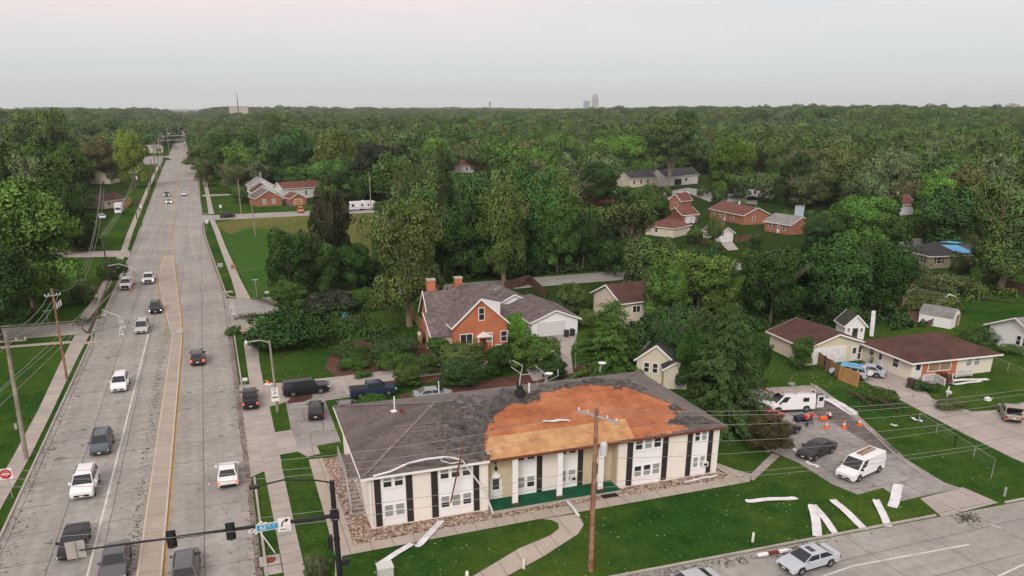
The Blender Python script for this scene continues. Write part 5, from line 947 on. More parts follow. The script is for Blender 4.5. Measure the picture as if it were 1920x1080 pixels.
# ---------------- people ----------------
skin=mat('skin',(.42,.26,.19),.6); hair_m=mat('hair',(.04,.025,.018),.8); jeans=mat('dark_jeans',(.025,.03,.045),.9)
def skinmesh(name,pts,edges,m_,parent,root=0):
    me=bpy.data.meshes.new(name); me.from_pydata([p[0] for p in pts],edges,[]); me.materials.append(m_)
    o=link(name,me,parent); sk=o.modifiers.new('skin','SKIN'); 
    for i,p in enumerate(pts):
        r=p[1]; me.skin_vertices[0].data[i].radius=(r,r*(p[2] if len(p)>2 else 1))
    me.skin_vertices[0].data[root].use_root=True; s=o.modifiers.new('sub','SUBSURF'); s.levels=1; s.render_levels=1; return o
def person(label,pos,face,shirt,trouser=jeans,pose='stand',z=.03):
    t=thing('person',label,'person',(pos[0],pos[1],z),R(face))
    b=.0
    if pose=='crouch': J=dict(pel=(0,0,.42),sp=(.12,0,.62),ch=(.26,0,.82),nk=(.36,0,.98),hd=(.43,0,1.1),kR=(.42,-.15,.5),kL=(.4,.17,.48),aR=(.05,-.14,.09),aL=(.08,.16,.09),eR=(.42,-.24,.62),eL=(.42,.25,.62),wR=(.62,-.12,.42),wL=(.62,.12,.42))
    elif pose=='bend': J=dict(pel=(0,0,.92),sp=(.16,0,1.08),ch=(.36,0,1.2),nk=(.5,0,1.3),hd=(.6,0,1.38),kR=(.08,-.12,.5),kL=(-.05,.12,.5),aR=(-.05,-.13,.09),aL=(-.2,.13,.09),eR=(.45,-.24,.95),eL=(.45,.24,.95),wR=(.62,-.15,.75),wL=(.6,.16,.75))
    else: J=dict(pel=(0,0,.93),sp=(0,0,1.12),ch=(.01,0,1.34),nk=(.0,0,1.5),hd=(.03,0,1.66),kR=(.08,-.11,.5),kL=(.0,.11,.5),aR=(.02,-.13,.09),aL=(-.12,.12,.09),eR=(.02,-.28,1.15),eL=(.02,.28,1.15),wR=(.2,-.26,.96),wL=(.22,.24,1.0))
    v=[];e=[]
    def A(p,r,f=1,prev=None): v.append((p,r,f)); i=len(v)-1; (e.append((prev,i)) if prev is not None else None); return i
    pel=A(J['pel'],.13); sp=A(J['sp'],.12,1,pel); ch=A(J['ch'],.15,.8,sp); nk=A(J['nk'],.055,1,ch); hd=A(J['hd'],.092,1.1,nk); h2=A(tuple(np.add(J['hd'],(.01,0,.12))),.08,1,hd)
    lims={}
    for s,S in ((-1,'R'),(1,'L')):
        hip=A(tuple(np.add(J['pel'],(0,.1*s,-.06))),.095,1,pel); kn=A(J['k'+S],.065,1,hip); an=A(J['a'+S],.042,1,kn); A(tuple(np.add(J['a'+S],(.17,0,-.05))),.035,1,an)
        sh=A(tuple(np.add(J['ch'],(0,.19*s,.06))),.06,1,ch); el=A(J['e'+S],.045,1,sh); wr_=A(J['w'+S],.03,1,el); w=np.array(J['w'+S]); d=w-np.array(J['e'+S]); d=d/np.linalg.norm(d)
        pm=A(tuple(w+d*.07),.035,.5,wr_)
        for k in range(4): 
            f1=A(tuple(w+d*.12+np.array((0,(k-1.5)*.02,0))),.009,1,pm); A(tuple(w+d*(.165-.008*abs(k-1.5))+np.array((0,(k-1.5)*.021,-.015))),.008,1,f1)
        th=A(tuple(w+d*.06+np.array((.02,-.035*s,.0))),.01,1,wr_); A(tuple(w+d*.1+np.array((.03,-.045*s,0))),.009,1,th)
        lims[S]=(hip,kn,an,sh,el)
    skinmesh('body',v,e,skin,t)
    def cl(name,idx,grow,m_):
        mp_={a:i for i,a in enumerate(idx)}; skinmesh(name,[(v[a][0],v[a][1]+grow,v[a][2]) for a in idx],[(mp_[a],mp_[b]) for a,b in e if a in mp_ and b in mp_],m_,t)
    Rr,Ll=lims['R'],lims['L']
    cl('jacket',[sp,ch,pel,Rr[3],Rr[4],Ll[3],Ll[4]],.022,shirt); cl('trousers',[pel,Rr[0],Rr[1],Rr[2],Ll[0],Ll[1],Ll[2]],.018,trouser)
    hx=J['hd']; MB().lathe([(.07,-.02),(.105,.04),(.1,.12),(.05,.175)],10,(hx[0]-.02,hx[1],hx[2]+.02)).build('hair',hair_m,t,smooth=True)
    m=MB(); m.bar((hx[0]+.1,0,hx[2]-.01),(hx[0]+.125,0,hx[2]-.03),.03,.035); m.build('nose',skin,t)
    m=MB(); [m.box(hx[0]+.092,hx[0]+.104,s*.035-.012,s*.035+.012,hx[2]+.01,hx[2]+.025) for s in(-1,1)]; m.build('eyes',dark_m,t)
    return t
redj=mat('red_jacket',(.62,.02,.015),.8)
a=G(1512,801); person('worker in a red jacket standing left, among the cones','_' and a,80,redj,pose='bend'); a=G(1520,797); person('worker in a red jacket standing right, behind the first one',a,200,redj)
person('person in a white shirt crouching beside orange gear on the lot',G(1557,787),170,whitep,pose='crouch'); person('person in a white shirt standing at the brick house fence corner',G(787,640),-90,whitep,mat('pale_trousers',(.35,.33,.3),.9))
person('person in a green shirt standing between the silver cars',(G(1641,690)[0],G(1641,690)[1]+.8),-90,mat('green_shirt',(.05,.22,.12),.9))
a=G(1543,789); t=thing('orange_machine','orange and black machine on the ground by the crouching person','machine',(a[0],a[1],.03)); MB().box(-.5,.4,-.25,.25,.12,.5).build('housing',cone_o,t,bevel=.06); MB().lathe([(.1,-.05),(.2,-.05),(.2,.05)],10,(.45,.0,.2),axis='y').build('wheel',tyre_m,t); MB().bar((-.4,0,.4),(-1.0,0,.9),.06).build('handle',trimb,t)
a=G(1499,791); t=thing('hand_cart','dark blue hand cart held by the workers','cart',(a[0],a[1],.03)); MB().box(-.6,.6,-.35,.35,.35,.75).build('tray',NAV and mat('cart_blue',(.03,.05,.09),.6),t); MB().bar((-.6,0,.5),(-1.1,0,1.0),.05).build('handle',trimb,t)
for x in(-.4,.4): MB().lathe([(.05,-.4),(.18,-.4),(.18,.4)],10,axis='y').build('wheel',tyre_m,t,loc=(x,0,.18))
# ---------------- poles, lamps, signs ----------------
wood_p=mat('weathered_pole',(.30,.255,.21),.9,noise=[(1.2,6,.7,1.25),(9,4,.8,1.15)]); wood_r=mat('red_brown_pole',(.27,.125,.075),.9,noise=[(1.6,6,(.6,.6,.6),(1.35,1.7,1.9)),(9,4,.8,1.2)]); wood_d=mat('dark_pole',(.10,.075,.06),.9,noise=[(1.2,6,.7,1.25)])
blackm=mat('black_powdercoat',(.018,.018,.02),.45); tgrey=mat('transformer_grey',(.55,.56,.57),.4); cable_m=mat('cable',(.27,.26,.245),.6); cable_d=mat('dark_cable',(.10,.10,.095),.7)
def upole(label,base,top,h=None,r=.15,m_=None,arms=(),trans=0,name='utility_pole'):
    """base, top: photo points; the pole leans if its top is not above its base"""
    b=Vector((*G(*base),0)); z=h or Zat(*top,b.x,b.y)
    q=XZ(top[0],top[1],b.y); tp=Vector((q[0],b.y,q[1])) if h is None else Vector((b.x,b.y,h))
    t=thing(name,label,'pole',b); T_=tp-b; MB().tube([(0,0,0),T_*.5,T_],[r*1.15,r,r*.8],8).build('shaft',m_ or wood_p,t)
    for (f,L,an) in arms:
        c=T_*f; d=Vector((math.cos(R(an)),math.sin(R(an)),0))*L/2; MB().bar(c-d+Vector((0,-.12,0)),c+d+Vector((0,-.12,0)),.11,.14).build('crossarm',galv if m_ is wood_r else wood_p,t)
        for k in (-.95,-.5,.5,.95): p=c+d*k; MB().lathe([(.03,.07),(.07,.12),(.05,.22),(.06,.27)],8,tuple(p+Vector((0,-.12,0)))).build('insulator',whitem,t)
    if trans:
        c=T_*trans; MB().lathe([(.12,-.55),(.25,-.5),(.27,.35),(.2,.5),(.05,.55)],12,(c.x+.62,c.y-.1,c.z)).build('transformer',tgrey,t)
    t['tip']=0; del t['tip']; return b,tp,t
pR=upole('tall red brown wooden power pole with transformer on the front lawn',(1107,1070),(1119,765),None,.19,wood_r,[(.955,3.4,118)],.76)
MB().bar((.32,-.1,0),(.32,-.1,2.4),.06).bar((-.25,-.05,0),(-.2,-.05,9),.03).build('ground_conduit',rust_m,pR[2])
pL=upole('weathered wooden pole with crossarm at the left edge of the view',(50,862),(9,622),None,.2,wood_p,[(.93,3.4,0)]); MB().box(-.35,-.15,-.2,.1,3.4,3.9).build('meter_box',galv,pL[2])
p2=upole('leaning brown pole with three fuse boxes before the left side street',(126,713),(97,541),None,.15,wood_r,[(.93,1.8,20)]); 
for k in range(3): MB().lathe([(.06,0),(.09,.5),(.04,.8)],8,((p2[1]-p2[0])*.78)[:2]+() if 0 else tuple((p2[1]-p2[0])*.78+Vector((.25+.25*k,0,.2*k)))).build('fuse_switch',tgrey,p2[2])
p3=upole('thick broken dark pole leaning over the left side street corner',(166,626),(204,528),None,.2,wood_d); MB().tube([(0,0,0),(-.8,0,1.0),(-.2,0,2.0)],[.2,.1,.1],6).build('split_butt',wood_d,p3[2])
p4=upole('dark pole leaning left above the utility pickup',(206,528),(190,440),None,.14,wood_d)
t=thing('street_lamp','bent street lamp arm with white head over the utility pickup','lamp',(p4[0].x,p4[0].y,3.2)); MB().tube([(0,0,0),(2.2,0,.25),(4.2,0,-.6),(5.2,0,-1.4)],.08,6).build('arm',whitem,t)
p5=upole('short pale topped pole in the left lawn behind the fuse box pole','_' and (158,566),(149,517),None,.12,wood_p,[(.8,1.6,0)])
p6=upole('slim pole on the far left lawn near the box truck',(257,412),(252,372),None,.13,wood_d); p7=upole('dark pole standing on the left kerb grass near the box truck',(279,381),(277,340),None,.15,wood_d)
for i,(b,tp) in enumerate((((262,396),(250,318)),((292,348),(288,270)),((300,330),(291,262)),((303,322),(296,255)),((309,305),(303,246)),((318,290),(312,240)),((328,278),(322,232)),((337,268),(333,228)),((281,370),(283,300)))):
    upole('wooden power pole along the far left kerb',b,tp,None,.17,wood_p if i%2 else wood_d,[(.93,2.6,0)],.8 if i in(0,4) else 0)[2]['group']='power poles along the far left kerb'
upole('bare wooden pole at the field side street corner before the brick bungalow',(452,401),(446,335),None,.14,wood_p); upole('slim wooden pole standing in the dry field',(479,443),(471,375),None,.13,wood_p)
upole('wooden pole rising in front of the far shade tree past the bungalow','_' and (696,395),(692,322),None,.14,wood_p); upole('pale wooden pole before the long pale houses',(1226,352),(1229,302),None,.16,wood_p); upole('thin pole beside the long brick house on the right',(1414,421),(1417,380),None,.12,wood_p)
upole('thin pole rising by the black roofed white house',(1083,700) if 0 else (1079,690),(1080,620),None,.07,galv)
def lamp(label,base,top,L,d=-1,m_=None,arm_m=None,r=.13):
    b,tp,t=upole(label,base,top,None,r,m_ or wood_p,name='street_lamp'); T_=tp-b; t['category']='street lamp'
    MB().tube([T_*.97,T_*.97+Vector((d*L*.4,0,.35)),T_*.97+Vector((d*L,0,.3))],.06,6).build('arm',arm_m or galv,t); MB().lathe([(.05,-.4),(.17,-.25),(.17,.2),(.06,.35)],10,axis='y',c=tuple(T_*.97+Vector((d*(L+.2),0,.27)))).build('lamp_head',arm_m or whitem,t)
lamp('wooden street lamp with a left pointing arm beside the right sidewalk',(521,771),(505,638),2.3); lamp('grey street lamp on the right kerb of the mid avenue',(376,381),(373,335),3.2); lamp('street lamp among the far right kerb trees',(372,308),(370,285),3.5); lamp('street lamp over the far left kerb',(296,352),(290,303),3,1)
# traffic signal mast at the corner
t=thing('traffic_signal','black traffic signal mast with long arm, two signals and street name sign','traffic signal',(5.45,50.3,0))
ptop=8.9; MB().tube([(0,0,0),(0,0,4.3),(0,0,ptop)],[.22,.2,.17],12).build('mast',blackm,t); MB().tube([(0,0,4.25),(0,0,4.4)],.24,12).build('mast_collar',blackm,t)
az=6.25; A=Vector((0,-.1,az)); q=XZ(148,1032,50.2); E=Vector((q[0]-5.45,-.1,q[1])); MB().tube([A,A.lerp(E,.5),E],[.15,.11,.05],10).build('mast_arm',blackm,t)
MB().box(-.3,.3,-.25,.25,az-.35,az+.35).build('arm_bracket',blackm,t)
def onarm(px): 
    f=((px-632)/(148-632)); return A.lerp(E,f*.97+.01)
for px in (307,421):
    c=onarm(px); m=MB(); m.box(c.x-.3,c.x+.3,c.y-.22,c.y-.14,c.z-.62,c.z+.62); s=m.build('signal_backplate',blackm,t)
    MB().box(c.x-.19,c.x+.19,c.y-.42,c.y-.225,c.z-.55,c.z+.55).build('signal_head',blackm,s)
    m=MB()
    for k in(-1,0,1): m.lathe([(.15,-.16),(.17,.02)],12,(c.x,c.y-.44,c.z+k*.34),axis='y')
    m.build('visor',trimb,s)
c=onarm(494); S_=MB().box(c.x-.72,c.x+.72,c.y-.30,c.y-.26,c.z-.27,c.z+.27).build('street_name_sign',whitet,t); MB().box(c.x-.68,c.x+.68,c.y-.306,c.y-.301,c.z-.23,c.z+.23).build('sign_face',mat('sign_blue',(.03,.30,.50),.5),S_)
def putext(s,size,m_,par,x,y,z,tilt=0): o=link('lettering',text_mesh(s,size,m_),par,(x,y,z)); o.rotation_euler=(R(90),0,tilt); return o
putext('63',.44,whitem,S_,c.x-.27,c.y-.312,c.z); putext('RD',.17,whitem,S_,c.x+.14,c.y-.312,c.z+.10); putext('ST',.17,whitem,S_,c.x+.46,c.y-.312,c.z+.10)
c=onarm(529); S_=MB().box(c.x-.42,c.x+.42,c.y-.30,c.y-.26,c.z-.52,c.z+.5).build('turn_only_sign',whitet,t)
m=MB(); pts=[(-.16,-.18),(-.16,0),(-.1,.14),(.02,.22),(.1,.24)]
for a,b in zip(pts[:-1],pts[1:]): m.bar((c.x+a[0],c.y-.306,c.z+.08+a[1]),(c.x+b[0],c.y-.306,c.z+.08+b[1]),.01,.11,up=(0,1,0)) if 0 else m.tube([(c.x+a[0],c.y-.303,c.z+.06+a[1]),(c.x+b[0],c.y-.303,c.z+.06+b[1])],.045,6)
m.add([(c.x+.08,c.y-.32,c.z+.46),(c.x+.34,c.y-.32,c.z+.36),(c.x+.12,c.y-.32,c.z+.14),(c.x+.08,c.y-.302,c.z+.46),(c.x+.34,c.y-.302,c.z+.36),(c.x+.12,c.y-.302,c.z+.14)],[(0,2,1),(0,1,4,3),(1,2,5,4),(2,0,3,5)]); m.build('arrow',blackm,S_)
putext('ONLY',.23,blackm,S_,c.x,c.y-.305,c.z-.36)
Lm=Vector((0,0,ptop-.15)); q=XZ(470,914,50.2); Em=Vector((q[0]-5.45,-.1,q[1])); MB().tube([Lm,Lm+Vector((-1.0,0,.35)),Lm.lerp(Em,.6)+Vector((0,0,.42)),Em+Vector((.5,0,.03)),Em],.06,8).build('luminaire_arm',blackm,t); MB().box(Em.x-.1,Em.x+.55,-.3,.1,Em.z-.08,Em.z+.08).build('luminaire',blackm,t)
e_=E; MB().box(E.x-.75,E.x+.35,.02,.06,E.z-.6,E.z+.6).build('sign_back',mat('sign_back',(.45,.42,.39),.5,metal=.2),t); MB().bar((E.x-.2,-.06,E.z-.6),(E.x-.2,-.06,E.z+.6),.06).build('sign_brace',galv,t)
MB().box(-.65,-.28,-.15,.15,3.6,4.7).build('pedestrian_signal',blackm,t); MB().box(.25,.75,-.2,.2,2.2,2.6).build('pedestrian_button_box',blackm,t)
# knocked-over sign under the arm
a=G(516,1037); t=thing('bent_sign_post','bent post with several small white signs hanging over the kerb grass','sign',(a[0],a[1],.0)); tp=Vector((-1.05,.1,2.3)); MB().bar((0,0,0),tp,.07).build('post',whitet,t)
for i,(dx,dz) in enumerate(((0,0),(.42,.28),(-.38,.12),(.1,.45))):
    s=MB().box(-.36,.36,-.02,.02,-.16,.16).build('sign_plate',whitet,t,loc=(tp.x+dx,-.05-.03*i,tp.z+dz)); s.rotation_euler=(0,R(-35),0); MB().box(-.28,.28,-.025,-.021,-.05,.05).build('sign_print',mat('sign_print',(.12,.1,.1),.7),s)
def sign(label,base,top,w,h,faces,pm=None,zoff=0,name='road_sign',cat='sign'):
    b=Vector((*G(*base),0)); z=Zat(*top,b.x,b.y); q=XZ(top[0],top[1],b.y); t=thing(name,label,cat,b); tp=Vector((q[0]-b.x,0,q[1])); MB().bar((0,.03,0),tp,.06).build('post',pm or galv,t); return t,tp
t,tp=sign('white speed limit 35 sign with a second plate on the grass strip',(519,776),(514,727),.7,.9,0)
S_=MB().box(tp.x-.36,tp.x+.36,-.06,-.03,tp.z-.9,tp.z+.0).build('sign_plate',whitet,t); putext('SPEED\nLIMIT',.16,blackm,S_,tp.x,-.063,tp.z-.22); putext('35',.42,blackm,S_,tp.x,-.063,tp.z-.64)
S_=MB().box(tp.x-.42,tp.x+.42,-.06,-.03,tp.z-1.62,tp.z-.93).build('lower_plate',whitet,t); MB().box(tp.x-.34,tp.x+.34,-.066,-.061,tp.z-1.22,tp.z-1.05).build('plate_print',mat('sign_print',(.12,.1,.1),.7),S_)
t,tp=sign('red and white do not enter sign cut by the left edge of the view',(24,934),(9,880),.9,.9,0); 
S_=MB().box(tp.x-.55,tp.x+.5,-.06,-.03,tp.z-.95,tp.z+.08).build('sign_plate',whitet,t); MB().lathe([(.46,-.068),(.46,-.061)],28,(tp.x-.02,0,tp.z-.43),axis='y').build('red_disc',mat('sign_red',(.5,.012,.01),.5),S_); MB().box(tp.x-.36,tp.x+.32,-.075,-.07,tp.z-.5,tp.z-.37).build('white_bar',whitem,S_)
putext('DO NOT',.12,whitem,S_,tp.x-.02,-.07,tp.z-.24); putext('ENTER',.12,whitem,S_,tp.x-.02,-.07,tp.z-.62)
green=mat('sign_green',(.02,.22,.15),.5)
for lab,b,tp_,w in (('green street name sign on the lawn left of the side street',(93,622),(87,582),.9),('green street name sign at the field corner of the right side street',(483,562),(478,524),.9)):
    t,tp=sign(lab,b,tp_,1,1,0); S_=MB().box(tp.x-w*.7,tp.x+w*.7,-.04,-.02,tp.z-.2,tp.z+.12).build('sign_plate',green,t); MB().box(tp.x-w*.5,tp.x+w*.5,-.046,-.041,tp.z-.08,tp.z+.0).build('sign_print',whitem,S_)
for lab,b,tp_ in (('white speed sign on the left kerb grass by the far poles',(265,408),(263,384)),('white sign at the field side street corner',(387,435),(387,412)),('small white sign on a thin post near the dark leaving SUV',(414,398),(413,384)),('small white yard sign at the side street bush','_' and (500,553),(500,546)),('white sign on the far left kerb before the junction',(0,0),(0,0))):
    if b==(0,0): continue
    t,tp=sign(lab,b,tp_,1,1,0); S_=MB().box(tp.x-.38,tp.x+.38,-.05,-.02,max(.3,tp.z-1.0),tp.z).build('sign_plate',whitem,t)
t,tp=sign('plain grey sign on a post by the field sidewalk',(414,505),(413,499),1,1,0); MB().box(tp.x-.55,tp.x+.55,-.05,-.02,.5,1.4).build('sign_plate',galv,t)
t,tp=sign('pale sign standing in the median near its wide end',(336,628),(336,613),1,1,0); MB().box(tp.x-.4,tp.x+.4,-.05,-.02,.3,1.0).build('sign_plate',mat('sign_grey',(.45,.47,.5),.6),t)
for lab,px,py,w,h,z in (('large white billboard above the far left poles',305,248,9,4,8),('white square sign by the far left shops',293,262,5,5,6),('glowing white sign beside the far shops',317,256,4,6,4)):
    b=Vector((*G(px,py+14),0)); t=thing('billboard',lab,'billboard',b); MB().box(-w/2,w/2,-.2,.2,z,z+h).build('board',whitem,t); MB().bar((-w/4,.1,0),(-w/4,.1,z),.4).bar((w/4,.1,0),(w/4,.1,z),.4).build('legs',galv,t)
for px,py,L in ((322,262,-22),(330,254,-18)):
    b=Vector((*G(300,py+28),0)); q=XZ(300,py,b.y); t=thing('signal_span','horizontal traffic signal arm over the far junction','traffic signal',b,0,'signal arms over the far junction'); MB().tube([(0,0,0),(0,0,q[1])],.25,8).build('mast',galv,t); MB().bar((0,0,q[1]-.5),(20,0,q[1]-.2),.35).build('arm',galv,t)
    for k in (8,13,18): MB().box(k-.3,k+.3,-.2,.2,q[1]-1.6,q[1]-.5).build('signal_head',blackm,t)
# flower bed plants and mailbox pieces come with the plants; hydrant-like boxes on the kerb grass
t,tp=sign('small white box on a post at the kerb by the black pickup',(459,722),(459,710),1,1,0,name='mail_box',cat='mailbox'); MB().box(tp.x-.3,tp.x+.3,-.2,.2,tp.z-.25,tp.z+.05).build('box',whitem,t)
t=thing('tree_guard_board','yellow boards nailed on kerb stumps by the field sidewalk','board',(*G(438,505),0)); MB().box(-.5,.5,-.05,.05,.2,1.0).build('board',fence_m,t)
for lab,px,py in (('concrete slab lying on the left corner grass below the broken pole',170,643),('concrete slab lying on the right corner grass by the barricades',453,621),('striped concrete pad on the kerb grass at the field side street','_' and 425,500 and 440) if 0 else ('pale slab on the kerb grass at the field side street mouth',427,548)):
    a=G(px,py); t=thing('concrete_slab',lab,'slab',(a[0],a[1],.03),R(3)); MB().box(-.95,.95,-.6,.6,0,.08).build('slab',mat('slab_tan',(.42,.31,.22),.9,noise=[(2,4,.8,1.15)]),t)
a=G(1265,1052); t=thing('broken_kerb_barrier','red and white striped barrier piece lying on the bottom kerb','barrier',(*G(1420,1046),.16),math.atan2(*(np.array(G(1484,1036))-np.array(G(1415,1048)))[::-1]))
for i in range(4): MB().box(i*.95,i*.95+.9,-.14,.14,0,.16).build('segment',[whitet,rust_m][i%2],t)
# ---------------- wires ----------------
def wire(label,A,B,sag,r=.02,m_=None,group=None,n_=22):
    A=Vector(A);B=Vector(B); t=thing('power_line',label,'cable',A,0,group); m=MB(); D=B-A
    t_=[D*(i/n_)+Vector((0,0,-4*sag*(i/n_)*(1-i/n_))) for i in range(n_+1)]; m.tube(t_,r,5).build('cable',m_ or cable_m,t)
def XY(px,py,Y): q=XZ(px,py,Y); return Vector((q[0],Y,q[1]))
Yp=pR[0].y; Pt=pR[1]
spec=[((1128,768),(1960,724),.9,'topmost wire right of the tall lawn pole'),((1128,775),(1960,733),.9,'second wire from the top right of the tall lawn pole'),((1150,796),(1960,748),.8,'third wire from the top right of the tall lawn pole'),((1110,828),(1960,766),1.0,'fourth wire from the top crossing the lot right of the lawn pole'),((1110,860),(1960,772),1.0,'fifth wire from the top crossing the lot right of the lawn pole'),((1108,905),(1960,815),.6,'upper of the two lowest wires crossing the lot van'),((1108,915),(1960,822),.6,'lowest wire crossing the lot van'),
 ((1108,771),(-40,882),1.3,'topmost wire crossing the apartment roof to the left'),((1090,796),(-40,897),1.3,'middle wire crossing the apartment roof to the left'),((1110,806),(-40,912),1.3,'lowest wire crossing the apartment roof to the left'),((1106,880),(-40,1016),.7,'upper wire crossing the lower apartment windows'),((1104,900),(-40,1036),.7,'lower wire crossing the lower apartment windows')]
for a,b,s,nm in spec: wire(nm,XY(*a,Yp),XY(*b,Yp-(1.5 if b[0]>0 else -1.5)),s,.016)
tops=[pL[1],p2[1],p5[1]]
wire('wire looping between the leaning fuse pole and the short pole behind it',p2[1],p5[1],1.2,.03,cable_m)
for dz,dx in ((0,0),(-.8,.6),(-1.6,-.3)):
    wire('grey wire from the left edge pole to the leaning fuse pole',pL[1]+Vector((dx*2,0,dz*.5)),p2[1]+Vector((dx,0,dz)),1.0,.028,group='wires between the two near left poles')
    wire('grey wire leaving the left edge pole toward the camera',pL[1]+Vector((dx*2,0,dz*.5)),Vector((-30+dx*3,45,11+dz)),.6,.025,group='wires from the left edge pole out of view')
    wire('slack wire rising from the short left lawn pole',p5[1]+Vector((dx,0,dz)),Vector((-27+dx,240,14+dz)),2.2,.035,group='slack wires along the left avenue')
    wire('downed wire sloping from the broken pole to the lawn',Vector((p3[1].x+dx,p3[1].y,p3[1].z-.5+dz)),Vector((-29+dx*3,88,1.2+dz*.3)),.5,.03,group='downed wires across the left lawn')
    wire('wire running along the left kerb to the far poles','_' and Vector((p4[1].x+dx,p4[1].y,p4[1].z+dz*.4)),Vector((-25+dx,330,12+dz)),2.0,.035,group='wires along the left kerb')
    wire('wire strung between the far left power poles',Vector((-25+dx,330,12+dz)),Vector((-30+dx,700,12+dz)),2.5,.05,group='wires between the far left poles')
wire('long wire crossing the avenue at the barricades from the broken pole to the right corner',Vector(p3[1]),Vector((9,151,6)),1.0,.02)
wire('wire across the far houses from the pole before the shade tree',XY(692,358,G(696,395)[1]),XY(1000,352,G(696,395)[1]+20),2,.03)
wire('wire across the right woods before the white house with black roof',XY(1229,345,330),XY(1600,385,280),2,.03)
# ---------------- skyline ----------------
def at_dist(px,D): r=ray(px,203); s=D/math.hypot(r[0],r[1]); return (r[0]*s,r[1]*s)
def sky_h(py,D): return H+(203-py)/math.hypot(F,CY-HY)*D
D=6500; a=at_dist(1115.5,D); t=thing('stepped_tower','tall grey stone tower with stepped rounded top on the horizon','skyscraper',a,-YAW-R(5)); w=25; tw=sky_h(177,D)
twm=bricky('tower_stone',(.50,.46,.43),(.44,.41,.39),(.16,.17,.19),5,4.2,.9,'xz',off=0)
m=MB(); m.box(-w,w,-w,w,0,tw*.72); m.box(-w*.86,w*.86,-w*.86,w*.86,tw*.72,tw*.82); m.lathe([(w*.95,tw*.82),(w*.7,tw*.89),(w*.35,tw*.96),(w*.08,tw)],8); m.build('tower_shaft',twm,t)
a=at_dist(1100,D); t=thing('glass_tower','shorter blue glass slab tower left of the stepped tower','skyscraper',a,-YAW); w=23; m=MB(); m.box(-w,w,-w,w,0,sky_h(191,D)); m.box(-w*.7,w*.7,-w*.6,w*.6,sky_h(191,D),sky_h(190,D)); m.build('tower_shaft',bricky('tower_glass',(.13,.24,.30),(.11,.2,.26),(.25,.33,.37),6,4,.5,'xz',off=0),t)
a=at_dist(1130,D); t=thing('low_skyline_block','low pale block beside the stepped tower','building',a,-YAW); MB().box(-50,60,-20,20,0,sky_h(201.5,D)).box(-10,20,-15,15,sky_h(201.5,D),sky_h(200,D)).build('block',twm,t)
a=at_dist(1897,3200); t=thing('hilltop_block','pale blocky building on the horizon at the far right','building',a,-YAW-R(25)); 
for i,(x0,x1,yt) in enumerate(((-20,-8,197.5),(-7.5,7,195.5),(7.5,20,197))): MB().box(x0,x1,-9,9,0,sky_h(yt,3200)).build('block',twm,t)
a=at_dist(447,1900); t=thing('flat_roofed_building','pale flat roofed building above the trees beside the avenue end','building',a,0); MB().box(-19,19,-12,12,0,sky_h(200.5,1900)).build('wall',bricky('tan_block',(.50,.46,.38),(.46,.42,.35),(.3,.27,.22),4,3.5,.25,'xz'),t); MB().box(-19.5,19.5,-12.5,12.5,sky_h(200.5,1900),sky_h(199.8,1900)).build('parapet',kerb_m,t)
t=thing('radio_mast','thin grey radio mast rising above the flat roofed building','mast',at_dist(446.5,1245)); h0=sky_h(198,1245); m=MB()
m.tube([(0,0,0),(0,0,h0+6),(0,0,sky_h(176,1245))],[.9,.7,.15],6); m.build('mast_shaft',mat('mast_grey',(.12,.12,.13),.6),t)
t=thing('lattice_mast','small red and white lattice mast on the horizon left of centre','mast',at_dist(919,2200)); m=MB(); hh=sky_h(191,2200)
for s,q in ((-1,-1),(1,-1),(1,1),(-1,1)): m.bar((s*2.4,q*2.4,0),(s*1.2,q*1.2,hh),.5)
for k in range(8): z=hh*(.5+k/16); m.bar((-2,-2,z),(2,2,z+3),.35); m.bar((2,-2,z),(-2,2,z+3),.35)
m.box(-3,3,-2,2,hh-5,hh-3.5); m.build('lattice',mat('mast_red',(.35,.2,.18),.7),t)
t=thing('short_mast','short dark mast on the horizon above the central woods','mast',at_dist(718,1800)); MB().tube([(0,0,0),(0,0,sky_h(199,1800))],[1.2,.6],6).build('mast_shaft',mat('mast_grey',(.12,.12,.13),.6),t)
import math as _m
def terr(x,y):
    D=math.hypot(x,y); s=min(1,max(0,(D-430)/650)); s=s*s*(3-2*s); c=min(1,max(0,(abs(x+15+.012*y)-26)/60))
    return s*c*(9+7*math.sin(x/310+1)*math.cos(y/420)+5*math.sin(x/83+y/120))
# ---------------- trees ----------------
leaf_m=mat('leaf',(.05,.08,.03),.85,spec=.04,noise=[(1.4,3,.62,1.38),(.35,2,.8,1.2)],objcol=True,island=.28)
bark_m=mat('bark',(.12,.095,.07),.9,noise=[(2,5,.6,1.3)],objcol=False); bark_l=mat('split_bark',(.24,.19,.135),.9,noise=[(2,5,.6,1.3)]); bark_dk=mat('dark_bark',(.07,.055,.042),.9,noise=[(2,5,.6,1.3)])
def quads_mesh(name,C,N,U,S,m_,asp=1.0,sn=None,NM=None):
    """leaf quads: centres C, normals N, in-plane hints U, sizes S"""
    T=np.cross(N,U); T/=np.linalg.norm(T,axis=1,keepdims=True)+1e-9; B=np.cross(N,T)
    s=S[:,None]; n_=len(C); V=np.empty((n_,4,3)); a=s*T; b=s*B*asp
    V[:,0]=C-a; V[:,1]=C-b*.8+a*.15; V[:,2]=C+a; V[:,3]=C+b*.8-a*.15
    me=bpy.data.meshes.new(name); me.vertices.add(n_*4); me.vertices.foreach_set('co',V.reshape(-1).astype(np.float32))
    me.loops.add(n_*4); me.loops.foreach_set('vertex_index',np.arange(n_*4,dtype=np.int32)); me.polygons.add(n_); me.polygons.foreach_set('loop_start',np.arange(0,n_*4,4,dtype=np.int32)); me.polygons.foreach_set('loop_total',np.full(n_,4,dtype=np.int32))
    me.update(calc_edges=True); me.materials.append(m_)
    if NM is not None:
        me.normals_split_custom_set_from_vertices(np.repeat(NM,4,axis=0).tolist())
    return me
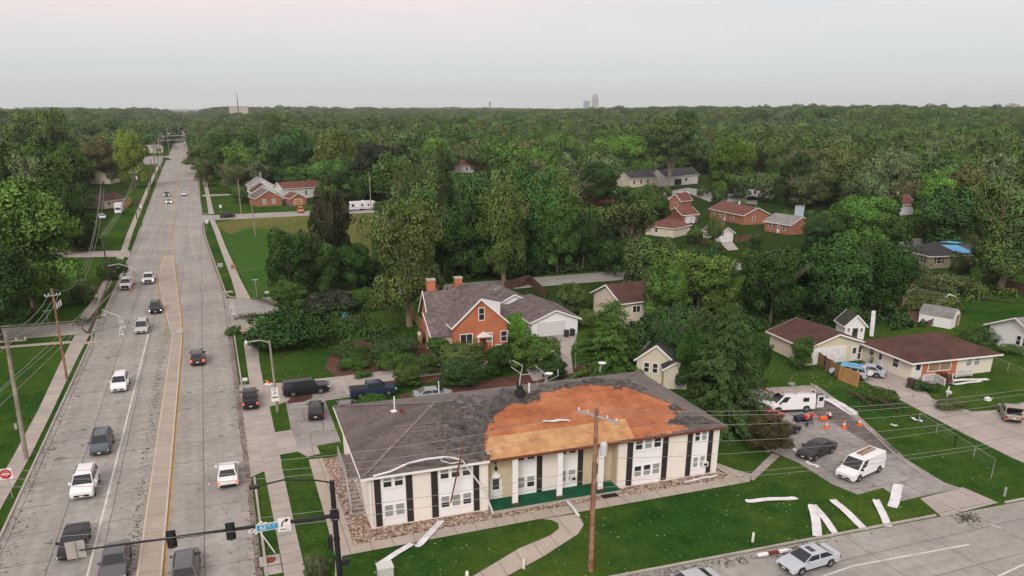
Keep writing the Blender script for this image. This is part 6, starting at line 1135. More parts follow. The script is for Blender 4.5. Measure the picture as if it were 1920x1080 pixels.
def rdir(n_,lo=-1.): 
    z=rng.uniform(lo,1,n_); a=rng.uniform(0,2*np.pi,n_); r=np.sqrt(1-z*z); return np.stack([r*np.cos(a),r*np.sin(a),z],1)
def crown_mesh(name,N,leaf,K=30,hgt=1.0,lob=(.24,.42),shape='round',soft=.55,gap=0,outw=.3):
    """unit crown: radius 1, z 0..2"""
    d=rdir(K,-.55); f=rng.uniform(.45,.78,K)[:,None]
    env=np.array([1,1,.78])
    c=d*env*f; 
    if shape=='tall': c[:,:2]*=(.75+.3*rng.random((K,1)))
    if shape=='vase': c[:,:2]*=(.62+.38*np.clip(c[:,2:]+.6,0,1.3))
    if shape=='flat': c[:,2]=c[:,2]*.55+.25
    low=rng.random(K)<.28; c[low,2]=rng.uniform(-.85,-.35,low.sum()); c[low,:2]*=.85
    c[:,2]+=1.12; r=rng.uniform(lob[0],lob[1],K)
    c=np.vstack([c,[[0,0,1.1]]]); r=np.append(r,.55)
    w=r**2; ids=rng.choice(len(r),int(N*1.7),p=w/w.sum()); d2=rdir(len(ids),-.75); rad=(r[ids]*(.62+.5*rng.random(len(ids))**.8))[:,None]
    pos=c[ids]+d2*rad*np.array([1,1,.82])
    keep=np.ones(len(ids),bool)
    for k in range(len(r)): 
        dd=np.linalg.norm((pos-c[k])/np.array([1,1,.82]),axis=1); keep&=~((dd<r[k]*.62)&(ids!=k)&(rng.random(len(ids))<.85))
    if gap:
        gc=rdir(int(gap),-.3)*env*.9; gc[:,2]+=1.12
        for g in gc: keep&=~((np.linalg.norm(pos-g,axis=1)<.26)&(rng.random(len(ids))<.85))
    pos=pos[keep][:N]; d2=d2[keep][:N]; n_=len(pos)
    nr=d2*.55+rdir(n_)*.75; nr/=np.linalg.norm(nr,axis=1,keepdims=True)
    out_=pos-np.array([0,0,.9]); out_/=np.linalg.norm(out_,axis=1,keepdims=True)
    nm=d2*soft+nr*(.4 if outw<.5 else .12)+out_*outw+np.array([0,0,.15]); nm/=np.linalg.norm(nm,axis=1,keepdims=True)
    S=leaf*rng.uniform(.55,1.35,n_)
    return quads_mesh(name,pos,nr,rdir(n_),S,leaf_m,.8,NM=nm)
def limbs(name,m_,H0=.75,spread=.85,depth=3,r0=.075,n0=5,seed=0,bare=False,sub=3):
    rn=random.Random(seed); mb=MB(); tips=[]
    def go(p,d,L,r,k):
        q=p+d*L*.5+Vector((rn.uniform(-1,1),rn.uniform(-1,1),rn.uniform(-.3,.6)))*L*.09; e=p+d*L
        mb.tube([p,q,e],[r,r*.8,r*.58],6 if k==depth else 4,cap=False)
        if k==0: tips.append(e); return
        for i in range(sub if k<depth else n0):
            a=rn.uniform(0,6.28) if k<depth else i*6.28/n0+rn.uniform(-.4,.4); s=rn.uniform(.45,1.0)*spread*(1 if k==depth else .8)
            ax=Vector((math.cos(a),math.sin(a),0)); nd=(d+ax*s+Vector((0,0,.12))).normalized(); st=p+d*L*rn.uniform(.7 if k==depth else .45,1); go(st,nd,L*rn.uniform(.72,.95),r*.56,k-1); 
    go(Vector((0,0,0)),Vector((rn.uniform(-.05,.05),rn.uniform(-.05,.05),1)).normalized(),H0,r0,depth)
    return mb.mesh(name,m_),[tuple(t) for t in tips],mb
def tip_leaves(name,tips,N,leaf,rad=.22):
    t=np.array(tips); ids=rng.integers(0,len(t),N); pos=t[ids]+rdir(N)*rad*rng.random((N,1))**.5; nr=rdir(N); nm=nr*.5+rdir(N,0)*.3+np.array([0,0,.5]); nm/=np.linalg.norm(nm,axis=1,keepdims=True)
    return quads_mesh(name,pos,nr,rdir(N),leaf*rng.uniform(.5,1.3,N),leaf_m,.8,NM=nm)
def spruce_mesh(name,N,leaf,droop=.25,tiers=16,wob=.2,fat=.8):
    """unit conifer radius 1, height 3: whorls of drooping boughs"""
    C=[];Nn=[];U=[];S=[]; nb=0
    for ti in range(tiers):
        z=.25+2.65*(ti/tiers)**.95; rr=((3-z)/2.75)**fat*rng.uniform(1-wob,1+wob*.6); k=int(9+8*rr)
        for b in range(k):
            a=rng.uniform(0,6.28); L=rr*rng.uniform(.7,1.08); n_=int(6+N/tiers/14*L)
            t=rng.random(n_)**.7; x=t*L; zz=z-droop*x*x*.8+rng.normal(0,.03,n_)+.05*math.sin(b); sp=.13*(1-t*.6)
            off=rng.uniform(-1,1,n_)*sp
            C.append(np.stack([x*math.cos(a)-off*math.sin(a),x*math.sin(a)+off*math.cos(a),zz-abs(off)*.35],1))
            nn=rdir(n_)*.5+np.array([math.cos(a)*.4,math.sin(a)*.4,.8]); Nn.append(nn/np.linalg.norm(nn,axis=1,keepdims=True)); U.append(np.tile([-math.sin(a),math.cos(a),.1],(n_,1))+rdir(n_)*.3); S.append(leaf*rng.uniform(.6,1.3,n_)*(.6+.5*rr))
    C=np.vstack(C);Nn=np.vstack(Nn);U=np.vstack(U);S=np.concatenate(S)
    rad=C*np.array([1,1,0]); rad/=np.linalg.norm(rad,axis=1,keepdims=True)+1e-6; nm=Nn*.5+rad*.6+np.array([0,0,.35]); nm/=np.linalg.norm(nm,axis=1,keepdims=True)
    return quads_mesh(name,C,Nn,U,S,leaf_m,.55,NM=nm)
CR=dict(
 near=[crown_mesh('crown',32000,.0235,K=64,lob=(.11,.27),shape=s,gap=g) for s,g in (('round',12),('tall',10),('vase',12),('round',16))],
 flat=[crown_mesh('crown',32000,.026,K=32,lob=(.18,.34),shape='flat',gap=4) for _ in range(2)],
 mid=[crown_mesh('crown',15000,.034,soft=.7,K=44,lob=(.14,.32),shape=s,gap=4) for s in ('round','tall','vase','round','flat','round')],
 bush=[crown_mesh('foliage',12000,.036,K=20,lob=(.3,.5)) for _ in range(3)],
 far=[crown_mesh('crown',6500,.048,K=20,soft=.9,outw=.6,lob=(.24,.44),shape=s,gap=3) for s in ('round','tall','round','vase','flat')],
 spruce=[spruce_mesh('crown',46000,.038,tiers=28,fat=.55,droop=.3,wob=.28),spruce_mesh('crown',26000,.04,tiers=22,droop=.1,fat=.65,wob=.3)],
 thin=[spruce_mesh('crown',3600,.07,tiers=12,droop=.35,wob=.35)],
)
LM={'round':[limbs('trunk',bark_m,.85,.8,3,.055,5,s) for s in (1,2,3)],'bare':[limbs('trunk',bark_l,.42,.5,4,.042,4,s,sub=3) for s in (11,12,13)],'stub':[(MB().tube([(0,0,0),(0,0,.6),(0,0,2.6)],[.08,.06,.01],6).mesh('trunk',bark_dk),[],None)]}
sparse=[tip_leaves('crown',LM['bare'][i][1],8000,.02,.2) for i in range(3)]; veil=[crown_mesh('crown',26000,.0215,K=44,lob=(.13,.27),shape=s,gap=30) for s in ('vase','flat','round')]
TC0=dict(dk=(.028,.050,.018),dk2=(.035,.058,.026),md=(.048,.077,.026),ol=(.070,.086,.034),lt=(.066,.102,.030),br=(.072,.128,.030),yl=(.115,.13,.03),bn=(.080,.078,.042),gy=(.085,.10,.06),sp=(.032,.052,.022),jn=(.045,.062,.022))
TC={k:tuple(f_*a for f_,a in zip((1.72,2.1,1.5),v)) for k,v in TC0.items()}
NT=[0]
def tree(name,label,px,pyb,pyt,wpx,style,col,group=None,base=None,hr=None,rot=None,tint=1.0,seed=None,cat='tree'):
    if base is None:
        b=G(px,pyb); dist=math.hypot(*b); Rr=wpx/2/F*math.hypot(dist,H)*1.0; h=Zat(px,pyt,b[0],b[1])
    else: b=base; h,Rr=hr
    t=thing(name,label,cat,(b[0],b[1],0 if base is None else terr(*b)),rot if rot is not None else random.uniform(0,6.28),group); c=TC[col] if isinstance(col,str) else col
    c=tuple(v*tint*random.uniform(.9,1.12) for v in c); i=random.randrange(99) if seed is None else seed
    if style in('near','mid','flat','far','lo'):
        me=CR['near' if style=='lo' else style][i%len(CR['near' if style=='lo' else style])]
        o=link('crown',me,t); o.scale=(Rr*random.uniform(.86,1.14),Rr*random.uniform(.86,1.14),h/2*(1.02)); o.rotation_euler=(random.uniform(-.07,.07),random.uniform(-.07,.07),0); o.location.z=0 if style!='lo' else -h*.1
        if style!='far': q=link('trunk',LM['round'][i%3][0],t); q.scale=(Rr*.85,Rr*.85,h/2.7)
    elif style=='high':
        o=link('crown',CR['near'][i%4],t); o.scale=(Rr,Rr,h*.68/2); o.location.z=h*.31; q=link('trunk',LM['bare'][i%3][0],t); q.scale=(Rr*.9,Rr*.9,h/2.1)
    elif style=='bush':
        o=link('foliage',CR['bush'][i%3],t); o.scale=(Rr,Rr,h/1.75); o.location.z=-h*.22
    elif style in('spruce','thin'):
        me=CR[style][i%len(CR[style])]; o=link('crown',me,t); o.scale=(Rr,Rr,h/3); q=link('trunk',LM['stub'][0][0],t); q.scale=(min(Rr,3),min(Rr,3),h/2.9)
    elif style in('sparse','veil'):
        k=i%3; q=link('trunk',LM['bare'][k][0],t); hh=max(p[2] for p in LM['bare'][k][1]); ww=max(math.hypot(p[0],p[1]) for p in LM['bare'][k][1]); o=link('crown',(sparse if style=='sparse' else veil)[k],t)
        q.scale=(Rr/ww*.95,Rr/ww*.95,h/hh/1.05); o.scale=q.scale if style=='sparse' else (Rr,Rr,h/2*1.03)
    o.color=(*c,1); NT[0]+=1; return t
# hand placed trees and shrubs: name, label, px, base y, top y, width, style, colour
TL=[
('shade_tree','huge light olive tree filling the left edge above the side street',66,585,322,215,'near','lt'),
('shade_tree','dark green tree between the light olive tree and the box truck',124,478,312,118,'near','dk'),
('shade_tree','dark tree hanging into the lower left edge behind the left lawn',5,640,430,150,'near','dk'),
('shade_tree','dark leafy tree behind the fuse box pole at the left lawn edge',62,560,440,120,'near','dk2'),
('shade_tree','dark tree over the hedge beside the box truck','_' and 165,470,395,58,'near','dk'),
('yellow_tree','tall narrow tree turning yellow beside the far left poles',254,352,232,66,'near','yl'),
('shade_tree','brown tinged tree left of the yellow tree',195,345,250,75,'near','bn'),
('shade_tree','mid green tree left of the brown tinged tree',115,400,248,150,'near','md'),
('shade_tree','green tree at the far left edge in the second row',30,400,258,140,'near','md'),
('shade_tree','broad crowned tree on the skyline above the left woods',90,330,190,110,'near','ol'),
('shrub','small leafy bush growing behind the utility pickup',215,522,480,50,'bush','md'),
('shrub','torn bush lying on the left lawn under the slack wires',160,568,530,60,'veil','gy'),
('shade_tree','dark leafy tree at the field corner of the right side street',545,560,410,115,'near','dk'),
('shade_tree','dark tree with open crown right of the field corner tree',605,548,440,105,'near','dk2'),
('shade_tree','shadowy tree behind the side street parked debris',665,540,450,100,'near','dk'),
('pine_tree','irregular dark olive pine standing before the camper trailer',628,528,328,92,'near',(.05,.062,.028)),
('conifer','thin dark spruce in the dry field edge left of the split tree','_' and 705,520,440,45,'thin','sp'),
('street_tree','leaning green tree over the side street mouth',545,590,520,100,'near','md'),
('fallen_tree','dark fallen tree heaped beside the right sidewalk',545,650,572,160,'bush','dk'),
('fallen_tree','grey green heap of fallen branches in the side street',620,585,540,110,'bush',(.06,.075,.045)),
('shrub','low green bush growing on the yard edge by the side street',685,580,535,60,'bush','md'),
('shade_tree','half stripped tree with pale limbs left of the brick house',768,612,350,168,'veil','ol'),
('shade_tree','leafy light green tree behind the half stripped tree',770,540,345,140,'near','md'),
('conifer','tall dark brown green spruce in the middle of the woods',838,520,268,64,'spruce',(.05,.075,.028)),
('shade_tree','dark tree right behind the brick house chimney',870,520,345,130,'near','dk'),
('shade_tree','olive tree with forked pale trunks behind the garage',945,535,308,125,'veil','ol'),
('shade_tree','dense dark tree behind the forked trunk tree',1000,510,300,140,'near','dk2'),
('shade_tree','dark green tree right of the garage fence behind the side street',1045,512,325,110,'near','md'),
('shade_tree','deep dark tree at the end of the side street',1092,505,392,80,'near','dk'),
('bare_tree','brown bare branched tree above the hidden cream roof',1182,505,380,112,'sparse','bn'),
('shade_tree','round dark tree beyond the bare branched tree',1205,430,340,90,'near','md'),
('shade_tree','bright green round tree beside the cream cottage roof',1243,612,476,112,'near','lt'),
('shade_tree','large light green tree right of the cream cottage',1305,600,456,165,'near','lt'),
('shade_tree','dark green tree behind the spruce by the apartment block',1290,690,560,110,'near','dk2'),
('shade_tree','wide dark tree left of the ranch garage',1442,610,450,150,'near','dk'),
('shade_tree','dark storm battered tree behind the ranch garage',1560,600,422,155,'near','dk2'),
('shade_tree','dark tree with bare stems behind the playhouse shed',1650,590,432,130,'near','dk'),
('bare_tree','snapped bare stemmed tree beside the crushed shed',1690,590,480,70,'sparse','gy'),
('conifer','large dark spruce at the right end of the apartment block',1350,800,556,190,'spruce','sp'),
('shade_tree','dark tree merging with the right side of the big spruce',1398,738,606,72,'near','dk'),
('conifer','broad juniper like conifer behind the apartment roof',1142,706,556,155,'spruce','jn'),
('conifer','dark evergreen between the two big conifers',1242,705,560,92,'near','dk2'),
('shade_tree','dark tree crowding the right side of the black roofed cream house',1298,738,600,78,'near','dk'),
('evergreen_shrub','round clipped arborvitae in front of the brick house right corner',966,655,579,58,'near','br'),
('shrub','feathery light green shrub below the arborvitae',1005,690,625,115,'near','lt'),
('shrub','leafy shrub left of the porch hood of the brick house',868,690,640,120,'near','ol'),
('shrub','dark dense evergreen shrub before the brick house door',935,700,640,80,'near','dk'),
('shrub','dark shrub below the feathery light shrub',1040,712,668,70,'near','dk'),
('shrub','shrub hiding the front left corner of the brick house',820,668,628,60,'near','md'),
('shrub','leafy bush by the nose of the dark blue pickup',765,722,680,80,'near','md'),
('shrub','thick bush above the left ridge of the apartment roof',865,722,668,110,'near','dk2'),
('shrub','bushy shrub with pale flowers behind the roof centre','_' and 800,700,660,70,'near','md'),
('shrub','small bush behind the bed of the dark blue pickup',700,760,738,55,'bush','md'),
('shrub','small bush on the mulch left of the dark blue pickup',655,766,752,35,'bush','md'),
('shrub','grassy clump beside the half hidden silver car',790,748,728,45,'bush','ol'),
('shrub','lone low juniper at the bottom of the mulch bed',681,708,694,34,'bush','md'),
('juniper','spreading juniper on the upper left of the mulch bed',655,665,648,75,'bush','dk2'),
('juniper','spreading juniper in the middle of the mulch bed',735,672,628,105,'bush','dk2'),
('juniper','spreading juniper at the lower middle of the mulch bed',735,690,655,80,'bush','md'),
('juniper','spreading juniper at the left foot of the mulch bed',665,690,668,55,'bush','md'),
('shrub','crepe like shrub between the garage fence and cream cottage',1068,590,525,85,'near','ol'),
('shrub','olive shrub left of the cream cottage wall',1100,612,575,50,'bush','ol'),
('leaning_tree','uprooted olive tree fallen over the dark sedan',1440,848,775,105,'veil',(.09,.085,.04)),
('shrub','young tree in front of the ranch garage left wall',1500,690,628,60,'veil','md'),
('shrub','dark low bush at the front corner of the ranch house',1735,733,716,40,'bush','dk2'),
('shrub','rusty flowering bush before the ranch porch',1778,764,744,50,'bush','bn'),
('shrub','red flowered basket bush on the ranch porch','_' and 1765,718,694,26,'bush',(.12,.05,.03)),
('shrub','bush at the left window of the grey roofed house','_' and 1893,662,643,34,'bush','ol'),
('shrub','leafy weeds between the barn shed and the grey roofed house','_' and 1840,640,606,60,'bush','md'),
('shrub','row of weeds along the ranch driveway edge','_' and 1650,748,728,60,'bush','md'),
('fallen_tree','green fallen crown lying on the crushed shed roof',1740,580,548,110,'bush','ol'),
('fallen_tree','brown uprooted heap behind the crushed shed',1775,548,505,100,'bush','bn'),
('fallen_tree','grey green fallen crown beside the tarped house',1872,530,492,66,'near','gy'),
('shade_tree','huge old tree with thick split trunk at the right edge',1872,545,318,160,'veil','ol'),
('shade_tree','leafy crown above the thick split trunk at right',1840,470,325,120,'near','ol'),
('shade_tree','bright green tree left of the split trunk tree',1748,440,318,95,'near','br'),
('shade_tree','broad mid green tree above the tarped house',1618,470,360,115,'flat','lt'),
('columnar_evergreen','narrow columnar evergreen left of the dark red roof',1676,412,360,24,'near','dk'),
('shade_tree','tall leafy tree with pale bare top limbs right of centre',1252,362,200,125,'high','ol'),
('shade_tree','brightest yellow green tree right of centre',1360,370,243,85,'near',(.10,.20,.03)),
('shade_tree','round bright green tree in the middle of the woods',1045,330,243,90,'near','lt'),
('shade_tree','brown olive tree left of the round bright tree',990,330,255,70,'near','bn'),
('shade_tree','green tree right of the spruce top in the central woods',935,345,238,85,'near','md'),
('shade_tree','flat topped bright green tree right of the round bright tree',1160,340,250,105,'flat','br'),
('shade_tree','dark round tree below the flat topped bright tree',1115,385,292,95,'near','dk'),
('shade_tree','wide drooping dark shade tree behind the camper trailer',722,375,255,145,'near',(.04,.055,.03)),
('shade_tree','bright leafed tree right of the wide drooping shade tree',815,345,245,80,'near','br'),
('shade_tree','tall tree behind the pole and camper trailer',635,360,225,105,'near','ol'),
('shade_tree','dark tree cluster crown just behind the brick bungalow',560,350,240,110,'near','dk2'),
('shade_tree','dark tree at the right kerb of the far avenue',450,345,235,120,'near','dk'),
('bare_tree','brown storm stripped tree leaning on the far right kerb',385,350,290,40,'veil','bn'),
('shade_tree','lighter tree on the far right kerb above the lamp',410,335,260,70,'near','md'),
('skyline_tree','tall dark tree breaking the skyline right of the towers',1275,300,192,62,'near','dk'),
('skyline_tree','round tree breaking the skyline left of centre',512,300,197,48,'near','ol'),
('bare_tree','olive half stripped tree before the long brick house',1338,470,398,42,'veil','ol'),
('shade_tree','mid green tree right of the blue chimney house',1535,470,395,80,'near','dk2'),
('shade_tree','leafy tree under the blue chimney house',1452,520,462,90,'near','md'),
('silver_tree','silvery wind blown tree in the right woods',1665,360,270,90,'near','gy'),
('shade_tree','brown tinged tree above the white house with black roof',1495,370,265,88,'near','bn'),
('shade_tree','second brown tinged tree in the right woods',1560,385,262,120,'near','bn'),
('street_tree','small tree before the columns of the dark roofed houses',1222,400,364,46,'near','md'),
('shade_tree','dark tree left of the long brick house roof',1225,420,362,70,'near','dk'),
('shrub','small tree on the avenue verge by the brick bungalow','_' and 452,382,345,45,'near','ol'),
('shrub','uprooted shrub with leaves beside the signal mast foot',598,1085,1042,70,'veil',(.12,.14,.07)),
('shrub','fallen leafy branch on the kerb by the right corner barricades',437,628,612,26,'bush','md'),
]
for q in TL:
    nm,lab,px,yb,yt,w,st,co=q; tree(nm,lab,px,yb,yt,w,st,co,seed=0 if st=='spruce' else None,cat='shrub' if nm in('shrub','juniper','evergreen_shrub') else 'tree')
# photo regions the woods must leave open: px rect and the distance of what is seen there
KEEP=[(385,430,560,640,160),(385,335,440,440,300),(440,385,600,445,300),(466,328,615,392,300),(600,374,715,475,300),(95,470,245,640,200),(0,590,245,900,150),(185,365,250,425,230),(236,300,400,450,300),(280,236,385,330,700),
 (790,515,965,660,125),(960,530,1100,660,130),(1000,508,1125,552,155),(1095,518,1215,605,130),(1190,640,1290,735,95),(1440,590,1660,720,105),(1600,590,1860,760,100),(1690,440,1960,620,150),(1640,590,1960,1080,100),(1845,590,1925,680,100),
 (1185,318,1312,350,330),(1240,350,1330,372,290),(1372,325,1450,378,280),(1320,375,1425,425,225),(1428,380,1495,440,195),(1250,372,1306,422,215),(1345,420,1378,470,180),(1210,412,1275,448,185),(848,292,895,326,420),(1108,352,1155,388,290),(1672,365,1715,405,250),(1715,495,1800,580,120),(1290,290,1325,330,380),(1395,285,1435,325,400),
 (1350,400,1500,470,185),(1420,365,1560,395,235),(1380,610,1500,760,100),(600,560,800,720,140),(0,700,640,1080,100),(1460,430,1500,470,180),(400,395,720,475,260),(1560,425,1640,480,160),(1700,440,1925,475,175),(180,330,240,400,260),(690,320,700,395,250)]
KEEP=[(a,b,c,d,math.hypot(*G((a+c)/2,d))-2) for (a,b,c,d,e) in KEEP]
def inside(x,y):
    if -33<x<7 and y<430: return True
    if -42-(y*.03)<x<wr(y)+4 and y<720: return True
    if -80<x<-20 and 545<y<670: return True
    if wl(y)-(9 if y<900 else 3)<x<wr(y)+(5 if y<600 else 3): return True
    if x>-75 and x<0 and y<146 : return True
    if x<0 and -58<x and y<232: return True
    if x>0 and y<153 and x<78 and not (x>52 and y>118): return True
    if 0<x<75 and 153<y<300 and x<26+ (y-153)*.25: return True
    if 60<x<130 and y<98: return True
    if x>70 and y<118 and x>98: return True
    return False
cand=[]; yy=96.
while yy<4200:
    st=12.2 if yy<650 else (17 if yy<1500 else 30)
    x0=-.95*yy-60; x1=1.9*yy+60; xx=x0
    while xx<x1:
        x=xx+random.uniform(-.42,.42)*st; y=yy+random.uniform(-.42,.42)*st; xx+=st
        if inside(x,y): continue
        D=math.hypot(x,y); px,py=proj(x,y,0)
        if D<700 and (px<-480 or px>2400): continue
        if px<-420 or px>2340: 
            if D>700: continue
        h=random.triangular(9,22,14)*(1 if y<700 else 1.0); r=random.uniform(5.4,10.8)*(1 if D<650 else 1.55 if D<1500 else 2.4)
        h*=random.uniform(.85,1.15)
        pt=proj(x,y,h)[1]; rp_=r/math.hypot(D,H)*F; ok=True
        if D<720:
            for (a,b,c,d,dd) in KEEP:
                if D<dd and px+rp_*.85>a and px-rp_*.85<c and py>b and pt+ (py-pt)*.1<d:
                    zt=Zat(px,d,x,y)/.9
                    if zt<3.5: ok=False;break
                    h=min(h,zt); r=min(r,h*.48); rp_=r/math.hypot(D,H)*F; pt=proj(x,y,h)[1]
            if not ok: continue
        cand.append((rp_,x,y,h,r,D,px,py))
    yy+=st*.95
cand.sort(reverse=True)
hs_=[]
for o in COL.objects:
    if o.get('category') in('house','garage','building','trailer'):
        c_=o.matrix_basis@Vector((5,4,0)); hs_.append((c_.x,c_.y))
hand=[(o.location.x,o.location.y) for o in COL.objects if o.get('category')=='tree']; nh=len(hand)
rest=[];kk=0
LMK=[(66,330,'light olive tree'),(255,240,'yellow tree'),(222,380,'box truck'),(120,260,'left skyline trees'),(30,450,'left edge pole wires'),(505,360,'brick bungalow'),(560,380,'orange van'),(682,388,'camper trailer'),(630,340,'dark olive pine'),(740,270,'drooping shade tree'),
(870,310,'red roofed white house'),(850,270,'tall spruce'),(757,360,'half stripped tree'),(935,320,'forked pale trunks'),(1045,250,'round bright tree'),(1160,260,'flat topped bright tree'),(1130,370,'grey roofed brick house'),(1180,370,'brown bare tree'),(1255,210,'pale bare top limbs'),(1275,345,'dark roofed pale houses'),
(1365,250,'brightest yellow green tree'),(1380,400,'long brick house'),(1460,410,'blue chimney house'),(1410,350,'black roofed white house'),(1560,270,'brown tinged trees'),(1665,280,'silvery tree'),(1695,385,'dark red roof'),(1755,480,'tarped house'),(1872,330,'thick split trunk'),(1530,600,'ranch garage'),(1310,450,'large light green tree'),(1103,190,'horizon towers'),(1600,450,'dark battered trees'),(447,200,'flat roofed tan building'),(1275,200,'tall skyline tree'),(1897,200,'horizon block')]
TN=['dk','dk2','md','md','ol','lt','bn','gy','dk2','ol','md','lt']
for c in cand:
    rp_,x,y,h,r,D,px,py=c
    if D<420 and any((x-a)**2+(y-b)**2<30 for a,b in hand): continue
    if D<460 and any((x-a)**2+(y-b)**2<150 for a,b in hs_): continue
    if kk<298-nh and y<640 and -rp_<px<1920+rp_:
        tn=TN[random.randrange(12)] if D>240 else ['dk','dk2','md','ol','dk2'][random.randrange(5)]; kk+=1; pt_=proj(x,y,h)[1]
        reg='left woods' if x<-20 else ('middle woods' if px<1100 else 'right woods'); dist='near edge' if D<230 else 'deep part'
        cn={'dk':'dark green','dk2':'dull dark green','md':'mid green','ol':'olive green','lt':'light green','br':'bright green','bn':'brownish green','gy':'grey green'}[tn]
        lx,lw=min(((abs(px-q[0])+2*abs(pt_-q[1]),q) for q in LMK))[1][0],min(((abs(px-q[0])+2*abs(pt_-q[1]),q) for q in LMK))[1][2]
        rel='behind' if abs(px-lx)<25 else ('left of' if px<lx else 'right of'); hs='short' if h<12 else ('tall' if h>16.5 else 'medium')
        lab='%s %s woodland tree %s the %s'%(hs,cn,rel,lw)
        tree('woodland_tree',lab,0,0,0,0,'mid' if random.random()<.88 else 'veil',tn,group=lab,base=(x,y),hr=(h,r))
    else: rest.append(c)
HX=np.linspace(-2600,6200,90); HYs=np.concatenate([np.linspace(330,1500,36),np.linspace(1600,4600,24)])
hb=MB(); hb.add([(x,y,terr(x,y)-1.5) for y in HYs for x in HX],[(j*90+i,j*90+i+1,(j+1)*90+i+1,(j+1)*90+i) for j in range(59) for i in range(89)]); tag(hb.build('hills',wood_floor),kind='structure')
print('trees individual',NT[0],'stuff',len(rest))
# the wood beyond: one object of instanced crowns
PR=bpy.data.collections.new('crown_sources')
fm=leaf_m.copy(); fm.name='far_leaf'; t=fm.node_tree
oi=[n for n in t.nodes if n.type=='OBJECT_INFO'][0]; rc=t.nodes.new('ShaderNodeValToRGB'); cr=rc.color_ramp; cr.interpolation='LINEAR'
cols=[TC[k] for k in ('dk','md','ol','dk2','lt','bn','md','gy','ol')]; cr.elements[0].color=(*cols[0],1); cr.elements[1].color=(*cols[-1],1)
for i in range(1,len(cols)-1): e=cr.elements.new(i/(len(cols)-1)); e.color=(*cols[i],1)
for lk in list(t.links):
    if lk.from_node==oi: to=lk.to_socket; t.links.remove(lk); t.links.new(rc.outputs[0],to)
t.links.new(oi.outputs['Random'],rc.inputs[0])
for n_ in t.nodes:
    if n_.type=='MAP_RANGE' and abs(n_.inputs[3].default_value-.72)<.01: n_.inputs[3].default_value=.86; n_.inputs[4].default_value=1.14
for i,me in enumerate(CR['far']):
    m2=me.copy(); m2.materials.clear(); m2.materials.append(fm); o=bpy.data.objects.new('crown_source',m2); PR.objects.link(o)
me=bpy.data.meshes.new('distant_woods'); me.from_pydata([(c[1],c[2],terr(c[1],c[2])) for c in rest],[],[])
at=me.attributes.new('sc','FLOAT_VECTOR','POINT'); at.data.foreach_set('vector',np.array([(c[4],c[4],c[3]/2) for c in rest],dtype=np.float32).reshape(-1))
wo=link('distant_woods',me); tag(wo,'dense green woods receding to the horizon beyond the nearer trees','woods',kind='stuff')
ng=bpy.data.node_groups.new('woods','GeometryNodeTree'); ng.interface.new_socket('Geometry',in_out='INPUT',socket_type='NodeSocketGeometry'); ng.interface.new_socket('Geometry',in_out='OUTPUT',socket_type='NodeSocketGeometry')
N=ng.nodes; gi=N.new('NodeGroupInput'); go_=N.new('NodeGroupOutput'); ip=N.new('GeometryNodeInstanceOnPoints'); ci=N.new('GeometryNodeCollectionInfo'); ci.inputs[0].default_value=PR; ci.inputs[1].default_value=True; ci.inputs[2].default_value=True
ip.inputs['Pick Instance'].default_value=True; na=N.new('GeometryNodeInputNamedAttribute'); na.data_type='FLOAT_VECTOR'; na.inputs[0].default_value='sc'; rv=N.new('FunctionNodeRandomValue'); rv.data_type='FLOAT_VECTOR'; rv.inputs[0].default_value=(0,0,0); rv.inputs[1].default_value=(0,0,6.28)
L_=ng.links; L_.new(gi.outputs[0],ip.inputs['Points']); L_.new(ci.outputs[0],ip.inputs['Instance']); L_.new(na.outputs[0],ip.inputs['Scale']); L_.new(rv.outputs[0],ip.inputs['Rotation'])
L_.new(ip.outputs[0],go_.inputs[0]); md_=wo.modifiers.new('woods','NODES'); md_.node_group=ng

# low thicket under the storm damaged woods: uncountable ground cover
def thicket(name,label,polys,n_,zmax,col,size=(.1,.26)):
    P_=[]
    for (x0,x1,y0,y1,w) in polys:
        k=int(n_*w); xs_=rng.uniform(x0,x1,k); ys_=rng.uniform(y0,y1,k)
        m_=np.sin(xs_*.9+1)*np.cos(ys_*.7)+.6*np.sin(xs_*2.3)*np.sin(ys_*1.9+2)+.6*rng.random(k); hh=np.clip(m_,0,1.6)/1.6*zmax
        ok=hh>.15; z=hh*(.4+.6*rng.random(k)); P_.append(np.stack([xs_,ys_,z],1)[ok])
    C=np.vstack(P_); k=len(C); N=rdir(k,-.2); nm=N*.5+np.array([0,0,.7]); nm/=np.linalg.norm(nm,axis=1,keepdims=True)
    o=link(name,quads_mesh(name,C,N,rdir(k),rng.uniform(*size,k),leaf_m,.8,NM=nm)); o.color=(*col,1); tag(o,label,'undergrowth',kind='stuff')
thicket('undergrowth','dark leafy undergrowth filling the ground below the woods',[(60,98,98,124,.5),(96,108,96,124,.2),(26,60,153,164,.35),(8,26,113,120,.02),(6,22,118,133,.05),(62,110,152,162,.35),(54,72,88,104,.25),(98,108,92,98,.08),(-46,-30,146,152,.08),(30,75,162,176,.3),(14,26,160,176,.1)],90000,2.3,TC['dk2'])
thicket('storm_brush','tangled olive storm brush around the crushed shed and tarped house',[(112,140,102,113,.4),(162,176,118,134,.3)],26000,1.8,TC['ol'])
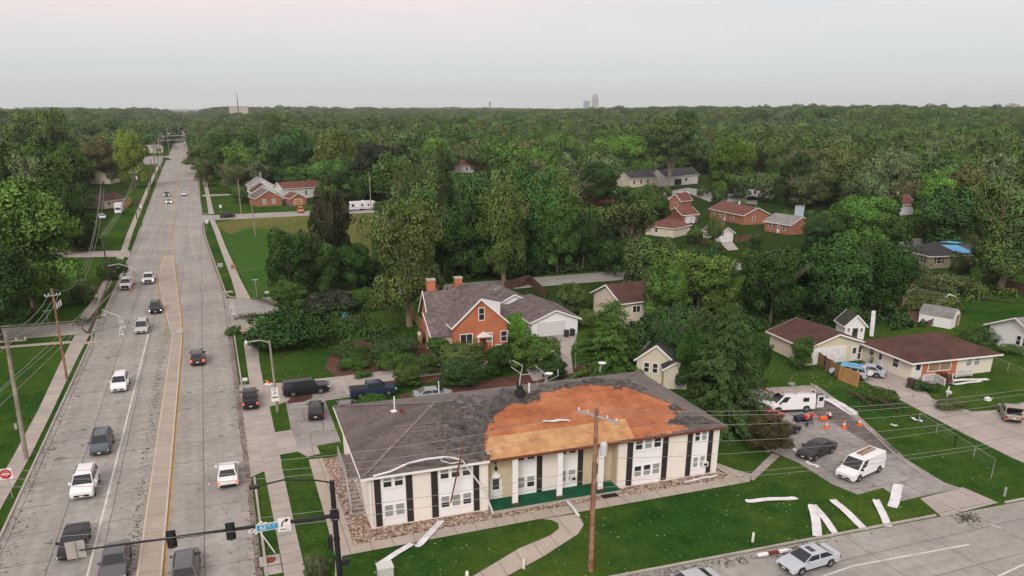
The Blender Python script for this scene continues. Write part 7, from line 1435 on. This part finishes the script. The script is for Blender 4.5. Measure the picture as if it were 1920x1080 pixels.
# ---------------- storm litter ----------------
litter_a=mat('leaf_litter',(.075,.065,.04),.95,island=.5); litter_b=mat('pale_scraps',(.6,.58,.53),.8,island=.3)
def flakes(name,label,pts,m_,smin,smax,z=.03,asp=.35,lift=.06):
    n_=len(pts); C=np.array([(x,y,z+random.random()*lift) for x,y in pts]); N=rdir(n_,.3)*.35+np.array([0,0,1]); N/=np.linalg.norm(N,axis=1,keepdims=True)
    o=link(name,quads_mesh(name,C,N,rdir(n_),rng.uniform(smin,smax,n_),m_,asp)); tag(o,label,'litter',kind='stuff'); return o
pts=[]
def along(f,y0,y1,n_,sd,off=0):
    for _ in range(n_):
        y=y0+(y1-y0)*random.random()**1.2; pts.append((float(f(y))+off+abs(random.gauss(0,sd))*(1 if f is wl else -1),y+random.gauss(0,.3)))
along(wl,52,260,1700,.8); along(wr,52,260,1500,.5,.1)
for _ in range(1300):
    y=52+random.random()**1.3*140; pts.append((random.gauss(-9.2,.28),y))
for _ in range(260): pts.append((random.uniform(-19,-9),52+random.random()*150))
for _ in range(260): pts.append((random.uniform(-6.5,0),52+random.random()*150))
for c in range(70):
    cx,cy=random.uniform(-19,-9) if random.random()<.7 else random.uniform(-6,0),52+random.random()**1.2*150
    for _ in range(random.randint(4,14)): pts.append((cx+random.gauss(0,.22),cy+random.gauss(0,.16)))
flakes('leaf_litter','torn leaves and twigs strewn over the avenue and along its kerbs',pts,litter_a,.04,.2)
pts=[]
for (cx,cy,sx,sy,n_) in ((-20,140,1.2,3,260),(1.6,130,1.0,2.5,220),(20,141,9,2,300),(50,146,14,2,260),(33.5,43.6,6,.25,260),(57.3,42.6,.6,.5,220),(1,58,.3,1.5,60),(59,60,7,6,260),(78,66,5,5,120),(10,90,4,3,160),(45,56,1.5,.6,60),(30,44.2,4,.3,160),(16,124,7,6,900),(12,134,5,1.5,400),(24,112,5,5,350),(-22,142,2,3,260),(86,90,6,5,260),(70,74,4,5,120),(110,100,12,8,400)):
    for _ in range(n_): pts.append((random.gauss(cx,sx),random.gauss(cy,sy)))
flakes('twig_litter','dark twigs and mud patches on side streets, lot and lower kerb',pts,litter_a,.04,.2,.05)
pts=[]
for (x0,x1,y0,y1,n_) in ((8,60,44.5,55,330),(60,78,45,74,260),(66,76,70,86,420),(76,100,62,70,120),(6,28,100,130,260),(-40,-21,60,130,160),(5,30,155,235,120),(90,112,80,100,120)):
    for _ in range(n_):
        pts.append((random.uniform(x0,x1),random.uniform(y0,y1)))
flakes('insulation_scraps','tiny white scraps of insulation and shingle scattered on the lawns',pts,litter_b,.02,.085,.03,.7)
rb_=[]
for _ in range(300): a=random.uniform(0,1); p=rp(random.uniform(850,1330),random.uniform(700,860)); 
# broken boughs lying around
bw=[('broken bough lying on the brick house yard near the half stripped tree',(770,600),(700,640)),('broken bough lying across the side street mouth at the right corner',(440,600),(480,595)),('branch pile on the left side street by the broken pole',(175,600),(150,612)),
    ('dark bough lying on the yard right of the tarped house',(1870,505),(1800,500)),('bough lying in the right lawn behind the open van',(1625,742),(1690,775)),('long dark bough lying beside the ranch driveway','_' and (1590,735),(1640,768)),
    ('bough lying on the grass below the dry field trees',(640,600),(690,612)),('dark log row in the far right lawn','_' and (1815,560),(1905,570)),('snapped limb lying by the curved drive of the side street',(470,560),(520,575))]
for lab,a,b in bw:
    A=Vector((*G(*a),.2));B=Vector((*G(*b),.15)); t=thing('broken_bough',lab,'branch',A); d=B-A; m=MB(); m.tube([(0,0,0),d*.5+Vector((0,.3,.3)),d],[.16,.11,.04],5)
    for i in range(9):
        p=d*random.uniform(.2,.95); m.tube([p,p+Vector((random.uniform(-1,1),random.uniform(-1,1),random.uniform(.1,.7)))],[.05,.015],4)
    m.build('limb',bark_m,t); C=np.array([tuple(d*random.uniform(.3,1.05)+Vector((random.gauss(0,.6),random.gauss(0,.6),random.uniform(0,.6)))) for _ in range(260)])
    o=link('leaves',quads_mesh('leaves',C,rdir(260,.1),rdir(260),rng.uniform(.06,.16,260),leaf_m,.7),t); o.color=(.06,.08,.03,1)
# ---------------- haze ----------------
hz=MB().box(-9000,14000,-900,12000,-1,262); hm=bpy.data.materials.new('haze'); hm.use_nodes=True; t=hm.node_tree; t.nodes.clear(); o_=t.nodes.new('ShaderNodeOutputMaterial'); v=t.nodes.new('ShaderNodeVolumePrincipled'); v.inputs['Color'].default_value=(.95,.98,1,1); v.inputs['Density'].default_value=.000075; v.inputs['Anisotropy'].default_value=0.
t.links.new(v.outputs[0],o_.inputs['Volume']); ho=hz.build('haze',hm); tag(ho,kind='stuff')

# look-alikes that ended up with one label: tell them apart by distance from the view
LB={}
for o in COL.objects:
    if o.parent is None and o.get('label') and not o.get('kind'): LB.setdefault(o['label'],[]).append(o)
ORD=['nearest','second nearest','third nearest','fourth nearest','fifth nearest','sixth nearest','seventh nearest','eighth nearest','ninth nearest','tenth nearest','eleventh nearest','twelfth nearest','thirteenth nearest','farthest']
for lb,os_ in LB.items():
    if 1<len(os_)<=14 and len(lb.split())<=13:
        os_.sort(key=lambda o:o.location.length)
        for i,o in enumerate(os_): o['label']=(ORD[i] if i<len(os_)-1 else 'farthest')+' '+lb
